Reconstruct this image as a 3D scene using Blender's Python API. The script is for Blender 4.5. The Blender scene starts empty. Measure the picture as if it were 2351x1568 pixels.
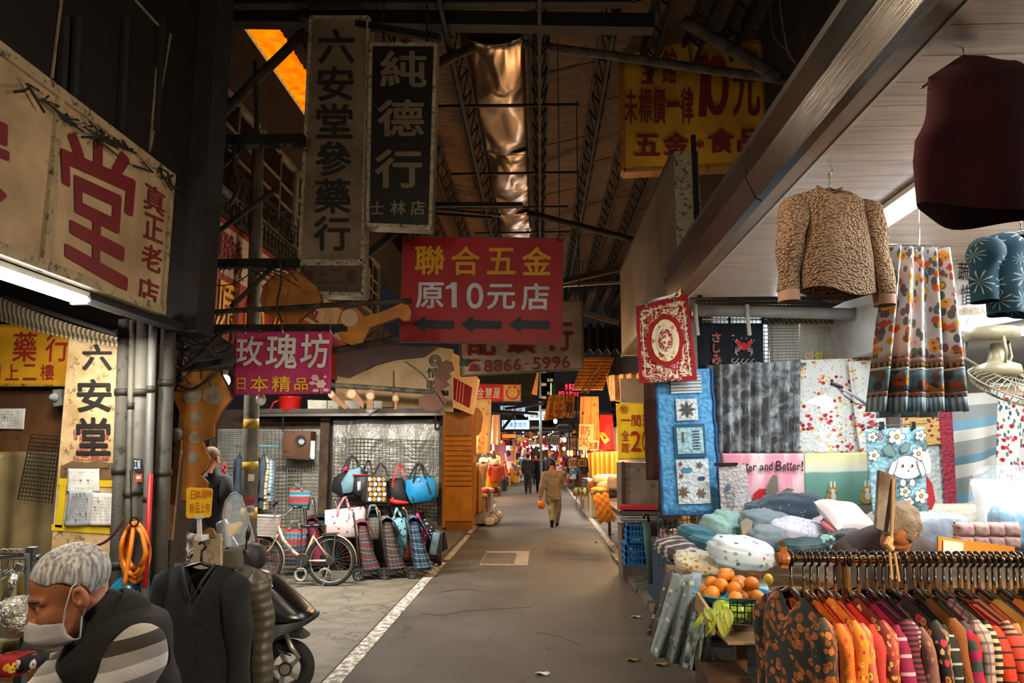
import bpy,math,random
import numpy as np
from mathutils import Vector,Matrix,Euler
R=random.Random(7)
SC=bpy.context.scene
COL=SC.collection
# ---------------------------------------------------------------- camera, world, exposure, lamps, added fill lights
FPX,CX,CY,HORIZON,VPX=1694.0,1175.5,784.0,1043.0,1240.0
PITCH=math.atan((HORIZON-CY)/FPX)
YAW=math.atan((VPX-CX)/FPX*math.cos(PITCH))
EYE=Vector((0,0,1.72))
FWD=Vector((-math.sin(YAW)*math.cos(PITCH),math.cos(YAW)*math.cos(PITCH),math.sin(PITCH)))
RGT=Vector((math.cos(YAW),math.sin(YAW),0))
UPV=RGT.cross(FWD)
cam=bpy.data.cameras.new('street_camera')
cam.sensor_width=36.0
cam.lens=FPX/2351.0*36.0
cam.clip_end=400
camo=bpy.data.objects.new('street_camera',cam)
COL.objects.link(camo)
camo.location=EYE
camo.rotation_euler=Matrix((RGT,UPV,-FWD)).transposed().to_euler()
SC.camera=camo
W=bpy.data.worlds.new('night_sky')
SC.world=W
W.use_nodes=True
W.node_tree.nodes['Background'].inputs[0].default_value=(0.012,0.011,0.012,1)
W.node_tree.nodes['Background'].inputs[1].default_value=0.35
SC.view_settings.view_transform='Standard'
SC.view_settings.look='None'
SC.view_settings.exposure=1.4
SC.view_settings.gamma=1.0
SC.view_settings.use_curve_mapping=False
SC.cycles.use_denoising=True
SC.cycles.max_bounces=6
SC.cycles.diffuse_bounces=3
SC.cycles.glossy_bounces=3
SC.cycles.transmission_bounces=4
SC.cycles.transparent_max_bounces=8
SC.cycles.sample_clamp_indirect=4.0
SC.cycles.caustics_reflective=False
SC.cycles.caustics_refractive=False
def lamp(kind,loc,energy,col,size=0.1,size_y=None,rot=(0,0,0),spot=None,name='lamp_and_fill',spread=None):
	l=bpy.data.lights.new(name,kind)
	l.energy=energy
	l.color=col
	if kind=='AREA':
		l.size=size
		if size_y:
			l.shape='RECTANGLE'
			l.size_y=size_y
		if spread:
			l.spread=spread
	elif kind=='SPOT':
		l.shadow_soft_size=size
		l.spot_size=spot
		l.spot_blend=0.6
	else:
		l.shadow_soft_size=size
	o=bpy.data.objects.new(name,l)
	COL.objects.link(o)
	o.location=loc
	o.rotation_euler=rot
	return o
WHITE=(0.86,0.95,1.0)
NEUT=(1.0,0.93,0.82)
WARM=(1.0,0.62,0.25)
AMB=(1.0,0.48,0.13)
# stall tubes, market lamps, and unseen lights added to brighten signs and goods
LIGHTS=[('AREA',(2.75,3.5,3.05),30,WHITE,0.14,1.5,(0,0,0)),('AREA',(3.9,4.3,3.05),44,WHITE,0.14,1.6,(0,0,0)),('AREA',(2.3,5.6,3.05),18,WHITE,1.2,0.12,(0,0,0)),('POINT',(3.1,3.3,2.7),26,(1.0,0.9,0.8),0.1,None,(0,0,0)),('SPOT',(2.4,0.9,2.35),240,(1.0,0.76,0.5),0.1,1.25,(1.0,0,0.62)),('AREA',(-2.95,4.0,2.6),30,(1.0,0.95,0.85),0.12,2.4,(0,0,0)),('POINT',(-1.5,0.6,3.0),46,(1.0,0.86,0.66),0.15,None,(0,0,0)),('AREA',(-3.0,9.0,2.88),100,(1.0,0.94,0.84),1.4,0.14,(0.35,0,0)),('AREA',(-4.6,7.6,2.85),35,NEUT,1.2,0.14,(0.2,0,0)),('POINT',(-3.35,4.9,2.5),9,NEUT,0.08,None,(0,0,0)),('POINT',(-2.3,8.3,3.25),11,(1.0,0.82,0.6),0.08,None,(0,0,0)),('POINT',(-1.0,15.2,2.7),22,(1.0,0.72,0.4),0.08,None,(0,0,0)),('POINT',(2.6,7.75,3.05),7,WHITE,0.1,None,(0,0,0)),('POINT',(-0.9,4.6,2.8),14,(1.0,0.8,0.58),0.1,None,(0,0,0)),('POINT',(0.3,2.9,3.5),20,(1.0,0.82,0.62),0.1,None,(0,0,0)),('POINT',(0.85,9.9,2.9),15,(1.0,0.72,0.44),0.1,None,(0,0,0)),('POINT',(0.35,12.0,3.0),46,(1.0,0.58,0.28),0.1,None,(0,0,0)),('POINT',(0.2,17.0,3.2),34,(1.0,0.6,0.28),0.1,None,(0,0,0)),('POINT',(0.9,24.5,3.4),40,(1.0,0.62,0.32),0.1,None,(0,0,0)),('POINT',(1.9,8.2,4.7),3.5,(1.0,0.72,0.36),0.06,None,(0,0,0)),('AREA',(-3.6,11.0,8.1),130,(1.0,0.66,0.26),0.5,6.0,(0,0,0)),('AREA',(-1.9,19.6,2.6),130,(1.0,0.8,0.52),0.3,2.2,(0,0.3,0)),('AREA',(1.9,14.2,2.5),110,(1.0,0.7,0.36),0.3,2.4,(0,-0.3,0)),('POINT',(1.35,13.4,2.35),45,(1.0,0.62,0.26),0.08,None,(0,0,0)),('AREA',(1.9,22.5,2.5),120,(1.0,0.86,0.7),0.3,2.4,(0,-0.3,0)),('AREA',(-1.9,29.0,2.6),130,(1.0,0.7,0.42),0.3,4,(0,0.3,0)),('AREA',(1.95,32.0,2.4),90,(1.0,0.8,0.6),0.3,5,(0,-0.3,0)),('AREA',(-1.95,38.0,2.4),110,(1.0,0.86,0.7),0.3,6,(0,0.3,0)),('AREA',(0.2,54.0,2.9),120,(0.95,0.97,1.0),2,5,(0.3,0,0)),]  # bag shop area light and several point lights are additions without modelled fixtures
for k_,l_,e_,c_,s_,sy_,r_ in LIGHTS:
	if k_=='SPOT':
		lamp(k_,l_,e_,c_,s_,None,r_,spot=sy_)
	else:
		lamp(k_,l_,e_,c_,s_,sy_,r_)
# ---------------------------------------------------------------- pixel <-> world
def ray(px,py):
	return FWD*FPX+RGT*(px-CX)+UPV*(CY-py)
def at(px,py,D):
	r=ray(px,py)
	return EYE+r*(D/r.y)
def gnd(px,py,z=0.0):
	r=ray(px,py)
	return EYE+r*((z-EYE.z)/r.z)
def onx(px,py,X):
	r=ray(px,py)
	return EYE+r*(X/r.x)
def onp(px,py,p0,n):
	r=ray(px,py)
	return EYE+r*((p0-EYE).dot(n)/r.dot(n))
# ---------------------------------------------------------------- materials
def lin(c):
	if isinstance(c,str):
		c=tuple(int(c[i:i+2],16)/255 for i in(0,2,4))
	return tuple(x/12.92 if x<=0.04045 else((x+0.055)/1.055)**2.4 for x in c[:3])+(1.0,)
class N:
	"""small node builder"""
	def __init__(s,name):
		s.m=bpy.data.materials.new(name)
		s.m.use_nodes=True
		s.t=s.m.node_tree
		s.b=s.t.nodes['Principled BSDF']
		s.tc=s.t.nodes.new('ShaderNodeTexCoord')
	def add(s,kind,**kw):
		n=s.t.nodes.new('ShaderNode'+kind)
		for k,v in kw.items():
			setattr(n,k,v)
		return n
	def link(s,a,b):
		s.t.links.new(a,b)
	def put(s,sock,v):
		if hasattr(v,'is_output'):
			s.link(v,sock)
		elif v is not None:
			sock.default_value=v
	def co(s,which='Object',scale=(1,1,1),rot=(0,0,0),loc=(0,0,0)):
		n=s.add('Mapping')
		s.link(s.tc.outputs[which],n.inputs[0])
		n.inputs[1].default_value=loc
		n.inputs[2].default_value=rot
		n.inputs[3].default_value=scale
		return n.outputs[0]
	def noise(s,co,scale,detail=3,rough=0.55,dist=0.0):
		n=s.add('TexNoise')
		s.link(co,n.inputs['Vector'])
		n.inputs['Scale'].default_value=scale
		n.inputs['Detail'].default_value=detail
		n.inputs['Roughness'].default_value=rough
		n.inputs['Distortion'].default_value=dist
		return n.outputs[0]
	def vor(s,co,scale,feature='F1',rnd=1.0):
		n=s.add('TexVoronoi',feature=feature)
		s.link(co,n.inputs['Vector'])
		n.inputs['Scale'].default_value=scale
		n.inputs['Randomness'].default_value=rnd
		return n
	def math(s,op,a,b=None,c=None,clamp=False):
		n=s.add('Math',operation=op,use_clamp=clamp)
		s.put(n.inputs[0],a)
		s.put(n.inputs[1],b)
		s.put(n.inputs[2],c)
		return n.outputs[0]
	def ramp(s,f,stops,const=False):
		n=s.add('ValToRGB')
		s.link(f,n.inputs[0])
		cr=n.color_ramp
		if const:
			cr.interpolation='CONSTANT'
		cr.elements.remove(cr.elements[1])
		for i,(p,c)in enumerate(stops):
			e=cr.elements[0]if i==0 else cr.elements.new(p)
			e.position=p
			e.color=lin(c)if not(isinstance(c,tuple)and len(c)==4)else c
		return n.outputs[0]
	def mix(s,f,a,b,mode='MIX'):
		n=s.add('Mix',data_type='RGBA',blend_type=mode)
		s.put(n.inputs[0],f)
		s.put(n.inputs[6],a)
		s.put(n.inputs[7],b)
		return n.outputs[2]
	def sep(s,v):
		n=s.add('SeparateXYZ')
		s.link(v,n.inputs[0])
		return n.outputs
	def step(s,f,lo,hi):
		n=s.add('MapRange',interpolation_type='SMOOTHSTEP')
		s.put(n.inputs[0],f)
		n.inputs[1].default_value=lo
		n.inputs[2].default_value=hi
		return n.outputs[0]
	def bump(s,h,strength=0.4,dist=0.01):
		n=s.add('Bump')
		n.inputs['Strength'].default_value=strength
		n.inputs['Distance'].default_value=dist
		s.link(h,n.inputs['Height'])
		s.link(n.outputs[0],s.b.inputs['Normal'])
	def fin(s,col,rough=0.6,metal=0.0,**kw):
		s.put(s.b.inputs['Base Color'],col)
		s.put(s.b.inputs['Roughness'],rough)
		s.b.inputs['Metallic'].default_value=metal
		for k,v in kw.items():
			s.b.inputs[k.replace('_',' ')].default_value=v
		return s.m
MC={}
def M(name,col=None,rough=0.6,metal=0.0,col2=None,scale=6.0,bump=0.0,bscale=60.0,dirt=None,damt=0.55,dscale=9.0,uv=False,**kw):
	"""plain surface: colour with noise variation, optional specks of dirt and fine relief"""
	if name in MC:
		return MC[name]
	n=N(name)
	co=n.co('UV' if uv else 'Object')
	c1=lin(col)
	c2=lin(col2)if col2 else tuple(x*0.78 for x in c1[:3])+(1,)
	f=n.noise(co,scale,4)
	c=n.mix(n.step(f,0.3,0.7),c1,c2)
	if dirt:
		g=n.noise(co,dscale,6,0.7)
		c=n.mix(n.math('MULTIPLY',n.step(g,damt,damt+0.12),0.85),c,lin(dirt))
	if bump:
		n.bump(n.noise(co,bscale,3),bump,0.01)
	MC[name]=n.fin(c,rough,metal,**kw)
	return MC[name]
def Memit(name,col,strength):
	if name in MC:
		return MC[name]
	n=N(name)
	n.b.inputs['Emission Color'].default_value=lin(col)
	n.b.inputs['Emission Strength'].default_value=strength
	MC[name]=n.fin(lin(col),0.5)
	return MC[name]
def Mglass(name,col,alpha=0.25,rough=0.1):
	"""thin clear plastic film or sheet"""
	if name in MC:
		return MC[name]
	n=N(name)
	f=n.noise(n.co(),14,4,0.6,0.6)
	n.b.inputs['Alpha'].default_value=alpha
	n.bump(f,0.6,0.02)
	MC[name]=n.fin(lin(col),rough,0.0,Specular_IOR_Level=0.9)
	return MC[name]
def stripes(name,cols,period,axis=1,rough=0.85,bump=0.3,uv=True,rot=0.0):
	"""repeating bands: cols = [(width share, colour), ...]"""
	if name in MC:
		return MC[name]
	n=N(name)
	o=n.sep(n.co('UV' if uv else 'Object',rot=(0,0,rot)))[axis]
	fr=n.math('FRACT',n.math('MULTIPLY',o,1.0/period))
	tot=sum(w for w,_ in cols)
	p,st=0.0,[]
	for w,c in cols:
		st.append((p,c))
		p+=w/tot
	c=n.ramp(fr,st,True)
	c=n.mix(0.25,c,n.mix(n.noise(n.co('UV' if uv else 'Object'),90,2),(0.3,0.3,0.3,1),(1,1,1,1)),'MULTIPLY')
	if bump:
		n.bump(n.noise(n.co('UV' if uv else 'Object'),260,2),bump,0.004)
	MC[name]=n.fin(c,rough)
	return MC[name]
def floral(name,bg,flowers,leaf=None,scale=14.0,r=0.34,bg2=None,rough=0.85,uv=True,bump=0.25,quilt=0,centre=None,cluster=0,leafr=0.2):
	"""scattered printed blossoms and leaves on cloth"""
	if name in MC:
		return MC[name]
	n=N(name)
	co=n.co('UV' if uv else 'Object')
	c=n.mix(n.noise(co,5,3),lin(bg),lin(bg2 or bg))
	if leaf:
		cs=leaf if isinstance(leaf,list)else[leaf]
		v=n.vor(n.co('UV' if uv else 'Object',scale=(1.0,0.55,1),rot=(0,0,0.6),loc=(0.31,0.7,0)),scale*1.7)
		lc=n.ramp(n.sep(v.outputs['Color'])[1],[(i/len(cs),q)for i,q in enumerate(cs)],True)if len(cs)>1 else lin(cs[0])
		c=n.mix(n.step(v.outputs['Distance'],leafr+0.05,leafr),c,lc)
	v=n.vor(co,scale)
	wob=n.math('MULTIPLY_ADD',n.noise(co,scale*5,2),0.28,-0.14)
	d=n.math('ADD',v.outputs['Distance'],wob)
	rn=n.sep(v.outputs['Color'])
	k=len(flowers)
	fc=n.ramp(rn[0],[(i/k,q)for i,q in enumerate(flowers)],True)
	msk=n.step(d,r+0.03,r)
	if cluster:
		cl=n.noise(n.co('UV' if uv else 'Object',loc=(3,1,0)),cluster,1)
		msk=n.math('MULTIPLY',msk,n.step(cl,0.42,0.48))
	c=n.mix(msk,c,fc)
	ctr=lin(centre)if centre else(0.02,0.015,0.01,1)
	c=n.mix(n.math('MULTIPLY',n.step(d,r*0.36,r*0.28),n.math('MULTIPLY',msk,0.8)),c,ctr)
	if quilt:
		q=n.vor(co,quilt,'SMOOTH_F1')
		n.bump(n.math('MULTIPLY',q.outputs['Distance'],-1.0),0.7,0.012)
	elif bump:
		n.bump(n.noise(co,220,2),bump,0.004)
	MC[name]=n.fin(c,rough)
	return MC[name]
def plaid(name,base,bands,period,rough=0.8):
	"""woven check: bands = [(position, width, colour, strength)] in both directions"""
	if name in MC:
		return MC[name]
	n=N(name)
	o=n.sep(n.co('UV'))
	c=lin(base)
	for ax in(0,1):
		fr=n.math('FRACT',n.math('MULTIPLY',o[ax],1.0/period))
		for p,w,q,k in bands:
			d=n.math('ABSOLUTE',n.math('SUBTRACT',fr,p))
			c=n.mix(n.math('MULTIPLY',n.math('LESS_THAN',d,w/2),k),c,lin(q))
	MC[name]=n.fin(c,rough)
	return MC[name]
def quilted(name,col,scale=30,col2=None,rough=0.85,strength=0.8):
	if name in MC:
		return MC[name]
	n=N(name)
	co=n.co('UV')
	v=n.vor(co,scale,'SMOOTH_F1')
	c=n.mix(n.step(v.outputs['Distance'],0.2,0.75),lin(col),lin(col2)if col2 else tuple(x*0.7 for x in lin(col)[:3])+(1,))
	n.bump(n.math('MULTIPLY',v.outputs['Distance'],-1.0),strength,0.015)
	MC[name]=n.fin(c,rough)
	return MC[name]
# ---------------------------------------------------------------- objects
WL={}
def tag(o,label=None,cat=None,group=None,kind=None):
	if label:
		o['label']=label
	if cat:
		o['category']=cat
	if group:
		o['group']=group
	if kind:
		o['kind']=kind
	return o
def T(name,label,cat,loc=(0,0,0),group=None):
	o=bpy.data.objects.new(name,None)
	o.empty_display_size=0.1
	COL.objects.link(o)
	o.location=loc
	WL[o.name]=Vector(loc)
	return tag(o,label,cat,group)
class MB:
	def __init__(s):
		s.v,s.f,s.uv=[],[],{}
	def add(s,vs,fs,uvs=None):
		b=len(s.v)
		s.v.extend(tuple(v)for v in vs)
		s.f.extend(tuple(i+b for i in f)for f in fs)
		if uvs is not None:
			for i,u in enumerate(uvs):
				s.uv[b+i]=u
		return s
	def box(s,c,size,rot=None,taper=1.0):
		x,y,z=(q/2 for q in size)
		p=[Vector((sx*x*(taper if sz>0 else 1),sy*y*(taper if sz>0 else 1),sz*z))for sx in(-1,1)for sy in(-1,1)for sz in(-1,1)]
		if rot is not None:
			m=rot if isinstance(rot,Matrix)else Euler(rot).to_matrix()
			p=[m@q for q in p]
		c=Vector(c)
		return s.add([q+c for q in p],[(0,1,3,2),(4,6,7,5),(0,4,5,1),(2,3,7,6),(0,2,6,4),(1,5,7,3)])
	def span(s,a,b):
		a,b=Vector(a),Vector(b)
		return s.box((a+b)/2,[abs(q)for q in(b-a)])
	def bar(s,a,b,w,h=None,up=(0,0,1)):
		a,b=Vector(a),Vector(b)
		d=b-a
		L=d.length
		if L<1e-6:
			return s
		d.normalize()
		up=Vector(up)
		if abs(d.dot(up))>0.98:
			up=Vector((1,0,0))
		x=d.cross(up).normalized()
		z=x.cross(d)
		m=Matrix((x,d,z)).transposed()
		return s.box((a+b)/2,(w,L,h or w),m)
	def tube(s,pts,r,n=8,cap=True,closed=False):
		pts=[Vector(p)for p in pts]
		k=len(pts)
		rr=r if isinstance(r,(list,tuple))else[r]*k
		vs,fs=[],[]
		prev=None
		for i,p in enumerate(pts):
			if closed:
				d=pts[(i+1)%k]-pts[i-1]
			else:
				d=pts[min(i+1,k-1)]-pts[max(i-1,0)]
			d.normalize()
			if prev is None:
				up=Vector((0,0,1))if abs(d.z)<0.9 else Vector((1,0,0))
				x=d.cross(up).normalized()
			else:
				x=(prev-d*prev.dot(d)).normalized()
			prev=x
			y=d.cross(x)
			for j in range(n):
				a=2*math.pi*j/n
				vs.append(p+(x*math.cos(a)+y*math.sin(a))*rr[i])
		for i in range(k if closed else k-1):
			i2=(i+1)%k
			for j in range(n):
				fs.append((i*n+j,i*n+(j+1)%n,i2*n+(j+1)%n,i2*n+j))
		if cap and not closed:
			fs.append(tuple(range(n))[::-1])
			fs.append(tuple((k-1)*n+j for j in range(n)))
		return s.add(vs,fs)
	def lathe(s,prof,c=(0,0,0),n=20,axis='z'):
		"""prof = [(radius, height)] turned about an axis through c"""
		c=Vector(c)
		vs,fs=[],[]
		for r,h in prof:
			for j in range(n):
				a=2*math.pi*j/n
				x,y=r*math.cos(a),r*math.sin(a)
				q={'z':(x,y,h),'y':(x,h,y),'x':(h,x,y)}[axis]
				vs.append(c+Vector(q))
		for i in range(len(prof)-1):
			for j in range(n):
				fs.append((i*n+j,i*n+(j+1)%n,(i+1)*n+(j+1)%n,(i+1)*n+j))
		fs.append(tuple(range(n))[::-1])
		fs.append(tuple((len(prof)-1)*n+j for j in range(n)))
		return s.add(vs,fs)
	def ring(s,c,R0,r,n=28,k=8,axis='x',sq=1.0):
		c=Vector(c)
		pts=[]
		for i in range(n):
			a=2*math.pi*i/n
			x,y=R0*math.cos(a),R0*math.sin(a)*sq
			pts.append(c+Vector({'x':(0,x,y),'y':(x,0,y),'z':(x,y,0)}[axis]))
		return s.tube(pts,r,k,closed=True)
	def prism(s,front,back):
		"""two matching loops of points -> closed solid"""
		n=len(front)
		vs=[Vector(p)for p in front]+[Vector(p)for p in back]
		fs=[tuple(range(n)),tuple(range(2*n-1,n-1,-1))]
		for i in range(n):
			j=(i+1)%n
			fs.append((i,n+i,n+j,j))
		return s.add(vs,fs)
	def slab(s,pts,D,thick):
		"""outline given in photo pixels at depth D, with real thickness along the lane"""
		f=[at(x,y,D)for x,y in pts]
		return s.prism(f,[p+Vector((0,thick,0))for p in f])
	def grid(s,fn,nu,nv,thick=0.0,uvs=(1,1),closed_u=False):
		"""surface fn(u, v); thick > 0 gives it a second skin and a rim. uvs = size in metres"""
		P=[[Vector(fn(i/nu,j/nv))for i in range(nu+(0 if closed_u else 1))]for j in range(nv+1)]
		w=len(P[0])
		b=len(s.v)
		vs,uv,fs=[],[],[]
		for j in range(nv+1):
			for i in range(w):
				vs.append(P[j][i])
				uv.append((i/nu*uvs[0],j/nv*uvs[1]))
		cells=nu
		for j in range(nv):
			for i in range(cells):
				i2=(i+1)%w
				fs.append((j*w+i,j*w+i2,(j+1)*w+i2,(j+1)*w+i))
		if thick:
			k=len(vs)
			nr=[]
			for j in range(nv+1):
				for i in range(w):
					a=P[j][min(i+1,w-1)]-P[j][max(i-1,0)]
					c=P[min(j+1,nv)][i]-P[max(j-1,0)][i]
					q=a.cross(c)
					nr.append(q.normalized()if q.length>1e-9 else Vector((0,1,0)))
			vs2=[v-n*thick for v,n in zip(vs,nr)]
			fs+=[tuple(reversed([i+k for i in f]))for f in list(fs)]
			vs+=vs2
			uv+=uv[:k]
			rim=[i for i in range(w)]+[j*w+w-1 for j in range(1,nv+1)]+[nv*w+i for i in range(w-2,-1,-1)]+[j*w for j in range(nv-1,0,-1)]
			for a,c in zip(rim,rim[1:]+rim[:1]):
				fs.append((c,a,a+k,c+k))
		return s.add(vs,fs,uv)
	def build(s,name,mat,parent=None,smooth=False,loc=None,auto=None):
		me=bpy.data.meshes.new(name)
		o=bpy.data.objects.new(name,me)
		off=Vector((0,0,0))
		if parent is not None:
			off=WL[parent.name]
		elif loc is not None:
			off=Vector(loc)
		me.from_pydata([(v[0]-off.x,v[1]-off.y,v[2]-off.z)for v in s.v],[],s.f)
		if s.uv:
			ul=me.uv_layers.new(name='UVMap')
			li=np.empty(len(me.loops),dtype=np.int32)
			me.loops.foreach_get('vertex_index',li)
			arr=np.zeros((len(s.v),2),dtype=np.float32)
			for i,u in s.uv.items():
				arr[i]=u
			ul.data.foreach_set('uv',arr[li].ravel())
		if smooth:
			me.polygons.foreach_set('use_smooth',[True]*len(me.polygons))
		if auto is not None:
			me.polygons.foreach_set('use_smooth',[True]*len(me.polygons))
			me.set_sharp_from_angle(angle=auto)
		me.materials.append(mat)
		COL.objects.link(o)
		if parent is not None:
			o.parent=parent
			WL[o.name]=off
		else:
			o.location=off
			WL[o.name]=off
		return o
def copy_tree(o,parent=None):
	c=o.copy()
	COL.objects.link(c)
	if parent is not None:
		c.parent=parent
	for ch in list(o.children):
		copy_tree(ch,c)
	return c
# ---------------------------------------------------------------- implicit bodies (one continuous skin)
def sdf_mesh(f,lo,hi,h):
	n=[int(math.ceil((hi[i]-lo[i])/h))+1 for i in range(3)]
	ax=[lo[i]+h*np.arange(n[i])for i in range(3)]
# coarse pass first, then only the points near the skin
	ci=[np.minimum(np.arange(0,q+4,4),q+3)for q in n]
	Gc=np.meshgrid(*[lo[i]+h*ci[i]for i in range(3)],indexing='ij')
	Vc=f(*Gc)
	near=[np.clip((np.arange(q)+2)//4,0,len(c)-1)for q,c in zip(n,ci)]
	V=Vc[np.ix_(*near)].copy()
	msk=np.abs(V)<10*h
	ii=np.nonzero(msk)
	V[msk]=f(ax[0][ii[0]],ax[1][ii[1]],ax[2][ii[2]])
	s=V<0
	cn=[q-1 for q in n]
	cnt=np.zeros(cn)
	acc=[np.zeros(cn)for _ in range(3)]
	edges=[]
	for a in range(3):
		s0=[slice(None)]*3
		s1=[slice(None)]*3
		s0[a]=slice(0,-1)
		s1[a]=slice(1,None)
		cr=s[tuple(s0)]!=s[tuple(s1)]
		idx=np.argwhere(cr)
		v0=V[tuple(s0)][cr]
		v1=V[tuple(s1)][cr]
		t=v0/(v0-v1)
		pos=idx.astype(float)
		pos[:,a]+=t
		o1,o2=[q for q in range(3)if q!=a]
		for d1 in(0,-1):
			for d2 in(0,-1):
				ci=idx.copy()
				ci[:,o1]+=d1
				ci[:,o2]+=d2
				ok=np.all((ci>=0)&(ci<np.array(cn)),axis=1)
				c=tuple(ci[ok].T)
				np.add.at(cnt,c,1)
				for q in range(3):
					np.add.at(acc[q],c,pos[ok][:,q])
		edges.append((a,o1,o2,idx,v0<0))
	act=cnt>0
	ids=-np.ones(cn,dtype=np.int64)
	ids[act]=np.arange(act.sum())
	vs=np.stack([acc[q][act]/cnt[act]*h+lo[q]for q in range(3)],axis=1)
	fs=[]
	for a,o1,o2,idx,inside in edges:
		q=[]
		okall=np.ones(len(idx),bool)
		for d1,d2 in((0,0),(-1,0),(-1,-1),(0,-1)):
			ci=idx.copy()
			ci[:,o1]+=d1
			ci[:,o2]+=d2
			ok=np.all((ci>=0)&(ci<np.array(cn)),axis=1)
			okall&=ok
			ci=np.clip(ci,0,np.array(cn)-1)
			q.append(ids[tuple(ci.T)])
		q=np.stack(q,axis=1)
		flip=inside if a!=1 else~inside
		q[~flip]=q[~flip][:,::-1]
		fs.append(q[okall])
	fs=np.concatenate(fs)
	return vs,fs
def sdf_add(mb,f,lo,hi,h):
	v,q=sdf_mesh(f,lo,hi,h)
	return mb.add(v.tolist(),q.tolist())
def smin(a,b,k):
	hh=np.clip(0.5+0.5*(b-a)/k,0,1)
	return b+(a-b)*hh-k*hh*(1-hh)
def d_ell(X,Y,Z,c,r,rot=None):
	x,y,z=X-c[0],Y-c[1],Z-c[2]
	if rot is not None:
		m=np.array(rot)
		x,y,z=m[0,0]*x+m[1,0]*y+m[2,0]*z,m[0,1]*x+m[1,1]*y+m[2,1]*z,m[0,2]*x+m[1,2]*y+m[2,2]*z
	k0=np.sqrt((x/r[0])**2+(y/r[1])**2+(z/r[2])**2)
	k1=np.sqrt((x/r[0]**2)**2+(y/r[1]**2)**2+(z/r[2]**2)**2)
	return k0*(k0-1)/np.maximum(k1,1e-6)
def d_cone(X,Y,Z,a,b,ra,rb):
	a,b=np.array(a,float),np.array(b,float)
	d=b-a
	t=np.clip(((X-a[0])*d[0]+(Y-a[1])*d[1]+(Z-a[2])*d[2])/max((d*d).sum(),1e-9),0,1)
	return np.sqrt((X-a[0]-d[0]*t)**2+(Y-a[1]-d[1]*t)**2+(Z-a[2]-d[2]*t)**2)-(ra+(rb-ra)*t)
def d_box(X,Y,Z,c,hs,r=0.0,rot=None):
	x,y,z=X-c[0],Y-c[1],Z-c[2]
	if rot is not None:
		m=np.array(rot)
		x,y,z=m[0,0]*x+m[1,0]*y+m[2,0]*z,m[0,1]*x+m[1,1]*y+m[2,1]*z,m[0,2]*x+m[1,2]*y+m[2,2]*z
	qx,qy,qz=np.abs(x)-hs[0]+r,np.abs(y)-hs[1]+r,np.abs(z)-hs[2]+r
	return np.sqrt(np.maximum(qx,0)**2+np.maximum(qy,0)**2+np.maximum(qz,0)**2)+np.minimum(np.maximum(qx,np.maximum(qy,qz)),0)-r
# ---------------------------------------------------------------- lettering
GL={}
def glyph(ch,bold=0.0):
	key=(ch,round(bold,3))
	if key not in GL:
		c=bpy.data.curves.new('glyph','FONT')
		c.body=ch
		c.size=1.0
		c.offset=bold
		c.resolution_u=4
		o=bpy.data.objects.new('glyph',c)
		me=o.to_mesh()
		v=np.array([(q.co.x,q.co.y)for q in me.vertices])if len(me.vertices)else np.zeros((0,2))
		f=[tuple(p.vertices)for p in me.polygons]
		if len(v):
			lo,hi=v.min(0),v.max(0)
			v=(v-lo)/np.maximum(hi-lo,1e-6)
		GL[key]=(v,f)
		o.to_mesh_clear()
		bpy.data.objects.remove(o)
		bpy.data.curves.remove(c)
	return GL[key]
def quad_map(q):
	"""q = four corner pixels top-left, top-right, bottom-right, bottom-left -> (u right, v up) to pixel"""
	(ax,ay),(bx,by),(cx,cy),(dx,dy)=q
	def fn(u,v):
		v=1-v
		x=(ax*(1-u)+bx*u)*(1-v)+(dx*(1-u)+cx*u)*v
		y=(ay*(1-u)+by*u)*(1-v)+(dy*(1-u)+cy*u)*v
		return x,y
	return fn
def letters(name,items,pl,mat,parent,bold=0.02,shear=0.0,thick=0.0):
	"""items: (character, x0, y0, x1, y1) or (character, [four corners]) in photo pixels; pl maps a pixel to the sign's plane"""
	mb=MB()
	b=bold*0.55
	sh=[(0,0)]if bold<0.008 else[(-b,0),(b,0),(0,-b),(0,b)]+([(0.7*b,0.7*b),(-0.7*b,0.7*b),(0.7*b,-0.7*b),(-0.7*b,-0.7*b)]if bold>0.03 else[])
	for it in items:
		v,f=glyph(it[0])
		if not len(v):
			continue
		q=it[1]if len(it)==2 else[(it[1],it[2]),(it[3],it[2]),(it[3],it[4]),(it[1],it[4])]
		fn=quad_map(q)
		for k,(du,dv)in enumerate(sh):
			vs=[]
			for a,c in v:
				a2,c2=a*(1-2*b)+b+du,c*(1-2*b)+b+dv
				p=pl(*fn(a2+shear*(c2-0.5),c2))
				vs.append(p+(EYE-p).normalized()*0.0009*k)
			mb.add(vs,f)
	o=mb.build(name,mat,parent)
	return o
def word(s,x0,y0,x1,y1,gap=0.12):
	"""lay a line of characters evenly in a pixel rectangle"""
	n=len(s)
	w=(x1-x0)/(n+gap*(n-1))
	return[(c,x0+i*w*(1+gap),y0,x0+i*w*(1+gap)+w,y1)for i,c in enumerate(s)if c!=' ']
def column(s,cx,y0,y1,w,gap=0.15,dx=0.0):
	n=len(s)
	h=(y1-y0)/(n+gap*(n-1))
	return[(c,cx-w/2+dx*i,y0+i*h*(1+gap),cx+w/2+dx*i,y0+i*h*(1+gap)+h)for i,c in enumerate(s)if c!=' ']
def fpl(D,off=0.006):
	return lambda x,y:at(x,y,D-off)
def disc_px(mb,cx,cy,rx,ry,pl,n=20,a0=0.0,wob=0.0,k=5):
	pts=[]
	for i in range(n):
		a=2*math.pi*i/n+a0
		q=1+wob*math.cos(k*a)
		pts.append(pl(cx+rx*q*math.cos(a),cy+ry*q*math.sin(a)))
	b=len(mb.v)
	mb.v.extend(tuple(p)for p in pts)
	mb.f.append(tuple(range(b,b+n))[::-1])
	return mb
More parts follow.
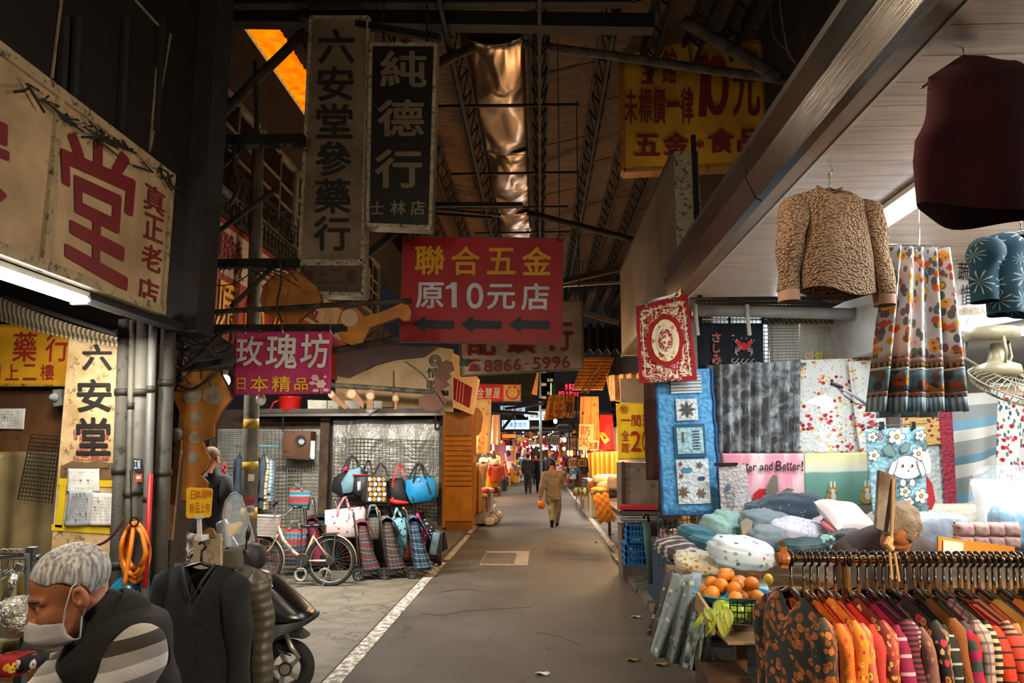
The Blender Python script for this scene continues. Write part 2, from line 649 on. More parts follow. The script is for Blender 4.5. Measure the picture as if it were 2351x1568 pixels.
def poly_px(mb,pts,pl):
	b=len(mb.v)
	mb.v.extend(tuple(pl(*p))for p in pts)
	mb.f.append(tuple(range(b,b+len(pts))))
	return mb
def line_px(mb,pts,w,pl,closed=False):
	"""a painted stroke of width w pixels along a pixel path"""
	k=len(pts)
	L,Rr=[],[]
	for i in range(k):
		a=pts[i-1]if(i>0 or closed)else pts[i]
		b=pts[(i+1)%k]if(i<k-1 or closed)else pts[i]
		dx,dy=b[0]-a[0],b[1]-a[1]
		q=math.hypot(dx,dy)or 1
		nx,ny=-dy/q*w/2,dx/q*w/2
		L.append(pl(pts[i][0]+nx,pts[i][1]+ny))
		Rr.append(pl(pts[i][0]-nx,pts[i][1]-ny))
	fs=[(i,(i+1)%k,k+(i+1)%k,k+i)for i in range(k if closed else k-1)]
	return mb.add(L+Rr,fs)
def sign_box(name,label,q,D,thick,face,frame,fw=0.03,cat='sign',group=None):
	"""lightbox or board seen from the lane: q = pixel rectangle or four corners, at depth D"""
	if len(q)==4 and not isinstance(q[0],tuple):
		q=[(q[0],q[1]),(q[2],q[1]),(q[2],q[3]),(q[0],q[3])]
	P=[at(x,y,D)for x,y in q]
	c=sum(P,Vector())/4
	t=T(name,label,cat,(c.x,c.y+thick/2,min(p.z for p in P)),group)
	b=Vector((0,thick,0))
	MB().prism([p+Vector((0,0.004,0))for p in P],[p+b for p in P]).build('panel',face,t)
	if fw:
		mb=MB()
		for i in range(4):
			a,e=P[i],P[(i+1)%4]
			mb.bar(a+b*0.5,e+b*0.5,fw,thick+0.02,up=(0,1,0))
		mb.build('frame',frame,t)
	return t
def hang_wire(parent,a,b,r=0.004,mat=None):
	return MB().tube([a,b],r,5).build('wire',mat or M('dark_wire','16130f',0.7),parent)
# ================================================================ SETTING
def S(o):
	o['kind']='structure'
	return o
def asphalt():
	n=N('asphalt')
	co=n.co()
	big=n.noise(co,0.9,5,0.6)
	c=n.ramp(big,[(0.3,'3c3833'),(0.5,'524c47'),(0.72,'645d56')])
	g=n.noise(co,160,3,0.7)
	c=n.mix(0.5,c,n.mix(n.step(g,0.35,0.7),(0.35,0.35,0.35,1),(1.3,1.25,1.2,1)),'MULTIPLY')
	st=n.noise(n.co(scale=(1,0.35,1)),3.2,6,0.7)
	c=n.mix(n.math('MULTIPLY',n.step(st,0.58,0.7),0.6),c,lin('25221f'))
	n.bump(n.noise(co,110,3,0.7),0.5,0.006)
	return n.fin(c,n.ramp(big,[(0.3,(0.62,)*3+(1,)),(0.7,(0.9,)*3+(1,))]),Specular_IOR_Level=0.3)
def concrete():
	n=N('patched_concrete')
	co=n.co()
	c=n.ramp(n.noise(co,1.1,6,0.65),[(0.3,'4a463b'),(0.48,'6b665a'),(0.55,'575247'),(0.7,'7b766a')])
	w=n.noise(n.co(scale=(1,1,1)),0.7,4,0.6)
	c=n.mix(n.math('MULTIPLY',n.step(n.math('ABSOLUTE',n.math('SUBTRACT',w,0.5)),0.008,0.002),0.7),c,lin('2b2822'))
	n.bump(n.noise(co,80,4,0.7),0.5,0.006)
	return n.fin(c,0.7)
def paint_line():
	n=N('worn_road_paint')
	co=n.co()
	f=n.noise(co,14,6,0.75)
	c=n.mix(n.step(f,0.42,0.55),lin('d8d2c6'),lin('6f6a62'))
	return n.fin(c,0.7)
floor=S(MB().span((-2.0,-1,-0.2),(9,75,0)).build('floor',asphalt()))
S(MB().span((-9,-1,-0.2),(-1.68,17.3,0.005)).build('floor.001',concrete()))
S(MB().span((-9,17.3,-0.2),(-2.0,75,0.004)).build('floor.002',M('side_paving','4a3d30',0.7,bump=0.4)))
LP=paint_line()
for y0,y1,x0,x1 in((4.6,12.2,-1.66,-1.52),(12.5,16.2,-1.6,-1.5),(16.6,26,-1.62,-1.52)):
	MB().span((x0,y0,0.0),(x1,y1,0.008)).build('marking',LP,floor)
for y0,y1,x0,x1 in((9.2,24,1.3,1.42),(24.5,45,1.34,1.44)):
	MB().span((x0,y0,0.0),(x1,y1,0.008)).build('marking',LP,floor)
curb=M('curb_stone','6c675f',0.75,col2='4a453e',bump=0.5,dirt='2a2621')
yy=5.6
while yy<13:
	L=R.uniform(0.7,1.0)
	MB().box((1.32+R.uniform(-.01,.01),yy+L/2,0.02),(0.22,L-0.02,0.07+R.uniform(0,.015)),(0,0,R.uniform(-.01,.01))).build('curb_block',curb,floor)
	yy+=L
m=MB()
for pts in([(968,1408),(1010,1414),(1060,1404),(1130,1398),(1220,1394)],[(1225,1450),(1290,1462),(1330,1480)],[(1010,1360),(1060,1352),(1100,1356)]):
	g=[gnd(*p)for p in pts]
	for a,b in zip(g,g[1:]):
		m.bar(a,b,R.uniform(.015,.03),0.004)
m.build('crack',M('tar_crack','1d1a17',0.7),floor)
# manhole: pale concrete patch and a chequered steel plate
mh=M('manhole_patch','8a7f74',0.7,bump=0.4)
a,b=gnd(1100,1298),gnd(1218,1266)
MB().span((a.x,a.y,0),(b.x-0.02,b.y,0.006)).build('manhole_patch',mh,floor)
mm=MB()
a,b=gnd(1106,1295),gnd(1186,1271)
mm.span((a.x,a.y,0),(b.x,b.y,0.012))
for i in range(16):
	for j in range(10):
		x=a.x+(b.x-a.x)*(i+0.5)/16
		y=a.y+(b.y-a.y)*(j+0.5)/10
		mm.box((x,y,0.014),(0.025,0.05,0.008),(0,0,0.6 if(i+j)%2 else-0.6))
mm.build('manhole_cover',M('worn_steel_plate','8d8276',0.45,0.7),floor)
# ---- market roof: two slopes falling to a foil-lined gutter
RV=6.6
def roof_z(x):
	return RV+0.22*(max(0,-0.86-x)+max(0,x+0.16))
def corr_mat():
	n=N('old_roof_sheet')
	co=n.co()
	c=n.ramp(n.noise(co,1.5,5,0.7),[(0.3,'3f2c1a'),(0.55,'6b4e30'),(0.75,'7d5d3b')])
	return n.fin(c,0.6)
CM=corr_mat()
ceil=S(MB().span((-3.2,4,roof_z(-3.2)+.3),(3.2,4.05,roof_z(3.2)+.34)).build('ceiling',M('dark_beam','120e0a',0.8)))
for i in range(24):
	y0=4.4+i*0.95
	MB().grid(lambda u,v:(-0.86-u*2.46,y0+v*0.95,roof_z(-0.86-u*2.46)+0.02*math.sin(v*2*math.pi*7)+R.uniform(0,.002)+0.01*(i%2)),1,42,0.004).build('roof_sheet',CM,ceil,smooth=False)
bm_=N('roof_board')
co=bm_.co(scale=(1,4,1),rot=(0,0,0.25))
bm_=bm_.fin(bm_.ramp(bm_.noise(co,5,6,0.75),[(0.3,'23180f'),(0.55,'4d3823'),(0.75,'5e4630')]),0.85)
for i in range(20):
	for j in range(3):
		y0,x0=4.4+i*1.15,-0.1+j*1.06
		MB().grid(lambda u,v:(x0+u*1.05,y0+v*1.14,roof_z(x0+u*1.05)+0.012*((i+j)%2)-0.03*math.sin(u*math.pi)*math.sin(v*math.pi)),4,4,0.02).build('roof_board',bm_,ceil)
foil=N('gutter_foil')
co=foil.co(scale=(1,0.5,1))
foil.bump(foil.noise(co,1.1,2,0.5,1.2),1.0,0.16)
foil=foil.fin(foil.mix(foil.noise(foil.co(),1.2,3),lin('a08a76'),lin('7a6a5a')),0.3,0.9)
for i,(y0,y1)in enumerate(((8.0,11.2),(11.15,14.2),(14.15,17.6),(17.5,22),(21.9,27))):
	MB().grid(lambda u,v:(-0.86+u*0.7,y0+v*(y1-y0),RV-0.04-0.1*math.sin(math.pi*u)+0.045*math.sin(v*7+i)*math.sin(u*5+v*4)-0.05*math.sin(v*math.pi)),12,24,0.003).build('foil_sheet',foil,ceil,smooth=True)
S(MB().span((-0.9,4.4,RV+0.05),(-0.1,27,RV+0.09)).build('ceiling.001',M('red_gutter','3a1713',0.7)))
# ---- upper facade over the recess, its windows, the building behind the shops
brick=M('sooty_tile','3a2919',0.85,col2='20170f',scale=20,bump=0.5,bscale=40)
S(MB().span((-3.6,6.9,2.95),(-3.42,27,4.5)).build('wall_left',brick))
S(MB().span((-3.6,6.9,5.72),(-3.42,27,6.62)).build('wall_left.001',brick))
S(MB().span((-3.9,6.4,4.2),(-3.4,7.1,6.6)).build('wall_left.002',brick))
S(MB().span((-5.2,6.9,4.45),(-3.6,27,4.5)).build('trim_1',brick))
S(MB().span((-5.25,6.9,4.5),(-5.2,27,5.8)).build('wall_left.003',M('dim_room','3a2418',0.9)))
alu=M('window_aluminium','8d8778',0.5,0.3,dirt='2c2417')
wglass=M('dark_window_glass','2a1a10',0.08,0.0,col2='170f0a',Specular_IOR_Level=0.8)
for i in range(6):
	y0=7.14+i*1.36
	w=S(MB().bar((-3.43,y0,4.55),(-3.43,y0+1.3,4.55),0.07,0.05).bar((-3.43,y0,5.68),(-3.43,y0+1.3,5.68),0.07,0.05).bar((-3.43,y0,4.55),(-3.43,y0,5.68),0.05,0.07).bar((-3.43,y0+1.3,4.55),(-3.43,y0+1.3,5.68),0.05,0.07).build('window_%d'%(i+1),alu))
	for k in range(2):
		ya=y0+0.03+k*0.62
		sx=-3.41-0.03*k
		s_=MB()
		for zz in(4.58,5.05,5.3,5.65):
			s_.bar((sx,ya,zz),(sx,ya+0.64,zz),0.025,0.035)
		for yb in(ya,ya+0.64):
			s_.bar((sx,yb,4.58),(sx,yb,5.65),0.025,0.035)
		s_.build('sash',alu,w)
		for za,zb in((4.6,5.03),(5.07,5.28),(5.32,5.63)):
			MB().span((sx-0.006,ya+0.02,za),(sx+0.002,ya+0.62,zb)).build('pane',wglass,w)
# golden corrugated plastic eave strip beyond the facade, lit by an unseen lamp above
gn=N('amber_roof_sheet')
gt=gn.add('BsdfTranslucent')
gn.link(gn.mix(gn.noise(gn.co(),7,4),lin('e0a040'),lin('8a5a20')),gt.inputs[0])
gn.link(gt.outputs[0],gn.t.nodes['Material Output'].inputs[0])
gold=gn.m
ev=S(MB().span((-3.95,7,7.1),(-3.82,20,7.3)).build('trim_2',M('dark_beam','120e0a')))
for i in range(12):
	y0=7.4+i*1.0
	MB().grid(lambda u,v:(-3.8+u*0.46,y0+v,7.22-0.03*u+0.025*math.sin(v*2*math.pi*6)),2,36,0.004).build('roof_sheet',gold,ev)
# wall behind the old man, dark tarpaulin panels above the light box
ply=M('brown_plywood','7a4a1c',0.75,col2='4a2b10',scale=3,bump=0.3,dirt='1d120a',damt=0.6)
S(MB().span((-7.0,5.8,0),(-3.0,5.95,2.75)).build('wall_front',ply))
S(MB().span((-7.0,5.7,2.62),(-2.85,5.85,3.4)).build('wall_front.001',M('dark_beam','120e0a')))
tarp=M('black_tarpaulin','0f0c09',0.55,col2='191310',scale=2)
pan=S(MB().span((-2.86,1.2,3.72),(-2.8,5.5,8)).build('wall_left.004',tarp))
for p0,p1 in(((141,0),(119,180)),((392,78),(344,350)),((311,0),(367,62)),((367,62),(344,350))):
	MB().bar(onx(*p0,-2.79),onx(*p1,-2.79),0.012,0.012).build('trim_strip',M('pale_strip','8a7a5c',0.6,dirt='2a2218',dscale=40),pan)
for px in(150,178,290,372):
	MB().bar(onx(px,40,-2.78),onx(px-14,300,-2.78),0.05,0.03).build('batten',M('dark_beam','120e0a'),pan)
S(MB().span((-2.86,1.2,2.66),(-2.74,5.5,2.72)).build('trim_3',M('dark_beam','120e0a')))
S(MB().span((-2.98,5.55,2.66),(-2.66,5.85,8)).build('pillar',M('sooty_column','1d1710',0.85,col2='100c08')))
# shop block beyond the recess
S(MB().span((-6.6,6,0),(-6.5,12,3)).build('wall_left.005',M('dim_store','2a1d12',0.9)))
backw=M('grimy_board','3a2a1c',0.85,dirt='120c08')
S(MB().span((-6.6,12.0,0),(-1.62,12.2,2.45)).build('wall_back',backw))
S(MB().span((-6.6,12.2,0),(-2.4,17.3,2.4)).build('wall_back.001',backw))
S(MB().span((-6.6,7.2,2.92),(-3.42,12.3,3.0)).build('ceiling.002',M('dark_soffit','241a12',0.9)))
# building on the far side of the lane, above the stall canopy
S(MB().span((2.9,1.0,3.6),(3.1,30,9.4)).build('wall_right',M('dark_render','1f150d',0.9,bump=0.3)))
S(MB().span((1.3,6.95,3.46),(6,7.6,3.6)).build('trim_4',M('dark_beam','120e0a')))
# ---- cloth stall canopy
CZ=3.18
def laminate():
	n=N('pale_wood_laminate')
	co=n.co(scale=(0.35,6,1))
	f=n.noise(co,5,6,0.65,0.4)
	c=n.ramp(f,[(0.3,'a68c76'),(0.5,'c9b29c'),(0.7,'d8c5b0')])
	return n.fin(c,0.38)
lam=laminate()
cst=S(MB().span((1.38,0.9,CZ+0.022),(6.2,6.9,CZ+0.05)).build('ceiling.003',M('canopy_deck','6c6256')))
yy=1.0
while yy<6.85:
	MB().span((1.41,yy,CZ),(6.2,min(yy+0.196,6.85),CZ+0.022)).build('plank',lam,cst)
	yy+=0.2
steel=N('brushed_canopy_steel')
co=steel.co(scale=(60,0.6,60))
steel.bump(steel.noise(co,3,3),0.15,0.01)
steel=steel.fin(steel.mix(steel.noise(steel.co(),1.5,3),lin('85827c'),lin('4a4742')),0.22,0.95)
fas=S(MB().prism([(1.405,0.9,3.165),(1.385,0.9,3.165),(1.385,0.9,3.2),(1.405,0.9,3.2)],[(1.405,6.85,3.165),(1.385,6.85,3.165),(1.385,6.85,3.2),(1.405,6.85,3.2)]).build('trim_5',M('white_trim','d9d2c6',0.4)))
pr=[(1.385,3.17),(1.27,3.15),(1.27,3.20),(1.385,3.21)]
MB().prism([(x,0.9,z)for x,z in pr],[(x,6.85,z)for x,z in pr]).build('timber_band',M('varnished_timber','8a6330',0.5,col2='5f4220',scale=2),fas)
for y0,y1 in((0.9,4.06),(4.075,6.87)):
	pr=[(1.272,3.14),(1.235,3.155),(1.18,3.28),(1.185,3.30),(1.185,3.37),(1.2,3.385),(1.2,3.46),(1.272,3.46)]
	MB().prism([(x,y0,z)for x,z in pr],[(x,y1,z)for x,z in pr]).build('steel_cladding',steel,fas)
S(MB().span((1.2,0.9,3.46),(6.2,6.9,3.5)).build('ceiling.004',M('canopy_top','241f1a',0.8)))
wht=M('stall_white_panel','cfd0cc',0.55,col2='b4b6b3',scale=3)
S(MB().span((1.95,8.2,0),(7,8.3,3.3)).build('wall_back.002',wht))
S(MB().span((5.6,1,0),(5.7,8.3,3.3)).build('wall_right.001',wht))
S(MB().span((2.95,5.75,2.62),(5.6,8.2,CZ)).build('trim_6',M('white_soffit','c9c6c0',0.5)))
# ================================================================ SIGNS AND ROOF STEEL
rust=M('rusty_steel','2a2019',0.8,0.3,col2='120d09',scale=12,bump=0.4)
black_steel=M('sooty_steel','17120e',0.75,0.3,col2='0c0907',scale=10,bump=0.3)
edge_white=M('chipped_white_edge','a89a80',0.65,col2='8a7c64',dirt='2b1a0e',damt=0.5,dscale=30)
red_paint=M('red_sign_paint','7c1116',0.6)
white_let=M('white_letters','d9dde0',0.55)
gold_let=M('yellow_letters','e2a914',0.55)
black_let=M('black_letters','15120f',0.7)
cream=M('aged_cream_acrylic','b49a76',0.5,col2='8d7656',scale=2.2,dirt='54432e',damt=0.62,dscale=14)
# -- long cream light box along the lane with red characters
SX=-2.69
xl=lambda x,y:onx(x,y,SX+0.008)
lb=T('shop_light_box','long cream light box with big dark red characters above white tube lamps','sign',(SX,4,2.7))
pan_q=[[(-330,-100),(128,244),(88,612),(-330,452)],[(140,254),(384,425),(362,700),(100,626)]]
c0,c1=onx(395,402,SX),onx(366,726,SX)
zb,zt,ye=2.70,c0.z,c0.y
MB().span((SX-0.3,1.2,zb),(SX,ye,zt)).build('housing',M('cream_housing','8f7c5e',0.6,col2='6d5c42',dirt='2c2114',damt=0.55),lb)
for i,(ya,yb)in enumerate(((1.25,onx(116,400,SX).y-0.02),(onx(116,400,SX).y+0.03,ye-0.04))):
	MB().span((SX-0.01,ya,zb+0.07),(SX+0.004,yb,zt-0.06)).build('face_panel',cream,lb)
m=MB()
for za in(zb+0.03,zt-0.03):
	m.bar((SX+0.005,1.2,za),(SX+0.005,ye,za),0.05,0.06)
for ya in(ye-0.02,onx(116,400,SX).y):
	m.bar((SX+0.005,ya,zb),(SX+0.005,ya,zt),0.045,0.04)
m.build('frame',M('pale_frame','a28f6c',0.5,dirt='2f2417',damt=0.52,dscale=20),lb)
drd=M('faded_dark_red','6d1217',0.65)
letters('lettering',[('堂',[(135,285),(318,360),(292,672),(150,590)]),('安',[(-150,190),(24,262),(20,470),(-150,420)]),('真',[(334,412),(382,446),(378,500),(330,478)]),('正',[(332,485),(378,505),(374,562),(330,545)]),('老',[(328,555),(374,572),(370,632),(326,612)]),('店',[(318,630),(366,650),(362,706),(316,690)])],xl,drd,lb,bold=0.035)
st=MB()
for i in range(26):
	u=R.random()
	p=onx(20+u*375,165+u*240+R.uniform(-6,10),SX+0.03)
	st.tube([p,p+Vector((0.01,R.uniform(-.15,.15),R.uniform(-.06,.02))),p+Vector((0.02,R.uniform(-.2,.2),R.uniform(-.12,.0)))],0.008,4)
s_=st.build('grimy_edge_fringe',M('soot','1a140d',0.95),lb)
s_['kind']='stuff'
# tube lamp below it
def tube_lamp(label,a,b,tubes=2,gap=0.09,r=0.014,strength=9,name='tube_lamp',col='eef6ff',hw=0.11):
	a,b=Vector(a),Vector(b)
	t=T(name,label,'lamp',(a+b)/2)
	side=(b-a).cross(Vector((0,0,1))).normalized()
	MB().bar(a+Vector((0,0,0.035)),b+Vector((0,0,0.035)),hw,0.03).build('housing',M('lamp_housing','dcdcd6',0.4),t)
	for k in range(tubes):
		o=side*gap*(k-(tubes-1)/2)
		MB().tube([a+o,b+o],r,10).build('tube',Memit('tube_light_%d'%int(strength),col,strength),t,smooth=True)
	mb=MB()
	for e in(a,b):
		mb.bar(e-side*hw*0.5,e+side*hw*0.5,0.03,0.05)
	mb.build('end_cap',M('lamp_cap','b8b8b0',0.5),t)
	return t
p=onx(207,690,-2.72)
tube_lamp('twin white tube lamp fixed below the cream light box',(-2.78,2.2,p.z+0.0),(-2.78,p.y,p.z),strength=7)
tb=MB()
aw=M('striped_awning','6a5c40')
aw=stripes('rolled_awning_stripe',[(1,'7e6f50'),(1,'3b301f')],0.07,axis=0)
AW=T('rolled_awning','rolled striped canvas awning above the yellow sign','awning',(-3.4,5.2,2.6))
MB().grid(lambda u,v:at(-60+u*330,655+u*118+10*math.sin(u*3)+v*(62-40*u),5.3+0.06*math.sin(v*3.14)),24,8,0.02,(2.2,0.3)).build('canvas',aw,AW)
MB().tube([at(-60,660,5.32),at(270,768,5.32)],0.02,8).build('roller',black_steel,AW)
# -- yellow sign of the medicine shop
yel=M('yellow_sign_face','d99d1a',0.55,col2='b97f12',scale=3,dirt='6a430e',damt=0.66)
t=sign_box('shop_sign','yellow board with red characters on the wall beside the cream pillar',(-120,748,160,884),5.66,0.05,yel,M('worn_yellow_frame','b58a1e',0.5,dirt='3b2a0c'),0.02)
letters('lettering',word('藥行',30,762,160,830,0.35),fpl(5.66),M('sign_red','97201a',0.6),t,0.02,0.08)
letters('lettering',word('請上二樓',-28,836,124,872,0.3),fpl(5.66),M('sign_red','97201a',0.6),t,0.015)
# -- leaning sign row on the facade
FX=-3.36
fx=lambda x,y:onx(x,y,FX+0.012)
t=T('facade_sign','white and red sign with yellow characters below the balcony rail','sign',(FX,8,2.9))
ya,yb=onx(426,500,FX).y,13.5
zt_,zm,zb_=4.17,3.62,2.93
MB().span((FX-0.05,ya,zm),(FX,yb,zt_)).build('white_panel',M('dingy_white','a8957c',0.6,dirt='4c3520'),t)
MB().span((FX-0.05,ya,zb_),(FX,yb,zm)).build('red_panel',M('sign_red_panel','8e1a1a',0.6,dirt='3f0d0c'),t)
MB().bar((FX,ya,zt_),(FX,yb,zt_),0.05,0.05).bar((FX,ya,zb_),(FX,ya,zt_),0.04,0.04).build('edge_strip',red_paint,t)
def fq(ya,yb,za,zb):
	return ya,yb,za,zb
def letters_on_x(name,items,X,mat,parent,bold=0.03):
	mb=MB()
	b=bold*0.55
	for ch,ya,yb,za,zb in items:
		v,f=glyph(ch)
		for k,(du,dv)in enumerate(((-b,0),(b,0),(0,-b),(0,b))):
			mb.add([(X+0.0012*k,ya+(a*(1-2*b)+b+du)*(yb-ya),za+(c*(1-2*b)+b+dv)*(zb-za))for a,c in v],f)
	return mb.build(name,mat,parent)
letters_on_x('lettering',[('聯',7.35,8.0,3.68,4.08),('合',8.3,8.95,3.68,4.08),('五',9.3,9.95,3.68,4.08),('金',10.3,10.95,3.68,4.08)],FX+0.01,drd,t,0.03)
letters_on_x('lettering',[('原',7.4,7.9,3.02,3.54),('正',8.22,8.62,3.1,3.46),('价',9.0,9.5,3.02,3.54),('店',9.9,10.4,3.02,3.54)],FX+0.01,gold_let,t,0.02)
MB().ring((FX+0.01,8.42,3.28),0.27,0.018,24,6,'x').build('ring_emblem',gold_let,t)
# -- balcony rail
br=T('balcony_rail','black iron balcony railing with scrolls outside the dark windows','railing',(-3.2,9,4.2))
mb=MB()
for zz in(4.2,4.42,4.72):
	mb.bar((-3.25,7.6,zz),(-3.25,13,zz),0.02,0.03)
mb.build('rail',black_steel,br)
mb=MB()
for i in range(44):
	y=7.6+i*0.123
	mb.bar((-3.25,y,4.2),(-3.25,y,4.42),0.012)
	if i%2==0:
		mb.ring((-3.25,y+0.12,4.57),0.075,0.01,12,4,'x')
s_=mb.build('scrollwork',black_steel,br)
s_['kind']='stuff'
# -- two tall hanging light boxes
mb=M('speckled_taupe','7d6b54',0.55,col2='5a4a37',scale=2.5,dirt='1b140d',damt=0.6,dscale=38)
t=sign_box('hanging_sign','tall taupe light box with a column of black brush characters',[(714,40),(846,40),(832,600),(688,600)],7.0,0.18,mb,edge_white,0.035)
letters('lettering',[(c,770-12*i/6-40,66+i*86,770-12*i/6+44,66+i*86+80)for i,c in enumerate('六安堂參藥行')],fpl(7.0,0.012),black_let,t,0.035)
hang_wire(t,at(740,44,7.05),at(744,-60,7.05),0.012)
hang_wire(t,at(830,44,7.05),at(832,-60,7.05),0.012)
t=sign_box('hanging_sign','low wide brown light box fixed under the tall taupe sign',[(686,606),(836,606),(834,676),(682,672)],6.98,0.2,M('dim_brown_face','4a3a28',0.5,dirt='1c140c'),edge_white,0.035)
letters('lettering',word('請上二樓',696,618,818,650,0.35),fpl(6.98,0.012),M('dim_red','4a1512',0.7),t,0.01)
t=sign_box('hanging_sign','tall black light box with pale block characters and a chipped white edge',[(852,102),(1000,102),(988,522),(844,516)],6.85,0.16,M('black_face','0e0c0a',0.5,col2='17120e'),edge_white,0.035)
pale=M('pale_taupe_letters','6f5f48',0.6,dirt='231a10',damt=0.58,dscale=26)
letters('lettering',[('純',872,116,980,200),('德',866,228,974,314),('行',860,342,970,432),('士',850,462,882,492),('林',896,460,932,494),('店',942,460,976,494)],fpl(6.85,0.012),pale,t,0.045)
hang_wire(t,at(880,100,6.9),at(882,-40,6.9),0.012)
hang_wire(t,at(980,100,6.9),at(980,-40,6.9),0.012)
# -- big red banner board
D=8.0
rf=M('red_board','b0101c',0.5,col2='970c17',scale=1.2)
t=sign_box('hanging_sign','large red board with yellow and white characters and three dark arrows',[(926,543),(1293,548),(1292,791),(917,785)],D,0.03,rf,M('board_edge','6d5a4a',0.6),0.008)
letters('lettering',[('聯',952,563,1021,631),('合',1036,565,1102,632),('五',1118,569,1184,630),('金',1198,567,1266,632)],fpl(D,0.01),gold_let,t,0.04)
letters('lettering',[('原',954,648,1019,708),('0',1071,649,1110,709),('元',1118,652,1183,710),('店',1196,650,1261,712)],fpl(D,0.01),white_let,t,0.04)
poly_px(MB(),[(1023,664),(1024,657),(1032,654),(1037,648),(1049,648),(1049,706),(1037,706),(1037,662)],fpl(D,0.01)).build('numeral',white_let,t)
for i in range(3):
	x=948+i*110
	m=poly_px(MB(),[(x,745),(x+28,725),(x+28,735),(x+94,737),(x+94,755),(x+28,754),(x+28,764)],fpl(D,0.01))
	m.build('arrow',M('navy_print','22323f',0.6),t)
for x in(936,1285):
	hang_wire(t,at(x,550,D-0.01),at(x,550,D)+Vector((0,0,6.5-at(x,550,D).z)),0.006)
	MB().ring(at(x+2,546,D-0.02),0.04,0.006,12,5,'y').build('wire_loop',M('dark_wire','16130f',0.7),t)
# -- telephone sign behind it
D=9.5
t=sign_box('hanging_sign','weathered cream board with dark red telephone number behind the red board',[(1054,700),(1336,690),(1338,846),(1057,862)],D,0.12,M('weathered_cream','a99476',0.6,col2='927d60',dirt='3d2e1d',damt=0.6,dscale=30),M('rough_grey_edge','6d6050',0.8,dirt='221a12'),0.015)
dr=M('dark_red_print','7d1518',0.6)
letters('lettering',[('配',1072,745,1136,816),('鑽',1163,742,1230,812),('行',1252,736,1316,806)],fpl(D),dr,t,0.04)
letters('lettering',[(c,1111+i*22.4,826-i*1.2,1129+i*22.4,855-i*1.2)if c!='-' else(c,1114+i*22.4,838-i*1.2,1124+i*22.4,841-i*1.2)for i,c in enumerate('8866-5996')],fpl(D),dr,t,0.05)
m=MB()
disc_px(m,1088,843,9,9,fpl(D,0.008),16)
poly_px(m,[(1075,852),(1080,838),(1096,838),(1101,852)],fpl(D,0.007))
line_px(m,[(1072,840),(1074,832),(1082,828),(1096,826),(1100,829)],5,fpl(D,0.008))
m.build('telephone_emblem',dr,t)
poly_px(MB(),[(1053,838),(1060,820),(1065,826),(1078,822),(1081,829),(1068,834),(1072,841)],fpl(D,0.02)).build('arrow',M('teal_print','1d3a3c',0.6),t)
hang_wire(t,at(1330,692,D),at(1330,692,D)+Vector((0,0,6.5-at(1330,692,D).z)),0.008)
# -- pink fabric banner
D=6.5
def cloth_fn(q,D,amp=0.012,nf=3.0,ph=0.0,sag=0.0,topamp=0.3,dy=0.0):
	"""hanging cloth: pixel corners (tl, tr, br, bl) at depth D, soft vertical folds; returns S(u, v) with v from the top"""
	P=[at(x,y,D)for x,y in q]
	def fn(u,v,off=0.0):
		a=P[0].lerp(P[1],u)
		b=P[3].lerp(P[2],u)
		p=a.lerp(b,v)
		w=math.sin(u*nf*2*math.pi+ph+1.3*v)+0.5*math.sin(u*nf*4.7+2.1*v+ph*2)
		p.y+=amp*w*(topamp+(1-topamp)*v)-off+dy*v
		p.z-=sag*math.sin(math.pi*u)
		return p
	return fn
def inv_quad(q):
	"""pixel -> (u, v) of a near-rectangular quad, by a few Newton steps"""
	A,B,C,E_=[np.array(p,float)for p in q]
	def fn(x,y):
		u=v=0.5
		t=np.array((x,y),float)
		for _ in range(8):
			p=(A*(1-u)+B*u)*(1-v)+(E_*(1-u)+C*u)*v
			du=(B-A)*(1-v)+(C-E_)*v
			dv=E_*(1-u)+C*u-A*(1-u)-B*u
			s=np.linalg.solve(np.stack((du,dv),1),t-p)
			u+=s[0]
			v+=s[1]
		return u,v
	return fn
def cloth(parent,name,q,D,mat,amp=0.012,nf=3.0,ph=0.0,sag=0.0,thick=0.006,nu=28,nv=24,topamp=0.3,dy=0.0,smooth=True):
	fn=cloth_fn(q,D,amp,nf,ph,sag,topamp,dy)
	P=[at(x,y,D)for x,y in q]
	w,h=(P[1]-P[0]).length,(P[3]-P[0]).length
	o=MB().grid(lambda u,v:fn(u,v),nu,nv,-thick,(w,h)).build(name,mat,parent,smooth=smooth)
	iq=inv_quad(q)
	return o,(lambda x,y,off=0.010:fn(*iq(x,y),off))
t=T('fabric_banner','pink fabric banner with white and yellow characters hung from a steel bar','banner',at(646,830,D))
o,pl=cloth(t,'cloth',[(538,762),(762,760),(760,904),(532,907)],D,M('pink_fabric','b23060',0.8,col2='a02653',scale=3,dirt='6d1a38',damt=0.68),0.008,1.5,0.4,topamp=0.9)
p2=lambda x,y:pl(x,y,0.016)
letters('lettering',[('玫',541,772,606,842),('瑰',613,768,684,848),('坊',690,766,756,846)],p2,M('banner_white','d8d2cc',0.7),t,0.035,0.06)
letters('lettering',[('日',544,868,566,896),('本',576,864,620,900),('精',626,864,668,900),('品',676,868,708,896)],p2,M('banner_yellow','e0a81e',0.7),t,0.03)
m=MB()
for cx,cy,r in((724,868,9),(738,882,12),(748,866,4)):
	disc_px(m,cx,cy,r,r*0.8,p2,20,0.2,0.18,6)
for cx,cy in((726,897),(750,896),(718,880)):
	disc_px(m,cx,cy,8,4,p2,12)
line_px(m,[(738,892),(740,904)],2,p2)
m.build('rose_print',M('rose_print_pink','e0b6b2',0.7),t)
for x in(562,648,758):
	MB().tube([at(x,745,D),at(x,758,D-0.02),at(x+2,766,D-0.012)],0.006,5).build('hook',M('bright_wire','9c968a',0.4,0.8),t)
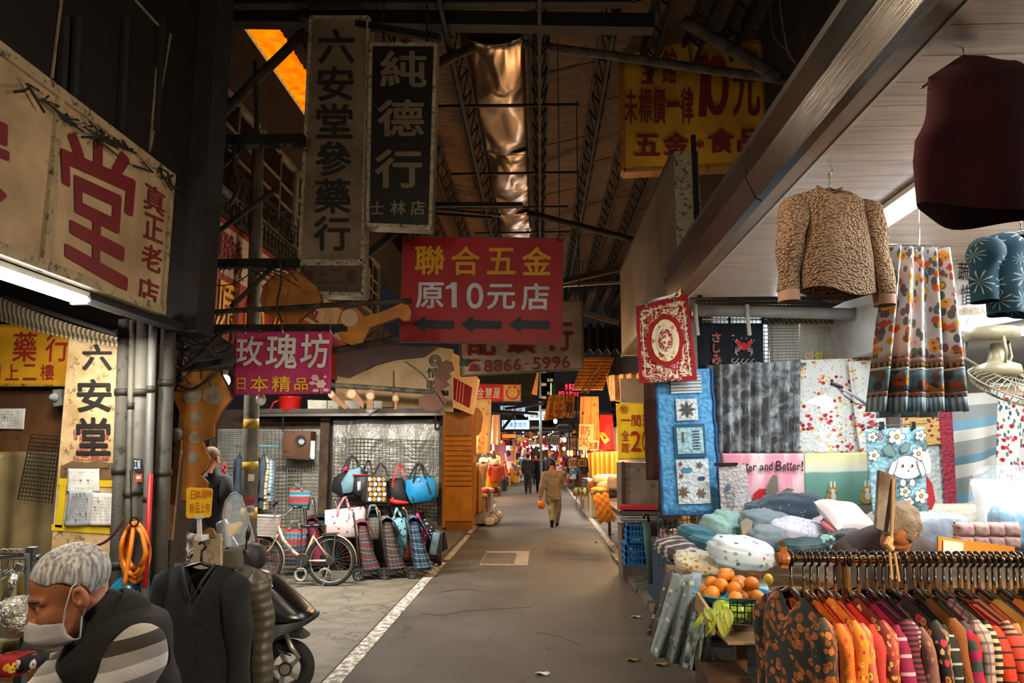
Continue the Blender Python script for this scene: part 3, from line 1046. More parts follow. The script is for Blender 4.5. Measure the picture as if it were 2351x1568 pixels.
# -- yellow board high on the dark wall
D=9.0
t=sign_box('wall_sign','big yellow board with dark red characters high on the dark wall',[(1428,100),(1748,97),(1762,376),(1432,392)],D,0.2,M('grimy_yellow','b8861a',0.6,col2='8f6512',scale=1.6,dirt='2a1c08',damt=0.63,dscale=16),M('orange_frame','8e5a1e',0.6,dirt='2a1808'),0.05)
dm=M('maroon_print','65131a',0.6,dirt='8f6512',damt=0.72,dscale=30)
letters('lettering',[('全',1470,114,1502,192),('館',1520,112,1552,194),('未',1434,204,1462,284),('標',1466,202,1496,282),('價',1498,202,1528,284),('一',1530,232,1560,246),('律',1562,200,1592,284),('0',1618,126,1672,266),('元',1682,124,1744,268)],fpl(D,0.03),dm,t,0.03)
poly_px(MB(),[(1594,140),(1612,126),(1626,126),(1622,268),(1604,268),(1610,142)],fpl(D,0.03)).build('numeral',dm,t)
letters('lettering',[('五',1456,308,1516,358),('金',1522,304,1582,356),('食',1624,296,1686,352),('品',1692,296,1752,350),('*',1596,322,1616,342)],fpl(D,0.03),dm,t,0.055)
# -- edge-on grey light box
WX=1.3
ya,yb=onx(1546,348,WX).y,onx(1425,700,WX).y
zt_,zb_=onx(1546,348,WX).z,onx(1565,652,WX).z
t=T('light_box','edge-on grey light box with a rusty speckled end beside the canopy corner','sign',(WX,(ya+yb)/2,zb_))
MB().span((WX,ya,zb_),(WX+0.24,yb,zt_)).build('housing',M('grey_acrylic','6a6058',0.5,col2='55493f',scale=1.5),t)
MB().span((WX-0.004,ya+0.05,zb_+0.05),(WX,yb-0.05,zt_-0.05)).build('face_panel',M('grey_acrylic2','766b60',0.45,col2='5d5249',scale=1.5),t)
MB().span((WX,ya-0.006,zb_),(WX+0.24,ya,zt_)).build('end_plate',M('rusty_plate','9a8c74',0.7,dirt='1f130b',damt=0.5,dscale=26),t)
MB().bar((WX+0.19,ya-0.02,zb_-0.1),(WX+0.19,ya-0.02,zt_+0.15),0.05,0.04).build('end_post',black_steel,t)
MB().bar((WX,ya,zb_),(WX,yb,zb_),0.04,0.04).bar((WX,ya,zt_),(WX,yb,zt_),0.04,0.04).build('frame',rust,t)
# ================================================================ roof steel
def lattice(label,x,z,y0,y1,h=0.32,w=0.2,pitch=0.26):
	t=T('lattice_purlin',label,'purlin',(x,(y0+y1)/2,z),'lattice purlins under the roof')
	for dx,dz in((-w/2,0),(w/2,0),(0,-h)):
		MB().bar((x+dx,y0,z+dz),(x+dx,y1,z+dz),0.04,0.04).build('chord',black_steel,t)
	mb=MB()
	k=int((y1-y0)/pitch)
	for i in range(k):
		ya,yb=y0+(y1-y0)*i/k,y0+(y1-y0)*(i+1)/k
		for dx in(-w/2,w/2):
			a,b=(x+dx,ya,z),(x,yb,z-h)
			if i%2:
				a,b=(x,ya,z-h),(x+dx,yb,z)
			mb.bar(a,b,0.018)
	s_=mb.build('lacing',black_steel,t)
	s_['kind']='stuff'
	return t
names={-2.85:'lattice steel purlin under the ribbed roof nearest the windows',-2.3:'second lattice steel purlin in from the dark windows',-1.7:'lattice steel purlin midway across the ribbed roof',-0.98:'lattice steel purlin running along the windowed side of the foil gutter',0.02:'lattice steel purlin running along the far edge of the foil gutter',0.85:'lattice steel purlin beneath the brown boards next to the gutter',1.45:'lattice steel purlin in the middle of the brown boards',2.0:'lattice steel purlin below the brown boards towards the yellow board',2.5:'lattice steel purlin tight against the dark wall'}
for x,l in names.items():
	lattice(l,x,roof_z(x)-0.1,7.2 if abs(x)>1 else 5,27)
for i,y in enumerate((9.2,11.6,13.3,14.9,16.3,18.4,21)):
	o=MB().bar((-1.35-0.1*(i%3),y,RV-0.3),(0.55+0.12*(i%2),y+0.1,RV-0.26),0.035,0.035).build('tie_rod',black_steel,loc=(0,y,RV-0.15))
	tag(o,'%s thin steel rod crossing under the foil gutter counted from the hanging signs'%['first','second','third','fourth','fifth','sixth','seventh'][i],'rod','rods under the gutter')
def beam(label,a,b,w=0.08,mat=None,name='steel_beam',h=None,cat='beam',fuzz=0,rnd=False):
	a,b=Vector(a),Vector(b)
	m=MB()
	if rnd:
		k=6
		m.tube([a.lerp(b,i/k)+Vector((0,0,R.uniform(-.006,.006)))for i in range(k+1)],w/2,10)
	else:
		m.bar(a,b,w,h)
	o=m.build(name,mat or rust,loc=(a+b)/2,smooth=rnd)
	return tag(o,label,cat)
dusty=M('dusty_pipe','4a4034',0.8,0.2,col2='1e1812',scale=7,bump=0.6,bscale=30)
beam('long dusty steel pipe brace slanting across the big yellow board',at(1178,96,8.2),at(1862,192,7.3),0.1,dusty,'pipe_brace',cat='pipe',rnd=True)
beam('dusty steel pipe brace slanting down from the foil to the black sign',at(1122,92,8.6),at(1000,148,7.4),0.11,dusty,'pipe_brace',cat='pipe',rnd=True)
beam('dark steel pipe slanting from the roof to the canopy end',at(1570,48,7.4),at(1790,180,7.2),0.13,dusty,'pipe_brace',cat='pipe',rnd=True)
beam('dark pipe brace above the edge-on grey light box',at(1212,488,12),at(1458,552,11.5),0.1,black_steel,'pipe_brace',cat='pipe',rnd=True)
beam('rusty tie beam crossing under the far roof boards',at(1230,660,15),at(1430,615,14),0.1,black_steel)
beam('pale steel rail across the far roof below the tie beam',at(1290,656,14.5),at(1424,648,14),0.05,M('dull_steel','57504a',0.4,0.6))
beam('thick steel brace falling to the far orange awning',at(1288,702,13),at(1424,742,12.5),0.09,black_steel)
beam('long crossbeam at the front edge of the roof',at(420,40,7.3),at(1500,56,7.3),0.16,black_steel)
beam('upper crossbeam near the top of the hanging signs',at(420,4,7.0),at(1450,0,7.0),0.12,black_steel)
beam('steel crossbeam level with the pale sign end above the red board',at(985,478,13.5),at(1150,494,13.5),0.06,M('dull_steel','57504a',0.4,0.6))
beam('second thin crossbeam level with the top of the red board',at(985,490,13.3),at(1130,500,13.3),0.05,black_steel)
beam('black brace under the tall black light box',at(990,470,8.5),at(1200,470,8.5),0.05,black_steel)
# truss on the windowed side
DL=6.75
beam('thick horizontal truss beam in front of the dark windows',at(376,327,DL),at(700,322,DL),0.1,black_steel)
beam('long diagonal truss pipe rising past the dark windows',at(385,385,DL),at(700,72,DL),0.1,rust,rnd=True)
beam('horizontal truss pipe over the facade sign',at(420,607,DL),at(686,604,DL),0.08,black_steel)
beam('lower truss bar carrying the pink banner',at(424,755,DL-0.12),at(800,754,DL-0.12),0.07,rust)
beam('knobbly bar running to the guitar-shaped key board',at(350,725,DL),at(945,690,DL),0.05,dusty,rnd=True)
beam('crooked pipe over the hexagonal key board',at(346,858,6.3),at(540,826,6.3),0.06,dusty,rnd=True)
beam('lower crooked pole near the guitar-shaped key board',at(762,806,DL),at(918,776,DL),0.07,dusty,rnd=True)
beam('slanting bar from the concrete pole to the truss',at(420,590,DL),at(640,430,DL),0.05,rust,rnd=True)
beam('short slanting bar beneath the truss pipe',at(530,705,DL),at(640,600,DL),0.045,dusty,rnd=True)
beam('thin vertical truss post beside the dark column',at(436,0,DL),at(420,760,DL),0.09,black_steel)
beam('thin vertical hanger bar before the dark windows',at(503,60,DL),at(494,420,DL),0.03,black_steel)
beam('second thin hanger bar before the dark windows',at(586,140,DL),at(590,330,DL),0.035,black_steel)
beam('diagonal bar between the two truss levels',at(430,470,DL),at(560,330,DL),0.05,black_steel,rnd=True)
beam('long slanting brace by the tall taupe light box',at(845,585,7.6),at(910,530,7.6),0.07,rust)
# second brace set under the far ends
beam('dusty crossbar holding the tall hanging light boxes',at(690,36,7.1),at(1010,88,6.95),0.07,black_steel)
# hanging cable tangles
cabm=M('black_cable','15120e',0.7,col2='241d14',scale=20)
def cable(label,pts,D,r=0.012,mat=None,name='cable',jit=0.03,n=22):
	P=[at(x,y,D+R.uniform(-jit,jit))for x,y in pts]
	out=[]
	k=len(P)
	for i in range(n+1):
		s=i/n*(k-1)
		j=min(int(s),k-2)
		f=s-j
		p0,p1,p2,p3=P[max(j-1,0)],P[j],P[j+1],P[min(j+2,k-1)]
		out.append(0.5*(2*p1+(p2-p0)*f+(2*p0-5*p1+4*p2-p3)*f*f+(3*p1-p0-3*p2+p3)*f**3))
	o=MB().tube(out,r,6).build(name,mat or cabm,loc=out[0],smooth=True)
	return tag(o,label,'cable')
cable('black cable drooping from the awning into the tangle',[(170,762),(260,790),(360,800),(430,770)],6.0)
cable('fuzzy cable hanging in the widest loop of the tangle',[(300,775),(400,850),(470,800),(520,760),(600,760)],6.1,0.016)
cable('dark cable sagging under the crooked pipe',[(330,800),(420,890),(490,860),(534,790)],6.15,0.012)
cable('thin pale wire between the dark tarpaulin and truss',[(228,305),(290,320),(340,326),(382,318)],5.2,0.004,M('pale_wire','a39a86',0.5))
cable('long thin wire crossing before the facade sign',[(380,640),(520,655),(600,620),(690,660)],6.6,0.006)
cable('dangling frayed rope under the truss beam',[(540,330),(536,380),(546,430),(528,470)],6.7,0.02)
cable('stringy cord dangling by the concrete pole',[(640,560),(646,640),(636,700),(648,740)],6.6,0.01)
cable('looping vine-like wire hanging in the dark beyond the canopy',[(1790,0),(1800,70),(1815,130),(1860,170)],5.4,0.01,dusty)
cable('thin wire curl hanging in the dark near the canopy',[(1768,20),(1780,90),(1830,120),(1850,60)],5.5,0.006,dusty)
cable('thin wire dropping past the red board edge',[(1052,500),(1056,540),(1050,560)],8.3,0.006)
cable('knotted string of dry twigs before the beige fascia',[(930,830),(970,860),(1000,900),(1020,930)],10.5,0.012)
m=MB()
for i in range(60):
	x,y=R.uniform(300,470),R.uniform(720,830)
	p=at(x,y,R.uniform(5.9,6.4))
	q=[p]
	for k in range(5):
		q.append(q[-1]+Vector((R.uniform(-.16,.16),R.uniform(-.05,.05),R.uniform(-.12,.09))))
	m.tube(q,R.uniform(.004,.011),5)
o=m.build('cable_tangle',cabm,loc=at(420,800,6.1))
tag(o,'dusty tangle of old black wires under the cream light box','cables',kind='stuff')
m=MB()
for i in range(120):
	x,y=R.choice([(R.uniform(430,690),325),(R.uniform(430,690),607),(R.uniform(430,900),755)])
	p=at(x,y+R.uniform(-5,8),6.7)
	m.tube([p,p+Vector((R.uniform(-.06,.06),0,R.uniform(-.05,-.01))),p+Vector((R.uniform(-.1,.1),0,R.uniform(-.16,-.02)))],R.uniform(.003,.008),4)
o=m.build('dust_strands',M('soot','1a140d',0.95),loc=at(560,600,6.7))
tag(o,'sooty strands of dust hanging from the truss bars','dust',kind='stuff')
# the concrete pole
def pole_mat():
	n=N('stained_concrete_pole')
	co=n.co()
	c=n.ramp(n.noise(n.co(scale=(1,1,.4)),5,5,0.65),[(0.35,'3f3b32'),(0.5,'6f6b61'),(0.65,'858178')])
	return n.fin(c,0.8)
PP=T('street_pole','grey concrete pole with yellow bands behind the pink banner','pole',gnd(566,1425))
b0=gnd(566,1425)
pd=b0.y
top=at(592,335,pd)
MB().tube([b0,b0.lerp(top,0.5),top],[0.085,0.08,0.065],20).build('shaft',pole_mat(),PP,smooth=True)
yb_=M('yellow_band','c9a01c',0.6,dirt='6b5a24',damt=0.5,dscale=14)
def on_pole(y,r=0.088):
	f=(b0.z-at(570,y,pd).z)/(b0.z-top.z)
	return b0.lerp(top,f),r
for y0,y1 in((1060,1077),(962,984),(1165,1190)):
	a_,_=on_pole(y1)
	b_,_=on_pole(y0)
	MB().tube([a_,b_],0.0855-0.004*(1200-y0)/240,20).build('yellow_band',yb_,PP,smooth=True)
# stickers curved on the pole
def sticker(y0,y1,a0,a1,mat,name='sticker',rr=0.087):
	lo,_=on_pole(y1)
	hi,_=on_pole(y0)
	return MB().grid(lambda u,v:hi.lerp(lo,v)+Vector((rr*math.sin(a0+(a1-a0)*u),-rr*math.cos(a0+(a1-a0)*u),0)),8,1,0).build(name,mat,PP)
sticker(1088,1104,0.15,0.9,M('paper_white','d5d2c8',0.7))
sticker(1138,1160,0.1,1.0,M('sticker_red','c0221f',0.6),rr=0.0875)
sticker(1160,1182,0.1,1.0,M('paper_white','d5d2c8',0.7),rr=0.0875)
lo,_=on_pole(1160)
letters('lettering',word('中興',570,1145,584,1157)+word('SENO',567,1165,585,1176,0.1),lambda x,y:at(x,y,pd-0.09),white_let if False else M('sticker_blue','1f4f86',0.6),PP,0.03)
# ================================================================ builders shared by goods, garments and people
def puff_px(mb,pts,D,thick,inset=0.12,layers=5,lean=0.0,uvs=False):
	"""a stuffed body from an outline in photo pixels: full width in the middle of its depth, drawn in at both faces"""
	P=[at(x,y,D)for x,y in pts]
	c=sum(P,Vector())/len(P)
	rings=[]
	for k in range(layers+1):
		t=k/layers
		s=1-inset*abs(2*t-1)**2.5
		rings.append([c+(p-c)*s+Vector((0,thick*t,0))for p in P])
	n=len(P)
	vs=[p for r in rings for p in r]
	fs=[]
	for k in range(layers):
		for i in range(n):
			j=(i+1)%n
			fs.append((k*n+i,k*n+j,(k+1)*n+j,(k+1)*n+i))
# domed front and back
	cf=c+Vector((0,-thick*0.12,0))
	cb=c+Vector((0,thick*1.12,0))
	vs+=[cf,cb]
	for i in range(n):
		j=(i+1)%n
		fs.append((len(vs)-2,j,i))
		fs.append((len(vs)-1,layers*n+i,layers*n+j))
	uv=[((p-P[0]).x,-(p-P[0]).z)for p in vs]
	return mb.add(vs,fs,uv)
def blob(mb,c,r,e1=1.0,e2=1.0,rot=None,nu=28,nv=16,wr=0.0,wk=9.0,seed=0,flat=0.0):
	"""soft superellipsoid with wrinkles"""
	c=Vector(c)
	m=Euler(rot).to_matrix()if rot else Matrix.Identity(3)
	rs=random.Random(seed)
	ph=[rs.uniform(0,6.28)for _ in range(6)]
	def sg(x,e):
		return math.copysign(abs(x)**e,x)
	vs,fs,uv=[],[],[]
	for j in range(nv+1):
		b=-math.pi/2+math.pi*j/nv
		for i in range(nu):
			a=2*math.pi*i/nu
			x=sg(math.cos(b),e2)*sg(math.cos(a),e1)
			y=sg(math.cos(b),e2)*sg(math.sin(a),e1)
			z=sg(math.sin(b),e2)
			w=1+wr*(math.sin(wk*x+ph[0]+3*y)*math.sin(wk*0.7*y+ph[1])+0.6*math.sin(wk*1.6*z+ph[2]+2*x)+0.5*math.sin(2.2*wk*(x+y)+ph[3]))
			vs.append(c+m@Vector((x*r[0]*w,y*r[1]*w,z*r[2]*w)))
			uv.append(((x*r[0]+0.35*z*r[2]),(y*r[1]+z*r[2])))
	for j in range(nv):
		for i in range(nu):
			fs.append((j*nu+i,j*nu+(i+1)%nu,(j+1)*nu+(i+1)%nu,(j+1)*nu+i))
	return mb.add(vs,fs,uv)
def pillow(mb,c,w,h,t,rot=None,seed=0,n=16,corner=0.25):
	"""square cushion with pinched corners"""
	c=Vector(c)
	m=rot if isinstance(rot,Matrix)else(Euler(rot).to_matrix()if rot else Matrix.Identity(3))
	rs=random.Random(seed)
	ph=[rs.uniform(0,6.28)for _ in range(4)]
	for sgn in(1,-1):
		def fn(u,v,sgn=sgn):
			x,y=2*u-1,2*v-1
			q=max(0.0,(1-x**4)*(1-y**4))
			pin=1-corner*0.22*(1-min(1,abs(x)**2*abs(y)**2))*(abs(x)**3*(1-abs(y))+abs(y)**3*(1-abs(x)))
			d=q**0.55*(1+0.05*math.sin(5*x+ph[0])*math.sin(6*y+ph[1]))
			return c+m@Vector((x*w/2*pin,y*h/2*pin,sgn*t/2*d))
		mb.grid(fn,n,n,0,(w,h))
	return mb
BLACKP=M('black_plastic','0d0d0e',0.35)
def hanger(t,O,Wd,hook=0.07,span=0.17,drop=0.06,mat=None,r=0.0045,loop=0.02,yaw=0.0):
	"""clothes hanger: open hook, stem and two sloping arms"""
	O,Wd=Vector(O),Vector(Wd).normalized()
	mat=mat or BLACKP
	hd=Matrix.Rotation(yaw,3,'Z')@Wd
	top=O+Vector((0,0,hook))
	pts=[O+Vector((0,0,-0.005)),O+Vector((0,0,hook-loop))]
	for i in range(9):
		a=-math.pi*0.5+math.pi*1.35*i/8
		pts.append(top+hd*(loop*math.cos(a))+Vector((0,0,loop*math.sin(a))))
	h=MB().tube(pts,r,6).tube([O-Wd*span-Vector((0,0,drop)),O-Wd*span*0.5-Vector((0,0,drop*0.4)),O,O+Wd*span*0.5-Vector((0,0,drop*0.4)),O+Wd*span-Vector((0,0,drop))],r*1.5,6).build('hanger',mat,t,smooth=True)
	return h
def garment(t,O,Wd,half=0.2,L=0.62,slope=0.3,thick=0.05,sleeve=0.5,spread=0.03,mat=None,smat=None,neck=0.075,dip=0.06,vneck=0.0,flare=1.06,folds=0.25,fk=26,seed=0,sr=0.062,hem=0.0,nu=48,nv=18,collar=None,backdip=0.015,sl_fwd=0.0,cuff=None,armhole=0.0):
	"""hanging top: O = centre of the neck, Wd = direction across the shoulders; front looks along Wd x up"""
	O,Wd=Vector(O),Vector(Wd).normalized()
	Nd=Wd.cross(Vector((0,0,1))).normalized()
	rs=random.Random(seed)
	ph=[rs.uniform(0,6.28)for _ in range(5)]
	def body(u,v):
		a=2*math.pi*u
		w=half*(1+(flare-1)*v)*(1-0.06*math.sin(math.pi*min(1,v*1.6)))
		if not sleeve and armhole:
			w*=1-armhole*max(0,1-(v/0.42)**2.5)**0.8
		y=w*math.cos(a)
		ny=abs(y)
		sh=-slope*max(0,ny-neck*0.8)
		tt=thick*min(1,(v*7)**0.5)+0.004
		fo=1+folds*v*math.sin(y*fk+ph[0])+0.5*folds*v*math.sin(y*fk*2.1+ph[1]+3*v)
		n=tt*math.sin(a)*fo
		z=sh*(1-v)-L*v
		if ny<neck:
			q=1-(ny/neck)**2
			dd=(dip if math.sin(a)>0 else backdip)
			if vneck and math.sin(a)>0:
				dd,q=vneck,1-ny/neck
			z-=dd*q*max(0,1-v*3)
		z-=hem*v*math.sin(3*y/half+ph[2])
		return O+Wd*y+Nd*n+Vector((0,0,z))
	MB().grid(body,nu,nv,0,(4*half,L),closed_u=True).build('body',mat,t,smooth=True)
	if sleeve:
		for sg in(-1,1):
			p0=Vector((sg*(half-0.3*sr),0,-slope*(half-neck)*0.85-0.012))
			p1=Vector((sg*(half+spread*0.55),sl_fwd*0.4,p0.z-sleeve*0.45))
			p2=Vector((sg*(half+spread),sl_fwd,p0.z-sleeve))
			def slv(u,v,sg=sg):
				a=2*math.pi*u
				p=p0.lerp(p1,v*2)if v<0.5 else p1.lerp(p2,v*2-1)
				r=sr*(1-0.32*v)
				if v<0.14:
					r*=0.2+0.8*math.sqrt(v/0.14)
				tt=min(thick*0.85,r)*(1+0.2*math.sin(8*v+ph[3]+sg))
				q=1+0.12*math.sin(15*v+ph[4]+2*sg)
				return O+Wd*(p.x+r*math.cos(a)*q)+Nd*(p.y+tt*math.sin(a))+Vector((0,0,p.z+0.3*r*math.cos(a)*sg*(1-v)))
			MB().grid(slv,16,14,0,(0.3,sleeve),closed_u=True).build('sleeve',smat or mat,t,smooth=True)
			if cuff:
				q=O+Wd*p2.x+Nd*p2.y+Vector((0,0,p2.z))
				MB().grid(lambda u,v:q+Wd*(sr*0.62*math.cos(2*math.pi*u))+Nd*(thick*0.6*math.sin(2*math.pi*u))+Vector((0,0,-0.055*v)),14,2,0,(0.2,0.05),closed_u=True).build('cuff',cuff,t,smooth=True)
	if collar:
		pts=[]
		for i in range(20):
			a=2*math.pi*i/20
			y=neck*0.95*math.cos(a)
			dd=(dip if math.sin(a)>0 else backdip)*(1-math.cos(a)**2)
			if vneck and math.sin(a)>0:
				dd=vneck*(1-abs(math.cos(a)))
			pts.append(O+Wd*y+Nd*(0.012*math.sin(a))+Vector((0,0,-dd+0.004)))
		MB().tube(pts,0.007,6,closed=True).build('neckband',collar,t,smooth=True)
# ---------------------------------------------------------------- people
def hand_sdf(X,Y,Z,w,fdir,side,k=1.0):
	"""relaxed hand at wrist w: palm, four curled unequal fingers and a thumb leaving the side of the palm"""
	w,f,s=Vector(w),Vector(fdir).normalized(),Vector(side).normalized()
	s=(s-f*s.dot(f)).normalized()
	n=f.cross(s)
	pc=w+f*0.05*k
	rot=[[s.x,f.x,n.x],[s.y,f.y,n.y],[s.z,f.z,n.z]]
	d=d_box(X,Y,Z,pc,(0.04*k,0.05*k,0.014*k),0.012*k,rot)
	for i,l in enumerate((0.068,0.078,0.072,0.058)):
		o=w+f*0.095*k+s*(0.03-0.02*i)*k
		m=o+f*l*0.5*k+n*0.008*k
		e=m+f*l*0.32*k+n*0.034*k
		d=np.minimum(d,np.minimum(d_cone(X,Y,Z,o,m,0.0095*k,0.0088*k),d_cone(X,Y,Z,m,e,0.0088*k,0.0075*k)))
	o=w+f*0.03*k+s*0.036*k
	m=o+f*0.03*k+s*0.026*k+n*0.01*k
	e=m+f*0.034*k+n*0.012*k
	return np.minimum(d,np.minimum(d_cone(X,Y,Z,o,m,0.013*k,0.011*k),d_cone(X,Y,Z,m,e,0.011*k,0.009*k)))
def head_local(a,b,c):
	"""head in its own axes: a towards the face, b towards the left ear, c up; origin between the ears"""
	d=d_ell(a,b,c,(-0.008,0,0.046),(0.098,0.077,0.084))
	d=smin(d,d_ell(a,b,c,(0.036,0,-0.03),(0.058,0.058,0.088)),0.03)
	d=smin(d,d_ell(a,b,c,(0.045,0,-0.088),(0.046,0.048,0.036)),0.025)
	d=smin(d,d_cone(a,b,c,(-0.03,0,-0.05),(-0.065,0,-0.2),0.055,0.062),0.03)
	for s in(-1,1):
		d=smin(d,d_ell(a,b,c,(0.068,s*0.036,-0.03),(0.03,0.024,0.028)),0.02)
		d=smin(d,d_cone(a,b,c,(0.09,s*0.012,0.022),(0.072,s*0.048,0.018),0.012,0.01),0.014)
		d=np.maximum(d,-(d_ell(a,b,c,(0.1,s*0.034,-0.001),(0.022,0.017,0.012))))
		d=smin(d,d_ell(a,b,c,(0.079,s*0.034,-0.002),(0.015,0.016,0.013)),0.004)
		ear=d_ell(a,b,c,(-0.012,s*0.083,-0.006),(0.02,0.012,0.033))
		ear=np.maximum(ear,-d_ell(a,b,c,(-0.006,s*0.095,0.0),(0.011,0.011,0.019)))
		ear=np.minimum(ear,d_ell(a,b,c,(-0.006,s*0.08,-0.034),(0.01,0.008,0.011)))
		d=smin(d,ear,0.008)
	d=smin(d,d_cone(a,b,c,(0.094,0,0.008),(0.112,0,-0.03),0.008,0.013),0.014)
	for s in(-1,1):
		d=smin(d,d_ell(a,b,c,(0.1,s*0.013,-0.036),(0.011,0.009,0.009)),0.008)
	d=smin(d,d_ell(a,b,c,(0.088,0,-0.062),(0.012,0.024,0.006)),0.008)
	d=smin(d,d_ell(a,b,c,(0.085,0,-0.073),(0.013,0.021,0.007)),0.008)
	return d
def skinmat(name,c1,c2):
	if name in MC:
		return MC[name]
	n=N(name)
	co=n.co()
	c=n.mix(n.noise(co,18,4,0.6),lin(c1),lin(c2))
	v=n.vor(co,110)
	c=n.mix(n.math('MULTIPLY',n.step(v.outputs['Distance'],0.28,0.18),n.step(n.sep(v.outputs['Color'])[0],0.93,0.95)),c,tuple(x*0.45 for x in lin(c2)[:3])+(1,))
	n.bump(n.noise(co,90,3),0.25,0.003)
	n.b.inputs['Subsurface Weight'].default_value=0.12
	n.b.inputs['Subsurface Radius'].default_value=(0.01,0.004,0.002)
	MC[name]=n.fin(c,0.5)
	return MC[name]
def person(name,label,J,head_f,skin,hair,top,legs,shoe,head_up=(0,0,1),group=None,res=0.014,hair_f=None,sleeve_to=1.0,tm=0.022,vest=None,hres=0.006,sleevemat=None,hair_wr=0.0,chest=(0.17,0.115),belly=(0.15,0.11),sh_in=0.0):
	"""J: joints head, neck, chest, pelvis, shoulder/elbow/wrist/hip/knee/ankle pairs (first the one on the person's left)"""
	V={k:([Vector(q)for q in v]if isinstance(v,(list,))else Vector(v))for k,v in J.items()}
	base=(V['ankle'][0]+V['ankle'][1])/2
	t=T(name,label,'person',(base.x,base.y,0),group)
	f=Vector(head_f).normalized()
	u=Vector(head_up)
	u=(u-f*u.dot(f)).normalized()
	l=u.cross(f)
	allp=[q for v in V.values()for q in(v if isinstance(v,list)else[v])]
	lo=[min(p[i]for p in allp)-0.3 for i in range(3)]
	hi=[max(p[i]for p in allp)+0.3 for i in range(3)]
# torso axes
	up=(V['neck']-V['pelvis']).normalized()
	sd=(V['shoulder'][0]-V['shoulder'][1]).normalized()
	fw=up.cross(sd)
	rot=[[sd[i],-fw[i],up[i]]for i in range(3)]
	def torso(X,Y,Z,g):
		d=d_ell(X,Y,Z,V['chest'],(chest[0]+g,chest[1]+g,0.2+g),rot)
		d=smin(d,d_ell(X,Y,Z,V['chest'].lerp(V['pelvis'],0.55),(belly[0]+g,belly[1]+g,0.2+g),rot),0.08)
		d=smin(d,d_cone(X,Y,Z,V['shoulder'][0]-sd*(0.03+sh_in*(g>0)),V['shoulder'][1]+sd*(0.03+sh_in*(g>0)),0.062+g,0.062+g),0.07)
		d=smin(d,d_ell(X,Y,Z,V['pelvis'],(0.16+g,0.11+g,0.12+g),rot),0.06)
		return d
	def arm(X,Y,Z,i,g,to=1.0):
		s,e,w=V['shoulder'][i],V['elbow'][i],V['wrist'][i]
		d=smin(d_cone(X,Y,Z,s,e,0.052+g,0.04+g),d_cone(X,Y,Z,e,e.lerp(w,to),0.041+g,0.041+g-0.013*to),0.03)
		return d
	def leg(X,Y,Z,i,g):
		h,k,a=V['hip'][i],V['knee'][i],V['ankle'][i]
		return smin(d_cone(X,Y,Z,h,k,0.082+g,0.054+g),smin(d_cone(X,Y,Z,k,a,0.054+g,0.038+g),d_cone(X,Y,Z,k.lerp(a,0.1),k.lerp(a,0.5),0.052+g,0.05+g),0.03),0.04)
	def body(X,Y,Z):
		d=torso(X,Y,Z,0)
		d=smin(d,d_cone(X,Y,Z,V['neck']-up*0.03,V['head']-u*0.05-f*0.03,0.06,0.055),0.05)
		for i in(0,1):
			d=smin(d,arm(X,Y,Z,i,0),0.03)
			d=smin(d,leg(X,Y,Z,i,0),0.04)
			fd=V['wrist'][i]-V['elbow'][i]
			hd=hand_sdf(X,Y,Z,V['wrist'][i],fd,fw if abs(fd.normalized().dot(fw))<0.8 else up)
			d=smin(d,hd,0.012)
		return d
	mb=MB()
	sdf_add(mb,body,lo,hi,res)
	hv,hf=sdf_mesh(head_local,(-0.14,-0.12,-0.16),(0.15,0.12,0.16),hres)
	H=V['head']
	mb.add([H+f*a+l*b+u*c for a,b,c in hv],hf.tolist())
	mb.build('body',skin,t,smooth=True)
# clothes
	mb=MB()
	def topf(X,Y,Z):
		d=torso(X,Y,Z,tm)
		d=smin(d,d_cone(X,Y,Z,V['neck']-up*0.05,V['neck']+(V['head']-V['neck'])*0.2,0.085+sh_in,0.074),0.05)
		if sleeve_to>0 and not sleevemat:
			for i in(0,1):
				d=smin(d,arm(X,Y,Z,i,tm*0.9,sleeve_to),0.04)
		ax=(X-V['pelvis'].x)*up.x+(Y-V['pelvis'].y)*up.y+(Z-V['pelvis'].z)*up.z
		d=d+0.004*np.sin(34*Z+9*X)*np.sin(21*X+13*Y+4*Z)
		return np.maximum(d,-0.02-ax)
	sdf_add(mb,topf,lo,hi,res)
	mb.build('top' if not vest else vest,top,t,smooth=True)
	if sleevemat:
		for i in(0,1):
			mb=MB()
			sdf_add(mb,lambda X,Y,Z:arm(X,Y,Z,i,tm*0.8,sleeve_to)+0.003*np.sin(60*Z+20*X),lo,hi,res*0.8)
			mb.build('sleeve',sleevemat,t,smooth=True)
	mb=MB()
	def legf(X,Y,Z):
		d=d_ell(X,Y,Z,V['pelvis']-up*0.03,(0.165+0.012,0.115+0.012,0.11),rot)
		for i in(0,1):
			d=smin(d,leg(X,Y,Z,i,0.022),0.03)
		d=d+0.004*np.sin(40*Z+6*X)
		return np.maximum(d,(min(V['ankle'][0].z,V['ankle'][1].z)-0.01)-Z)
	sdf_add(mb,legf,lo,hi,res)
	mb.build('trousers',legs,t,smooth=True)
	for i in(0,1):
		a=V['ankle'][i]
		ff=Vector((fw.x,fw.y,0)).normalized()
		ff2=J.get('toe',[ff,ff])[i]
		ff2=Vector(ff2).normalized()
		mb=MB()
		sdf_add(mb,lambda X,Y,Z:smin(d_cone(X,Y,Z,a-Vector((0,0,0.035))-ff2*0.04,a-Vector((0,0,0.045))+ff2*0.13,0.042,0.036),d_cone(X,Y,Z,a,a-Vector((0,0,0.03)),0.045,0.045),0.03),[a.x-.25,a.y-.25,a.z-.2],[a.x+.25,a.y+.25,a.z+.2],0.01)
		mb.build('shoe',shoe,t,smooth=True)
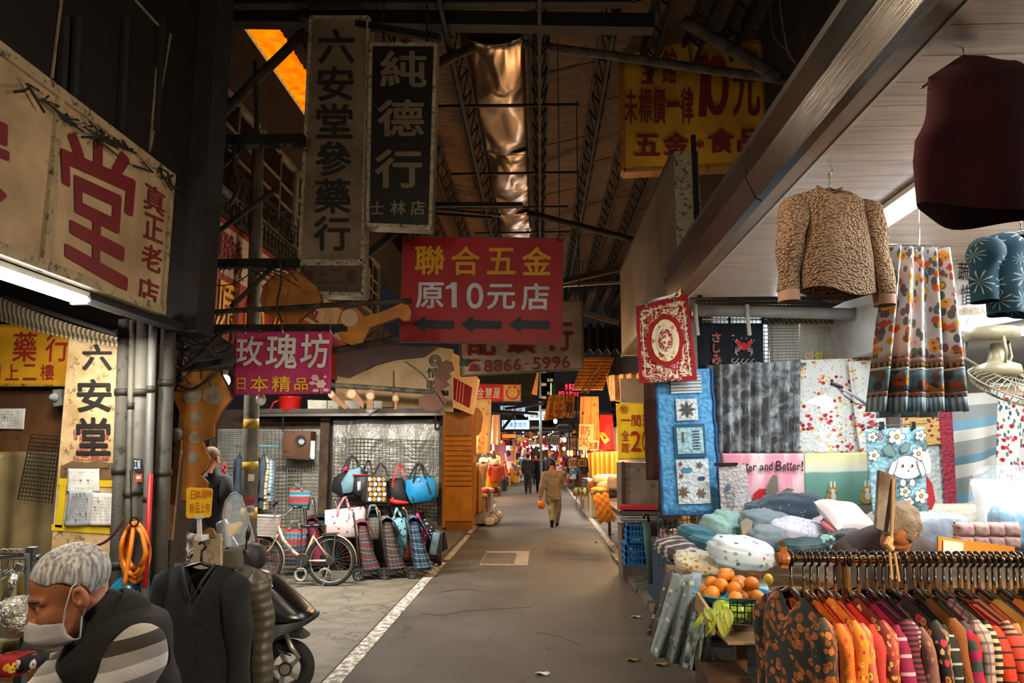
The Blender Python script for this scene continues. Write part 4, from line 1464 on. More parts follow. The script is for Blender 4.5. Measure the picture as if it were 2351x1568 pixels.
# hair follows the skull
	def hairf(a,b,c):
		d=d_ell(a,b,c,(-0.011,0,0.048),(0.102,0.082,0.088))+hair_wr*np.sin(70*a+35*c)*np.sin(60*b+20*a)
		cut=(hair_f or(lambda a,b,c:np.maximum(0.02+0.75*a-c,-0.02-c+1.0*a)))(a,b,c)
		return np.maximum(d,cut)
	mb=MB()
	hv,hf=sdf_mesh(hairf,(-0.15,-0.13,-0.12),(0.15,0.13,0.17),hres)
	mb.add([H+f*a+l*b+u*c for a,b,c in hv],hf.tolist())
	mb.build('hair',hair,t,smooth=True)
	t['_axes']=0
	del t['_axes']
	return t,(H,f,l,u)
# ================================================================ LEFT FRONT: pillar, pipes, old man, coats, scooter
D=5.5
pm=M('peeling_cream_pillar','d0b285',0.75,col2='a07f4f',scale=4,dirt='3d2814',damt=0.55,dscale=12,bump=0.3)
a,b=at(162,757,D),at(291,757,D)
base=at(205,1330,D)
PIL=T('painted_pillar','cream pillar with black brush characters, pasted notices and yellow tape','pillar',(base.x,D+0.2,0))
q=[(160,757),(293,757),(250,1330),(112,1330)]
P=[at(x,y,D)for x,y in q]
for i in(2,3):
	P[i]=P[1 if i==2 else 0].lerp(P[i],(P[0].z)/(P[0].z-P[i].z))
MB().prism(P,[p+Vector((0,0.4,0))for p in P]).build('shaft',pm,PIL)
letters('lettering',[('六',188,790,256,850),('安',176,870,256,945),('堂',174,958,254,1045)],fpl(D,0.008),M('worn_black_brush','15110e',0.7,dirt='6d4a2c',damt=0.66,dscale=30),PIL,0.04)
letters('lettering',[('堂',168,972,250,1056)],fpl(D,0.003),M('worn_red_ghost','9c4a38',0.7,dirt='c8ab7c',damt=0.5,dscale=30),PIL,0.03)
tp=M('yellow_tape','d6b512',0.55,dirt='6a5415',damt=0.6)
for pts in([(135,1098),(262,1104),(261,1118),(134,1114)],[(118,1204),(252,1212),(252,1226),(118,1218)],[(138,1110),(152,1112),(142,1212),(126,1210)]):
	MB().slab(pts,D-0.008,0.006).build('tape',tp,PIL)
MB().slab([(140,1068),(258,1062),(262,1100),(136,1112)],D-0.004,0.004).build('torn_board',M('torn_brown_board','6d5232',0.8,dirt='2c1d0f'),PIL)
MB().slab([(148,1066),(166,1058),(200,1062),(226,1056),(250,1064),(250,1074),(148,1076)],D-0.01,0.012).build('torn_edge',M('torn_brown_board','6d5232'),PIL)
paper=M('notice_paper','d9d7cf',0.8,col2='c4c1b8')
ink=M('faint_ink','5a5a58',0.8)
def notice(label,q,D,mat,rows,seed,head=None,cat='notice',curl=0.01,lastw=0.6):
	t=T('paper_notice',label,cat,at(q[3][0],q[3][1],D))
	o,pl=cloth(t,'sheet',q,D,mat,curl,0.7,seed,thick=0.002,nu=12,nv=12,topamp=0.5)
	rs=random.Random(seed)
	iq=quad_map(q)
	items=[]
	for r in range(rows):
		v=0.84-0.66*r/max(1,rows-1)if rows>1 else 0.5
		k=rs.randint(7,10)
		for i in range(k):
			if rs.random()<0.12:
				continue
			u0,u1=0.1+0.8*i/k,0.1+0.8*(i+0.7)/k
			items.append((rs.choice('一日本公告事項請勿停車路人店家電話營業時間中正大小'),[iq(u0,v+0.03),iq(u1,v+0.03),iq(u1,v-0.03),iq(u0,v-0.03)]))
	s=letters('lettering',items,lambda x,y:pl(x,y,curl+0.006),ink,t,0)
	s['kind']='stuff'
	if head:
		h=[(c,[iq(0.2+0.6*i/len(head),0.96),iq(0.2+0.6*(i+0.8)/len(head),0.96),iq(0.2+0.6*(i+0.8)/len(head),0.89),iq(0.2+0.6*i/len(head),0.89)])for i,c in enumerate(head)]
		letters('heading',h,lambda x,y:pl(x,y,curl+0.006),ink,t,0.01)
	return t
notice('cream paper notice with faint green writing, topmost on the pillar',[(154,1076),(229,1076),(228,1130),(152,1130)],D-0.02,paper,3,1)
notice('grey paper notice in a plastic sleeve on the pillar',[(158,1128),(212,1126),(206,1207),(147,1208)],D-0.035,M('grey_notice_paper','a9adb0',0.4),9,2,'注意事項')
notice('white creased paper notice beside the grey one on the pillar',[(212,1130),(264,1134),(256,1207),(205,1206)],D-0.03,paper,8,3)
notice('small torn white notice taped to the brown plywood wall',[(-20,938),(58,938),(54,986),(-20,984)],5.77,paper,6,4)
# plastic sheet nailed over the lower wall
t=T('plastic_sheet','crinkled translucent brown plastic sheet covering the lower plywood wall','sheet',at(60,1300,5.75))
o,_=cloth(t,'film',[(-60,1038),(140,1036),(120,1400),(-60,1400)],5.72,M('brown_film','6d5c3c',0.25,col2='8c7a55',scale=2.2,bump=0.5,bscale=5,Specular_IOR_Level=0.9),0.02,3,1,thick=0.003,nu=40,nv=30,topamp=0.8)
def wire_grid(label,q,D,nx,ny,r,mat,name='wire_grid',cat='grid',parent=None,rim=1.6):
	iq=quad_map(q)
	t=parent or T(name,label,cat,at(*q[3],D))
	m=MB()
	for i in range(1,nx):
		m.tube([at(*iq(i/nx,0),D),at(*iq(i/nx,1),D)],r,4,cap=False)
	for j in range(1,ny):
		m.tube([at(*iq(0,j/ny),D+0.004),at(*iq(1,j/ny),D+0.004)],r,4,cap=False)
	s=m.build('wires',mat,t)
	s['kind']='stuff'
	if rim:
		m=MB()
		c=[at(*p,D)for p in q]
		m.tube(c,r*rim,6,closed=True)
		m.build('rim',mat,t)
	return t
wire_grid('black wire display grid hung askew on the plastic-covered wall',[(72,997),(138,1002),(119,1155),(41,1146)],5.62,10,17,0.003,BLACKP)
t=T('meter_box','grey electric meter box beside the cream pillar','meter',at(128,925,5.6))
puff=MB().slab([(121,895),(140,893),(142,930),(122,934)],5.6,0.1)
puff.build('box',M('grey_meter','77776f',0.5,dirt='2b241c'),t)
MB().lathe([(0.03,0),(0.035,-0.02),(0.02,-0.05),(0,-0.055)],at(128,912,5.6),14,'y').build('dial',M('meter_glass','9aa3a5',0.15),t)
# pipes beside the pillar
gp=M('grey_drain_pipe','6b675c',0.6,col2='4a463c',scale=3,dirt='1f1a13',damt=0.56,dscale=10)
for lab,x0,x1,r,Dp,mt in(('thick rough concrete-grey pipe hard against the cream pillar',288,268,0.05,5.5,M('rough_pipe','57524a',0.85,bump=0.6,dirt='231d15')),('thin dark grey conduit next to the rough pipe',304,292,0.022,5.42,gp),('wide stained grey drain pipe behind the orange hose',330,305,0.075,5.5,gp),('smooth pale grey pipe between the drain pipe and the red pole',352,334,0.03,5.4,M('pale_pvc','62625e',0.5)),('dark grey drain pipe next to the red pole',388,366,0.055,5.55,M('dark_pvc','45423b',0.6,dirt='1a1611'))):
	a,b=at(x0,735,Dp),at(x1,1300,Dp)
	b=a.lerp(b,a.z/(a.z-b.z))
	tt=T('drain_pipe',lab,'pipe',b)
	MB().tube([a,a.lerp(b,0.5),b],r,16).build('pipe',mt,tt,smooth=True)
	for k in(0.2,0.45,0.7):
		c=a.lerp(b,k+R.uniform(-.05,.05))
		MB().tube([c,c+(b-a).normalized()*0.05],r*1.2,14).build('bracket',M('pipe_bracket','3c372f',0.6,0.4),tt,smooth=True)
o=tag(MB().tube([at(346,1088,5.35),at(333,1350,5.3)],0.018,10).build('broom_pole',M('red_pole','b01a1e',0.4),loc=at(340,1200,5.3),smooth=True),'thin red broom pole standing among the grey pipes','pole')
# orange hose
hm=M('orange_hose','d97c1c',0.45,col2='b9640f')
t=T('garden_hose','coil of thick orange hose tied to the drain pipe','hose',at(310,1330,5.3))
mb=MB()
for k,(cx,cy,rx,ry,dd)in enumerate(((311,1262,30,62,0),(310,1270,33,66,.03),(313,1255,24,52,.05),(306,1262,28,58,-.02))):
	mb.tube([at(cx+rx*math.sin(2*math.pi*i/30)*(0.75+0.25*math.sin(math.pi*(0.5-0.5*math.cos(2*math.pi*i/30)))),cy-ry*math.cos(2*math.pi*i/30),5.32+dd+0.02*math.sin(i))for i in range(30)],0.016,8,closed=True)
mb.tube([at(308,1200,5.28),at(300,1260,5.26),at(288,1330,5.28),at(285,1345,5.28)],0.016,8).tube([at(322,1300,5.27),at(336,1270,5.25),at(326,1225,5.27),at(312,1205,5.28)],0.016,8)
mb.build('coil',hm,t,smooth=True)
MB().ring(at(308,1198,5.26),0.03,0.006,12,5,'y').build('tie',BLACKP,t)
MB().tube([at(303,1196,5.3),at(299,1080,5.35)],0.004,5).build('string',BLACKP,t)
cable('maroon cord running from the pillar behind the grey hair',[(190,1262),(240,1245),(270,1215),(284,1190)],5.35,0.01,M('maroon_cord','4d1620',0.6))
for q,lab,mm in(([(305,1052),(325,1054),(324,1082),(306,1080)],'small blue and white sticker on the drain pipe',M('sticker_navy','2c3540',0.5)),([(311,1088),(326,1088),(326,1106),(310,1106)],'small red and white house number plate on the drain pipe',M('plate_redwhite','b5552c',0.5))):
	t=T('pipe_sticker',lab,'sticker',at(q[3][0],q[3][1],5.4))
	MB().slab(q,5.4,0.01).build('plate',mm,t)
	letters('lettering',word('18' if 'red' in lab else '工程',q[0][0]+3,q[0][1]+5,q[1][0]-3,q[2][1]-6),fpl(5.4,0.004),white_let,t,0.03)
# ---- key-shaped wooden boards of the key shop
wood=M('ochre_key_board','a8691a',0.7,col2='7d4a10',scale=4,dirt='3a200a',damt=0.64,dscale=16)
wood_edge=M('dark_key_edge','4a1f12',0.8)
def key_board(label,pts,D,discs=(),thick=0.05,mat=None,name='key_board',hang=None,discm=None):
	cx=sum(p[0]for p in pts)/len(pts)
	cy=sum(p[1]for p in pts)/len(pts)
	t=T(name,label,'sign',at(cx,max(p[1]for p in pts),D))
	MB().slab([(cx+(x-cx)*1.015,cy+(y-cy)*1.01)for x,y in pts],D+0.006,thick).build('edge',wood_edge,t)
	MB().slab(pts,D,thick*0.6).build('board',mat or wood,t)
	for i,(x,y,r)in enumerate(discs):
		m=disc_px(MB(),x,y,r,r,fpl(D,0.006),22)
		m.build('disc',discm or M('grey_key_disc','8b7d63',0.7,col2='6d5f48',scale=14,dirt='b98a2a',damt=0.63,dscale=24),t)
	if hang:
		hang_wire(t,at(*hang[0],D),at(*hang[1],D),0.006)
	return t
key_board('big ochre hexagon-headed key board with pale discs beside the concrete pole',[(436,854),(500,849),(518,882),(531,914),(505,948),(491,975),(490,1003),(463,1013),(472,1035),(482,1055),(470,1080),(460,1090),(476,1108),(470,1140),(448,1152),(414,1150),(420,1060),(420,970),(410,940),(397,911),(412,880)],6.2,[(441,907,22),(488,907,23),(451,958,15),(447,1005,15),(443,1051,15)],hang=((462,872),(462,836)))
key_board('dark ochre hexagonal key head hung behind the truss',[(628,632),(690,626),(728,660),(738,690),(716,712),(686,735),(680,746),(648,746),(640,732),(604,716),(597,690),(606,655)],6.95,thick=0.06)
key_board('guitar-shaped fuzzy brown key board overlapping the red board',[(784,716),(800,708),(818,706),(830,720),(838,726),(870,718),(900,706),(922,696),(938,702),(945,716),(940,734),(926,736),(914,728),(880,740),(846,752),(838,770),(830,786),(808,792),(790,786),(778,766),(776,740)],6.6,[],0.08)
t=bpy.data.objects['key_board.002']
disc_px(MB(),802,730,20,20,fpl(6.6,0.006),20).build('disc',M('yellow_key_disc','c08a1c',0.7,col2='8f938a',scale=9),t)
key_board('dark brown saw-toothed key board with an oval head before the awning sign',[(1008,836),(1024,827),(1038,832),(1042,850),(1030,856),(1036,866),(1024,874),(1032,884),(1020,890),(1012,898),(1016,905),(1024,918),(1020,936),(1000,946),(978,942),(962,928),(962,914),(974,906),(996,903),(1000,896),(996,872)],10.87,[],0.05,M('dark_brown_board','4f2a10',0.75,dirt='251306'))
for lab,pts,disc in(('small brown key board with a pale oval over the white box',[(790,900),(800,894),(816,894),(822,906),(830,916),(836,924),(834,938),(826,930),(818,920),(804,916),(794,912)],(807,904,10)),('small brown key board with a pale oval beside the paper notice',[(842,898),(852,894),(862,898),(860,914),(856,918),(857,938),(842,938),(843,918),(838,908)],(850,909,8)),('smallest brown key board with an upright pale oval',[(902,906),(908,901),(915,906),(917,918),(912,924),(912,940),(905,940),(905,924),(900,918)],(908,914,6)),('weathered brown key board tucked behind the pink banner corner',[(750,898),(764,896),(772,908),(784,920),(800,936),(792,940),(772,926),(758,914)],(760,906,7))):
	key_board(lab,pts,10.9,[disc],0.03,M('small_key_wood','6b3f16',0.7),discm=M('pale_oval','8f7d58',0.7))
beam('rough wooden pole that carries the small key boards',at(760,883,10.95),at(1030,903,10.95),0.08,dusty,'hanging_pole',cat='pole',rnd=True)
# ---- the old man
Dm=2.1
sk=skinmat('old_skin','c98058','a35f3a')
hn=N('grey_hair')
co=hn.co(scale=(110,110,16),rot=(0,0.35,0))
hairm=hn.fin(hn.mix(hn.step(hn.noise(co,1.0,4),0.35,0.65),lin('e2dad2'),lin('8a857e')),0.6)
hn.bump(hn.noise(co,1.5,3),0.9,0.006)
H=at(166,1362,Dm)
f0=Vector((-0.8,-0.6,0))
l0=Vector((0.6,-0.8,0))
fwd=f0*0.93+Vector((0,0,-0.36))
upv=f0*0.36+Vector((0,0,0.93))
vestm=M('black_fleece_vest','24221c',0.95,col2='1a1814',bump=0.5,bscale=200)
n=N('striped_knit')
co=n.co(rot=(0,0,0))
pz=n.sep(co)[2]
c_=n.ramp(n.math('FRACT',n.math('MULTIPLY',n.math('ADD',n.math('ADD',pz,0.1),n.math('MULTIPLY',n.sep(co)[0],-0.25)),1/0.17)),[(0,'8b847b'),(0.2,'d6cec4'),(0.4,'9c948a'),(0.6,'40372c'),(0.8,'b5aca0')],True)
n.bump(n.noise(co,240,2),0.4,0.004)
knit=n.fin(c_,0.9)
BJ=lambda a,b,c:H+f0*a+l0*b+Vector((0,0,c))
J=dict(head=H,neck=BJ(-0.1,0,-0.085),chest=BJ(-0.16,0,-0.3),pelvis=BJ(-0.2,0,-0.72),shoulder=[BJ(-0.15,0.185,-0.145),BJ(-0.13,-0.185,-0.145)],elbow=[BJ(-0.03,0.24,-0.4),BJ(0.06,-0.24,-0.36)],wrist=[BJ(0.2,0.14,-0.43),BJ(0.3,-0.16,-0.36)],hip=[BJ(-0.2,0.09,-0.78),BJ(-0.2,-0.09,-0.78)],knee=[BJ(-0.12,0.1,0.46-H.z),BJ(-0.12,-0.1,0.46-H.z)],ankle=[BJ(-0.2,0.1,0.085-H.z),BJ(-0.2,-0.1,0.085-H.z)])
oldman,(Hh,hf_,hl_,hu_)=person('person','old man with short grey hair, white face mask and dark vest looking down',J,fwd,sk,hairm,vestm,M('dark_trousers','1d1d20',0.9),M('dark_shoe','141312',0.6),head_up=upv,res=0.012,hres=0.0042,vest='vest',sleevemat=knit,sleeve_to=0.95,tm=0.03,hair_f=lambda a,b,c:np.where(a<-0.02,np.where(a<-0.05,-0.055-c,-0.055-c+3.2*(a+0.05)),0.035+0.5*a-c+0.006*np.sin(90*a)),hair_wr=0.0013,sh_in=0.06,chest=(0.165,0.105),belly=(0.15,0.105))
def HL(a,b,c):
	return Hh+hf_*a+hl_*b+hu_*c
# collar of the vest
cm=MB()
nk=J['neck']
ax=(HL(-0.03,0,-0.05)-nk).normalized()
s1=l0
s2=ax.cross(s1)
cm.grid(lambda u,v:nk+ax*(-0.05+0.085*v)+(s1*math.cos(2*math.pi*u)+s2*math.sin(2*math.pi*u))*(0.098-0.012*v+0.008*math.sin(v*3)),28,5,0.012,closed_u=True)
cm.build('collar',vestm,oldman,smooth=True)
# mask
mk=M('white_mask','d6ccc8',0.75,col2='c2b8b4')
def maskf(u,v):
	b=(u-0.5)*2
	ang=b*1.25
	y=0.078*math.sin(ang)
	a=0.02+0.085*math.cos(ang)-0.012*abs(b)+0.022*math.sin(math.pi*v)*(1-b*b)
	c=-0.022-0.03*abs(b)-v*(0.095-0.035*abs(b))+0.004*math.sin(v*14)
	if v>0.6:
		a-=(v-0.6)*0.06
	return HL(a+0.008,y,c)
MB().grid(maskf,24,14,0.003,(0.2,0.1)).build('face_mask',mk,oldman,smooth=True)
el=M('mask_elastic','e4dfdc',0.7)
for s in(-1,1):
	MB().tube([maskf(0.5+0.5*s,0.0),HL(0.03,s*0.083,-0.02),HL(0.0,s*0.087,0.03),HL(-0.014,s*0.084,0.036)],0.0022,5).build('ear_loop',el,oldman)
	MB().tube([maskf(0.5+0.5*s,1.0),HL(0.0,s*0.072,-0.06),HL(-0.014,s*0.078,-0.038)],0.0022,5).build('ear_loop',el,oldman)
	e=MB()
	blob(e,HL(0.083,s*0.033,-0.001),(0.012,0.012,0.012),nu=12,nv=8)
	e.build('eye',M('old_eye','3a2c24',0.2),oldman,smooth=True)
	e=MB().tube([HL(0.098,s*0.014,0.026),HL(0.094,s*0.035,0.03),HL(0.076,s*0.056,0.022)],[0.004,0.0055,0.003],6)
	e.build('eyebrow',M('grey_brow','5d564e',0.8),oldman,smooth=True)
# armhole seam and zip of the vest
sh=J['shoulder'][0]
MB().tube([sh+f0*(0.085*math.cos(a))+l0*(-0.045+0.02*math.sin(a))+Vector((0,0,0.1*math.sin(a)-0.03))for a in[2*math.pi*i/24 for i in range(24)]],0.007,6,closed=True).build('armhole_piping',M('vest_piping','14130f',0.9),oldman,smooth=True)
# counter behind the vest front that his hands rest over: goods tray
# ---- rack of bags beside him
Dr=2.75
t=T('garment_rail','short chrome rail with wire hangers beside the old man','rail',(at(60,1278,Dr).x,Dr,0))
chrome=M('chrome','b9bcbe',0.18,0.95)
rz=at(20,1278,Dr)
MB().tube([Vector((rz.x-0.6,Dr,rz.z)),Vector((at(86,1278,Dr).x,Dr,rz.z))],0.013,12).build('rail',chrome,t,smooth=True)
xp=at(74,1265,Dr).x
MB().span((xp-0.015,Dr-0.015,0.03),(xp+0.015,Dr+0.015,rz.z+0.035)).build('post',M('grey_post','6d7073',0.4,0.5),t)
MB().span((xp-0.02,Dr-0.3,0.0),(xp+0.02,Dr+0.3,0.04)).build('foot',M('grey_post','6d7073',0.4,0.5),t)
MB().span((rz.x-0.5,Dr-0.03,0.2),(xp,Dr+0.03,0.24)).build('lower_bar',M('grey_post','6d7073',0.4,0.5),t)
for i,x in enumerate((4,18,30,44)):
	o=T('wire_hanger',['first','second','third','fourth'][i]+' bare wire hanger from the frame edge on the short chrome rail','hanger',at(x,1282,Dr),'bare wire hangers')
	hanger(o,at(x,1308,Dr),Vector((0.5,1,0)),hook=rz.z+0.012-at(x,1308,Dr).z,span=0.1,mat=chrome,r=0.002,loop=0.016)
silver=N('crinkled_silver_bag')
silver.bump(silver.noise(silver.co(),18,5,0.6,1.0),1.0,0.03)
silver=silver.fin(lin('b9b5a4'),0.25,0.85)
t=T('tote_bag','shiny crinkled silver bag with a wide strap on the short chrome rail','bag',at(25,1520,2.55))
puff_px(MB(),[(-40,1400),(-10,1380),(20,1378),(40,1386),(50,1410),(48,1450),(36,1472),(6,1476),(-40,1470)],2.5,0.16,0.2).build('body',silver,t,smooth=True)
MB().grid(lambda u,v:at(40-38*v+u*16,1292+90*v+u*4,2.6+0.02*math.sin(9*v)),3,12,0.006).build('strap',silver,t,smooth=True)
t=T('tote_bag','plain grey canvas bag with a pointed top hanging behind the face mask','bag',at(70,1510,2.6))
puff_px(MB(),[(58,1408),(70,1412),(96,1450),(112,1492),(104,1506),(36,1512),(42,1450)],2.55,0.12,0.15).build('body',M('grey_canvas','77777a',0.9,bump=0.3,bscale=150),t,smooth=True)
MB().grid(lambda u,v:at(58+u*10+2*v,1270+140*v,2.62),2,10,0.006).build('strap',M('grey_canvas','77777a',0.9),t,smooth=True)
MB().slab([(94,1440),(113,1438),(113,1464),(95,1464)],2.53,0.004).build('price_tag',paper,t)
t=T('tote_bag','olive mustard bag half hidden behind the silver bag','bag',at(30,1530,2.7))
puff_px(MB(),[(-40,1470),(36,1474),(40,1540),(-40,1545)],2.62,0.16,0.15).build('body',M('olive_canvas','7a6a3a',0.9,bump=0.4,bscale=100),t,smooth=True)
puff_px(MB(),[(38,1318),(56,1320),(54,1390),(36,1396)],2.72,0.03,0.1).build('strap',M('olive_canvas','7a6a3a',0.9),t,smooth=True)
t=T('wrapped_packet','red and gold patterned packets below the olive bag','packet',at(10,1560,2.4))
puff_px(MB(),[(-30,1514),(28,1514),(34,1556),(-30,1560)],2.4,0.12,0.1).build('body',floral('red_gold_packet','a01612',['e0a01c','e8c040','7a0d0b'],scale=30,uv=False),t,smooth=True)
puff_px(MB(),[(32,1512),(70,1512),(66,1540),(36,1546)],2.42,0.1,0.1).build('second_packet',floral('black_pink_packet','1a1415',['d59a94','e8d8cc'],scale=26,uv=False),t,smooth=True)
# ---- black coat on its stand, padded coat behind
Dc=3.5
t=T('coat_stand','pale plywood board clipped to a stand behind the black coat','stand',(at(470,1300,Dc).x,Dc+0.12,0))
MB().slab([(443,1228),(506,1227),(506,1330),(443,1330)],Dc+0.09,0.02).build('board',M('pale_plywood','a3927a',0.7,col2='8f7d64',scale=3),t)
MB().slab([(462,1232),(463,1222),(478,1212),(488,1215),(492,1224),(494,1234)],Dc+0.075,0.02).build('bull_clip',M('brown_clip','6a4c26',0.5),t)
xs=at(474,1300,Dc).x
MB().tube([Vector((xs,Dc+0.14,0.02)),Vector((xs,Dc+0.14,at(474,1240,Dc).z))],0.014,10).build('post',chrome,t,smooth=True)
MB().box((xs,Dc+0.14,0.015),(0.5,0.04,0.03)).box((xs,Dc+0.14,0.016),(0.04,0.5,0.03)).build('foot',chrome,t)
t=T('price_card','yellow rounded card with red handwriting on a white clip above the black coat','card',at(455,1235,Dc))
MB().slab([(432,1119),(485,1121),(488,1126),(484,1184),(480,1188),(431,1190),(427,1185),(428,1123)],Dc,0.004).build('card',M('bright_yellow_card','eebc10',0.5),t)
letters('lettering',[('日',438,1126,450,1146),('本',450,1124,462,1146),('服',463,1124,474,1144),('飾',474,1124,487,1142),('新',435,1155,446,1178),('品',448,1154,458,1178),('上',460,1156,470,1176),('市',471,1154,482,1178)],fpl(Dc,0.003),M('red_marker','c03a12',0.6),t,0)
MB().slab([(446,1184),(466,1182),(466,1190),(447,1191)],Dc-0.006,0.016).slab([(452,1190),(460,1190),(462,1232),(452,1232)],Dc,0.012).build('clip_arm',M('white_plastic','c9c9c6',0.4),t)
MB().slab([(446,1232),(462,1230),(462,1242),(446,1242)],Dc-0.006,0.09).build('clamp',M('white_plastic','c9c9c6',0.4),t)
t=T('long_coat','long black collarless knitted coat with buttons on a black hanger','coat',at(462,1560,Dc))
O=at(462,1292,Dc)
ck=M('black_boiled_wool','0d0f11',0.95,col2='090b0c',bump=0.4,bscale=220)
garment(t,O,Vector((1,-0.12,0)),half=0.185,L=0.95,slope=0.33,thick=0.075,sleeve=0.52,spread=0.035,mat=ck,neck=0.085,vneck=0.15,flare=1.15,folds=0.18,fk=16,seed=3,sr=0.07,backdip=0.03)
hanger(t,O+Vector((0,0,0.0)),Vector((1,-0.12,0)),hook=0.075,span=0.15,drop=0.055,r=0.006,loop=0.018,mat=BLACKP)
for i,y in enumerate((1350,1430,1470,1511)):
	MB().lathe([(0.0,-0.004),(0.009,-0.004),(0.009,0.004),(0,0.005)],at(462-i*2,y,Dc-0.088),12,'y').build('button',M('coat_button','242327',0.3),t)
MB().tube([O+Vector((-0.08,-0.02,0)),O+Vector((-0.04,-0.065,-0.07)),O+Vector((0.0,-0.085,-0.16)),O+Vector((0.04,-0.065,-0.07)),O+Vector((0.08,-0.03,0))],0.006,6).build('neckline',M('coat_edge','1f2024',0.9),t,smooth=True)
t=T('long_coat','olive padded coat with hood hanging behind the black coat','coat',at(535,1560,3.85))
pd_=N('padded_nylon')
v_=pd_.sep(pd_.co('UV'))[1]
pd_.bump(pd_.math('SINE',pd_.math('MULTIPLY',v_,130)),0.2,0.01)
pd_=pd_.fin(lin('423d30'),0.45)
O2=at(518,1290,3.9)
garment(t,O2,Vector((1,0.1,0)),half=0.175,L=0.95,slope=0.35,thick=0.08,sleeve=0.55,spread=0.04,mat=pd_,neck=0.08,flare=1.1,seed=5,sr=0.075)
hanger(t,O2,Vector((1,0.1,0)),hook=0.05,mat=BLACKP)
MB().grid(lambda u,v:O2+Vector((0.1*math.cos(2*math.pi*u)*(1-.2*v),0.06*math.sin(2*math.pi*u),0.1*v-0.03)),18,5,0.01,closed_u=True).build('hood',M('olive_hood','4c4636',0.8),t,smooth=True)
# ---- scooter
Ds=5.55
SCO=T('motor_scooter','black motor scooter with clear windshield and cast front wheel behind the black coat','scooter',gnd(660,1565))
blk=M('gloss_black_fairing','0c0c0d',0.25,Specular_IOR_Level=0.6)
mat_blk=M('matt_black_plastic','19191a',0.6)
puff_px(MB(),[(556,1312),(600,1318),(628,1342),(660,1372),(694,1404),(708,1420),(706,1432),(660,1436),(640,1440),(612,1470),(586,1514),(566,1530),(552,1500),(548,1400)],Ds-0.16,0.32,0.22,7).build('front_fairing',blk,SCO,auto=0.9)
puff_px(MB(),[(596,1436),(660,1430),(708,1422),(706,1434),(670,1440),(640,1448),(612,1480),(588,1530),(576,1524)],Ds-0.175,0.35,0.1,5).build('lower_trim',mat_blk,SCO,auto=0.9)
puff_px(MB(),[(596,1330),(606,1328),(616,1344),(620,1350),(606,1350)],Ds-0.19,0.1,0.1).build('turn_lamp',M('clear_lens','a9adab',0.1),SCO)
wc=Vector((gnd(660,1560).x,Ds,0.2))
wc=at(660,1507,Ds)
wc.z=0.2
wh=MB()
wh.ring(wc,0.152,0.05,40,12,'y')
wheel=wh.build('front_wheel',M('rubber_tyre','141414',0.8,bump=0.5,bscale=60),SCO,smooth=True)
castm=M('cast_alloy','9a958c',0.4,0.5,dirt='3a352d',damt=0.62)
rm=MB()
rm.ring(wc,0.112,0.013,36,8,'y').lathe([(0.035,-0.05),(0.035,0.05)],wc,16,'y')
for k in range(5):
	a=2*math.pi*k/5+0.3
	p0,p1=wc+Vector((0.03*math.cos(a),-0.02,0.03*math.sin(a))),wc+Vector((0.11*math.cos(a+0.35),-0.02,0.11*math.sin(a+0.35)))
	rm.bar(p0,p1,0.03,0.028,up=(0,1,0))
rm.build('rim',castm,wheel)
MB().lathe([(0.05,-0.012),(0.05,-0.006)],wc+Vector((0,-0.03,0)),28,'y').build('brake_disc',M('brake_steel','57534c',0.35,0.8),wheel)
MB().tube([at(654,1450,Ds-0.1),at(668,1485,Ds-0.1),at(688,1512,Ds-0.1)],[0.02,0.018,0.014],12).build('fork',M('fork_alloy','a09a8e',0.35,0.7),SCO,smooth=True)
MB().tube([at(654,1450,Ds+0.1),at(688,1512,Ds+0.1)],[0.02,0.014],12).build('fork',M('fork_alloy','a09a8e',0.35,0.7),SCO,smooth=True)
MB().tube([at(630,1462,Ds-0.12),at(640,1495,Ds-0.13),at(668,1505,Ds-0.1)],0.006,6).build('brake_hose',BLACKP,SCO,smooth=True)
puff_px(MB(),[(600,1462),(640,1440),(672,1446),(700,1468),(690,1466),(660,1454),(636,1460),(610,1490)],Ds-0.09,0.18,0.1).build('mudguard',mat_blk,SCO,auto=0.8)
puff_px(MB(),[(150,1560),(160,1470),(250,1420),(420,1430),(520,1500),(560,1530),(520,1556)],Ds-0.15,0.32,0.2).build('rear_body',blk,SCO,auto=0.8)
puff_px(MB(),[(180,1400),(300,1378),(362,1386),(372,1410),(340,1432),(200,1436)],Ds-0.14,0.3,0.2).build('saddle',M('grey_saddle','3a3c3c',0.5),SCO,auto=0.8)
rw=at(236,1510,Ds)
rw.z=0.2
MB().ring(rw,0.152,0.05,32,10,'y').lathe([(0.1,-0.03),(0.1,0.03)],rw,20,'y').build('rear_wheel',M('rubber_tyre','141414',0.8),SCO,smooth=True)
blob(mb:=MB(),at(575,1278,Ds-0.05),(0.11,0.12,0.1),0.8,0.8,nu=16,nv=10,wr=0.04)
mb.build('headset',mat_blk,SCO,smooth=True)
MB().tube([at(545,1272,Ds-0.32),at(552,1262,Ds-0.22),at(572,1268,Ds),at(566,1262,Ds+0.25)],0.014,10).build('handlebar',BLACKP,SCO,smooth=True)
MB().tube([at(541,1292,Ds-0.34),at(552,1262,Ds-0.26)],0.02,10).build('grip',BLACKP,SCO,smooth=True)
MB().tube([at(565,1262,Ds-0.2),at(567,1230,Ds-0.22),at(568,1222,Ds-0.22)],0.006,6).build('mirror_stem',BLACKP,SCO,smooth=True)
puff_px(MB(),[(562,1238),(564,1218),(570,1206),(574,1214),(572,1232),(568,1242)],Ds-0.24,0.03,0.2).build('mirror',BLACKP,SCO,auto=0.8)
gl=Mglass('clear_windshield','b9c2c4',0.2,0.08)
wo=[(512,1182),(518,1150),(530,1134),(542,1130),(554,1140),(564,1170),(576,1212),(584,1242),(560,1256),(530,1266),(520,1250),(516,1215)]
MB().slab(wo,Ds-0.1,0.006).build('windshield',gl,SCO)
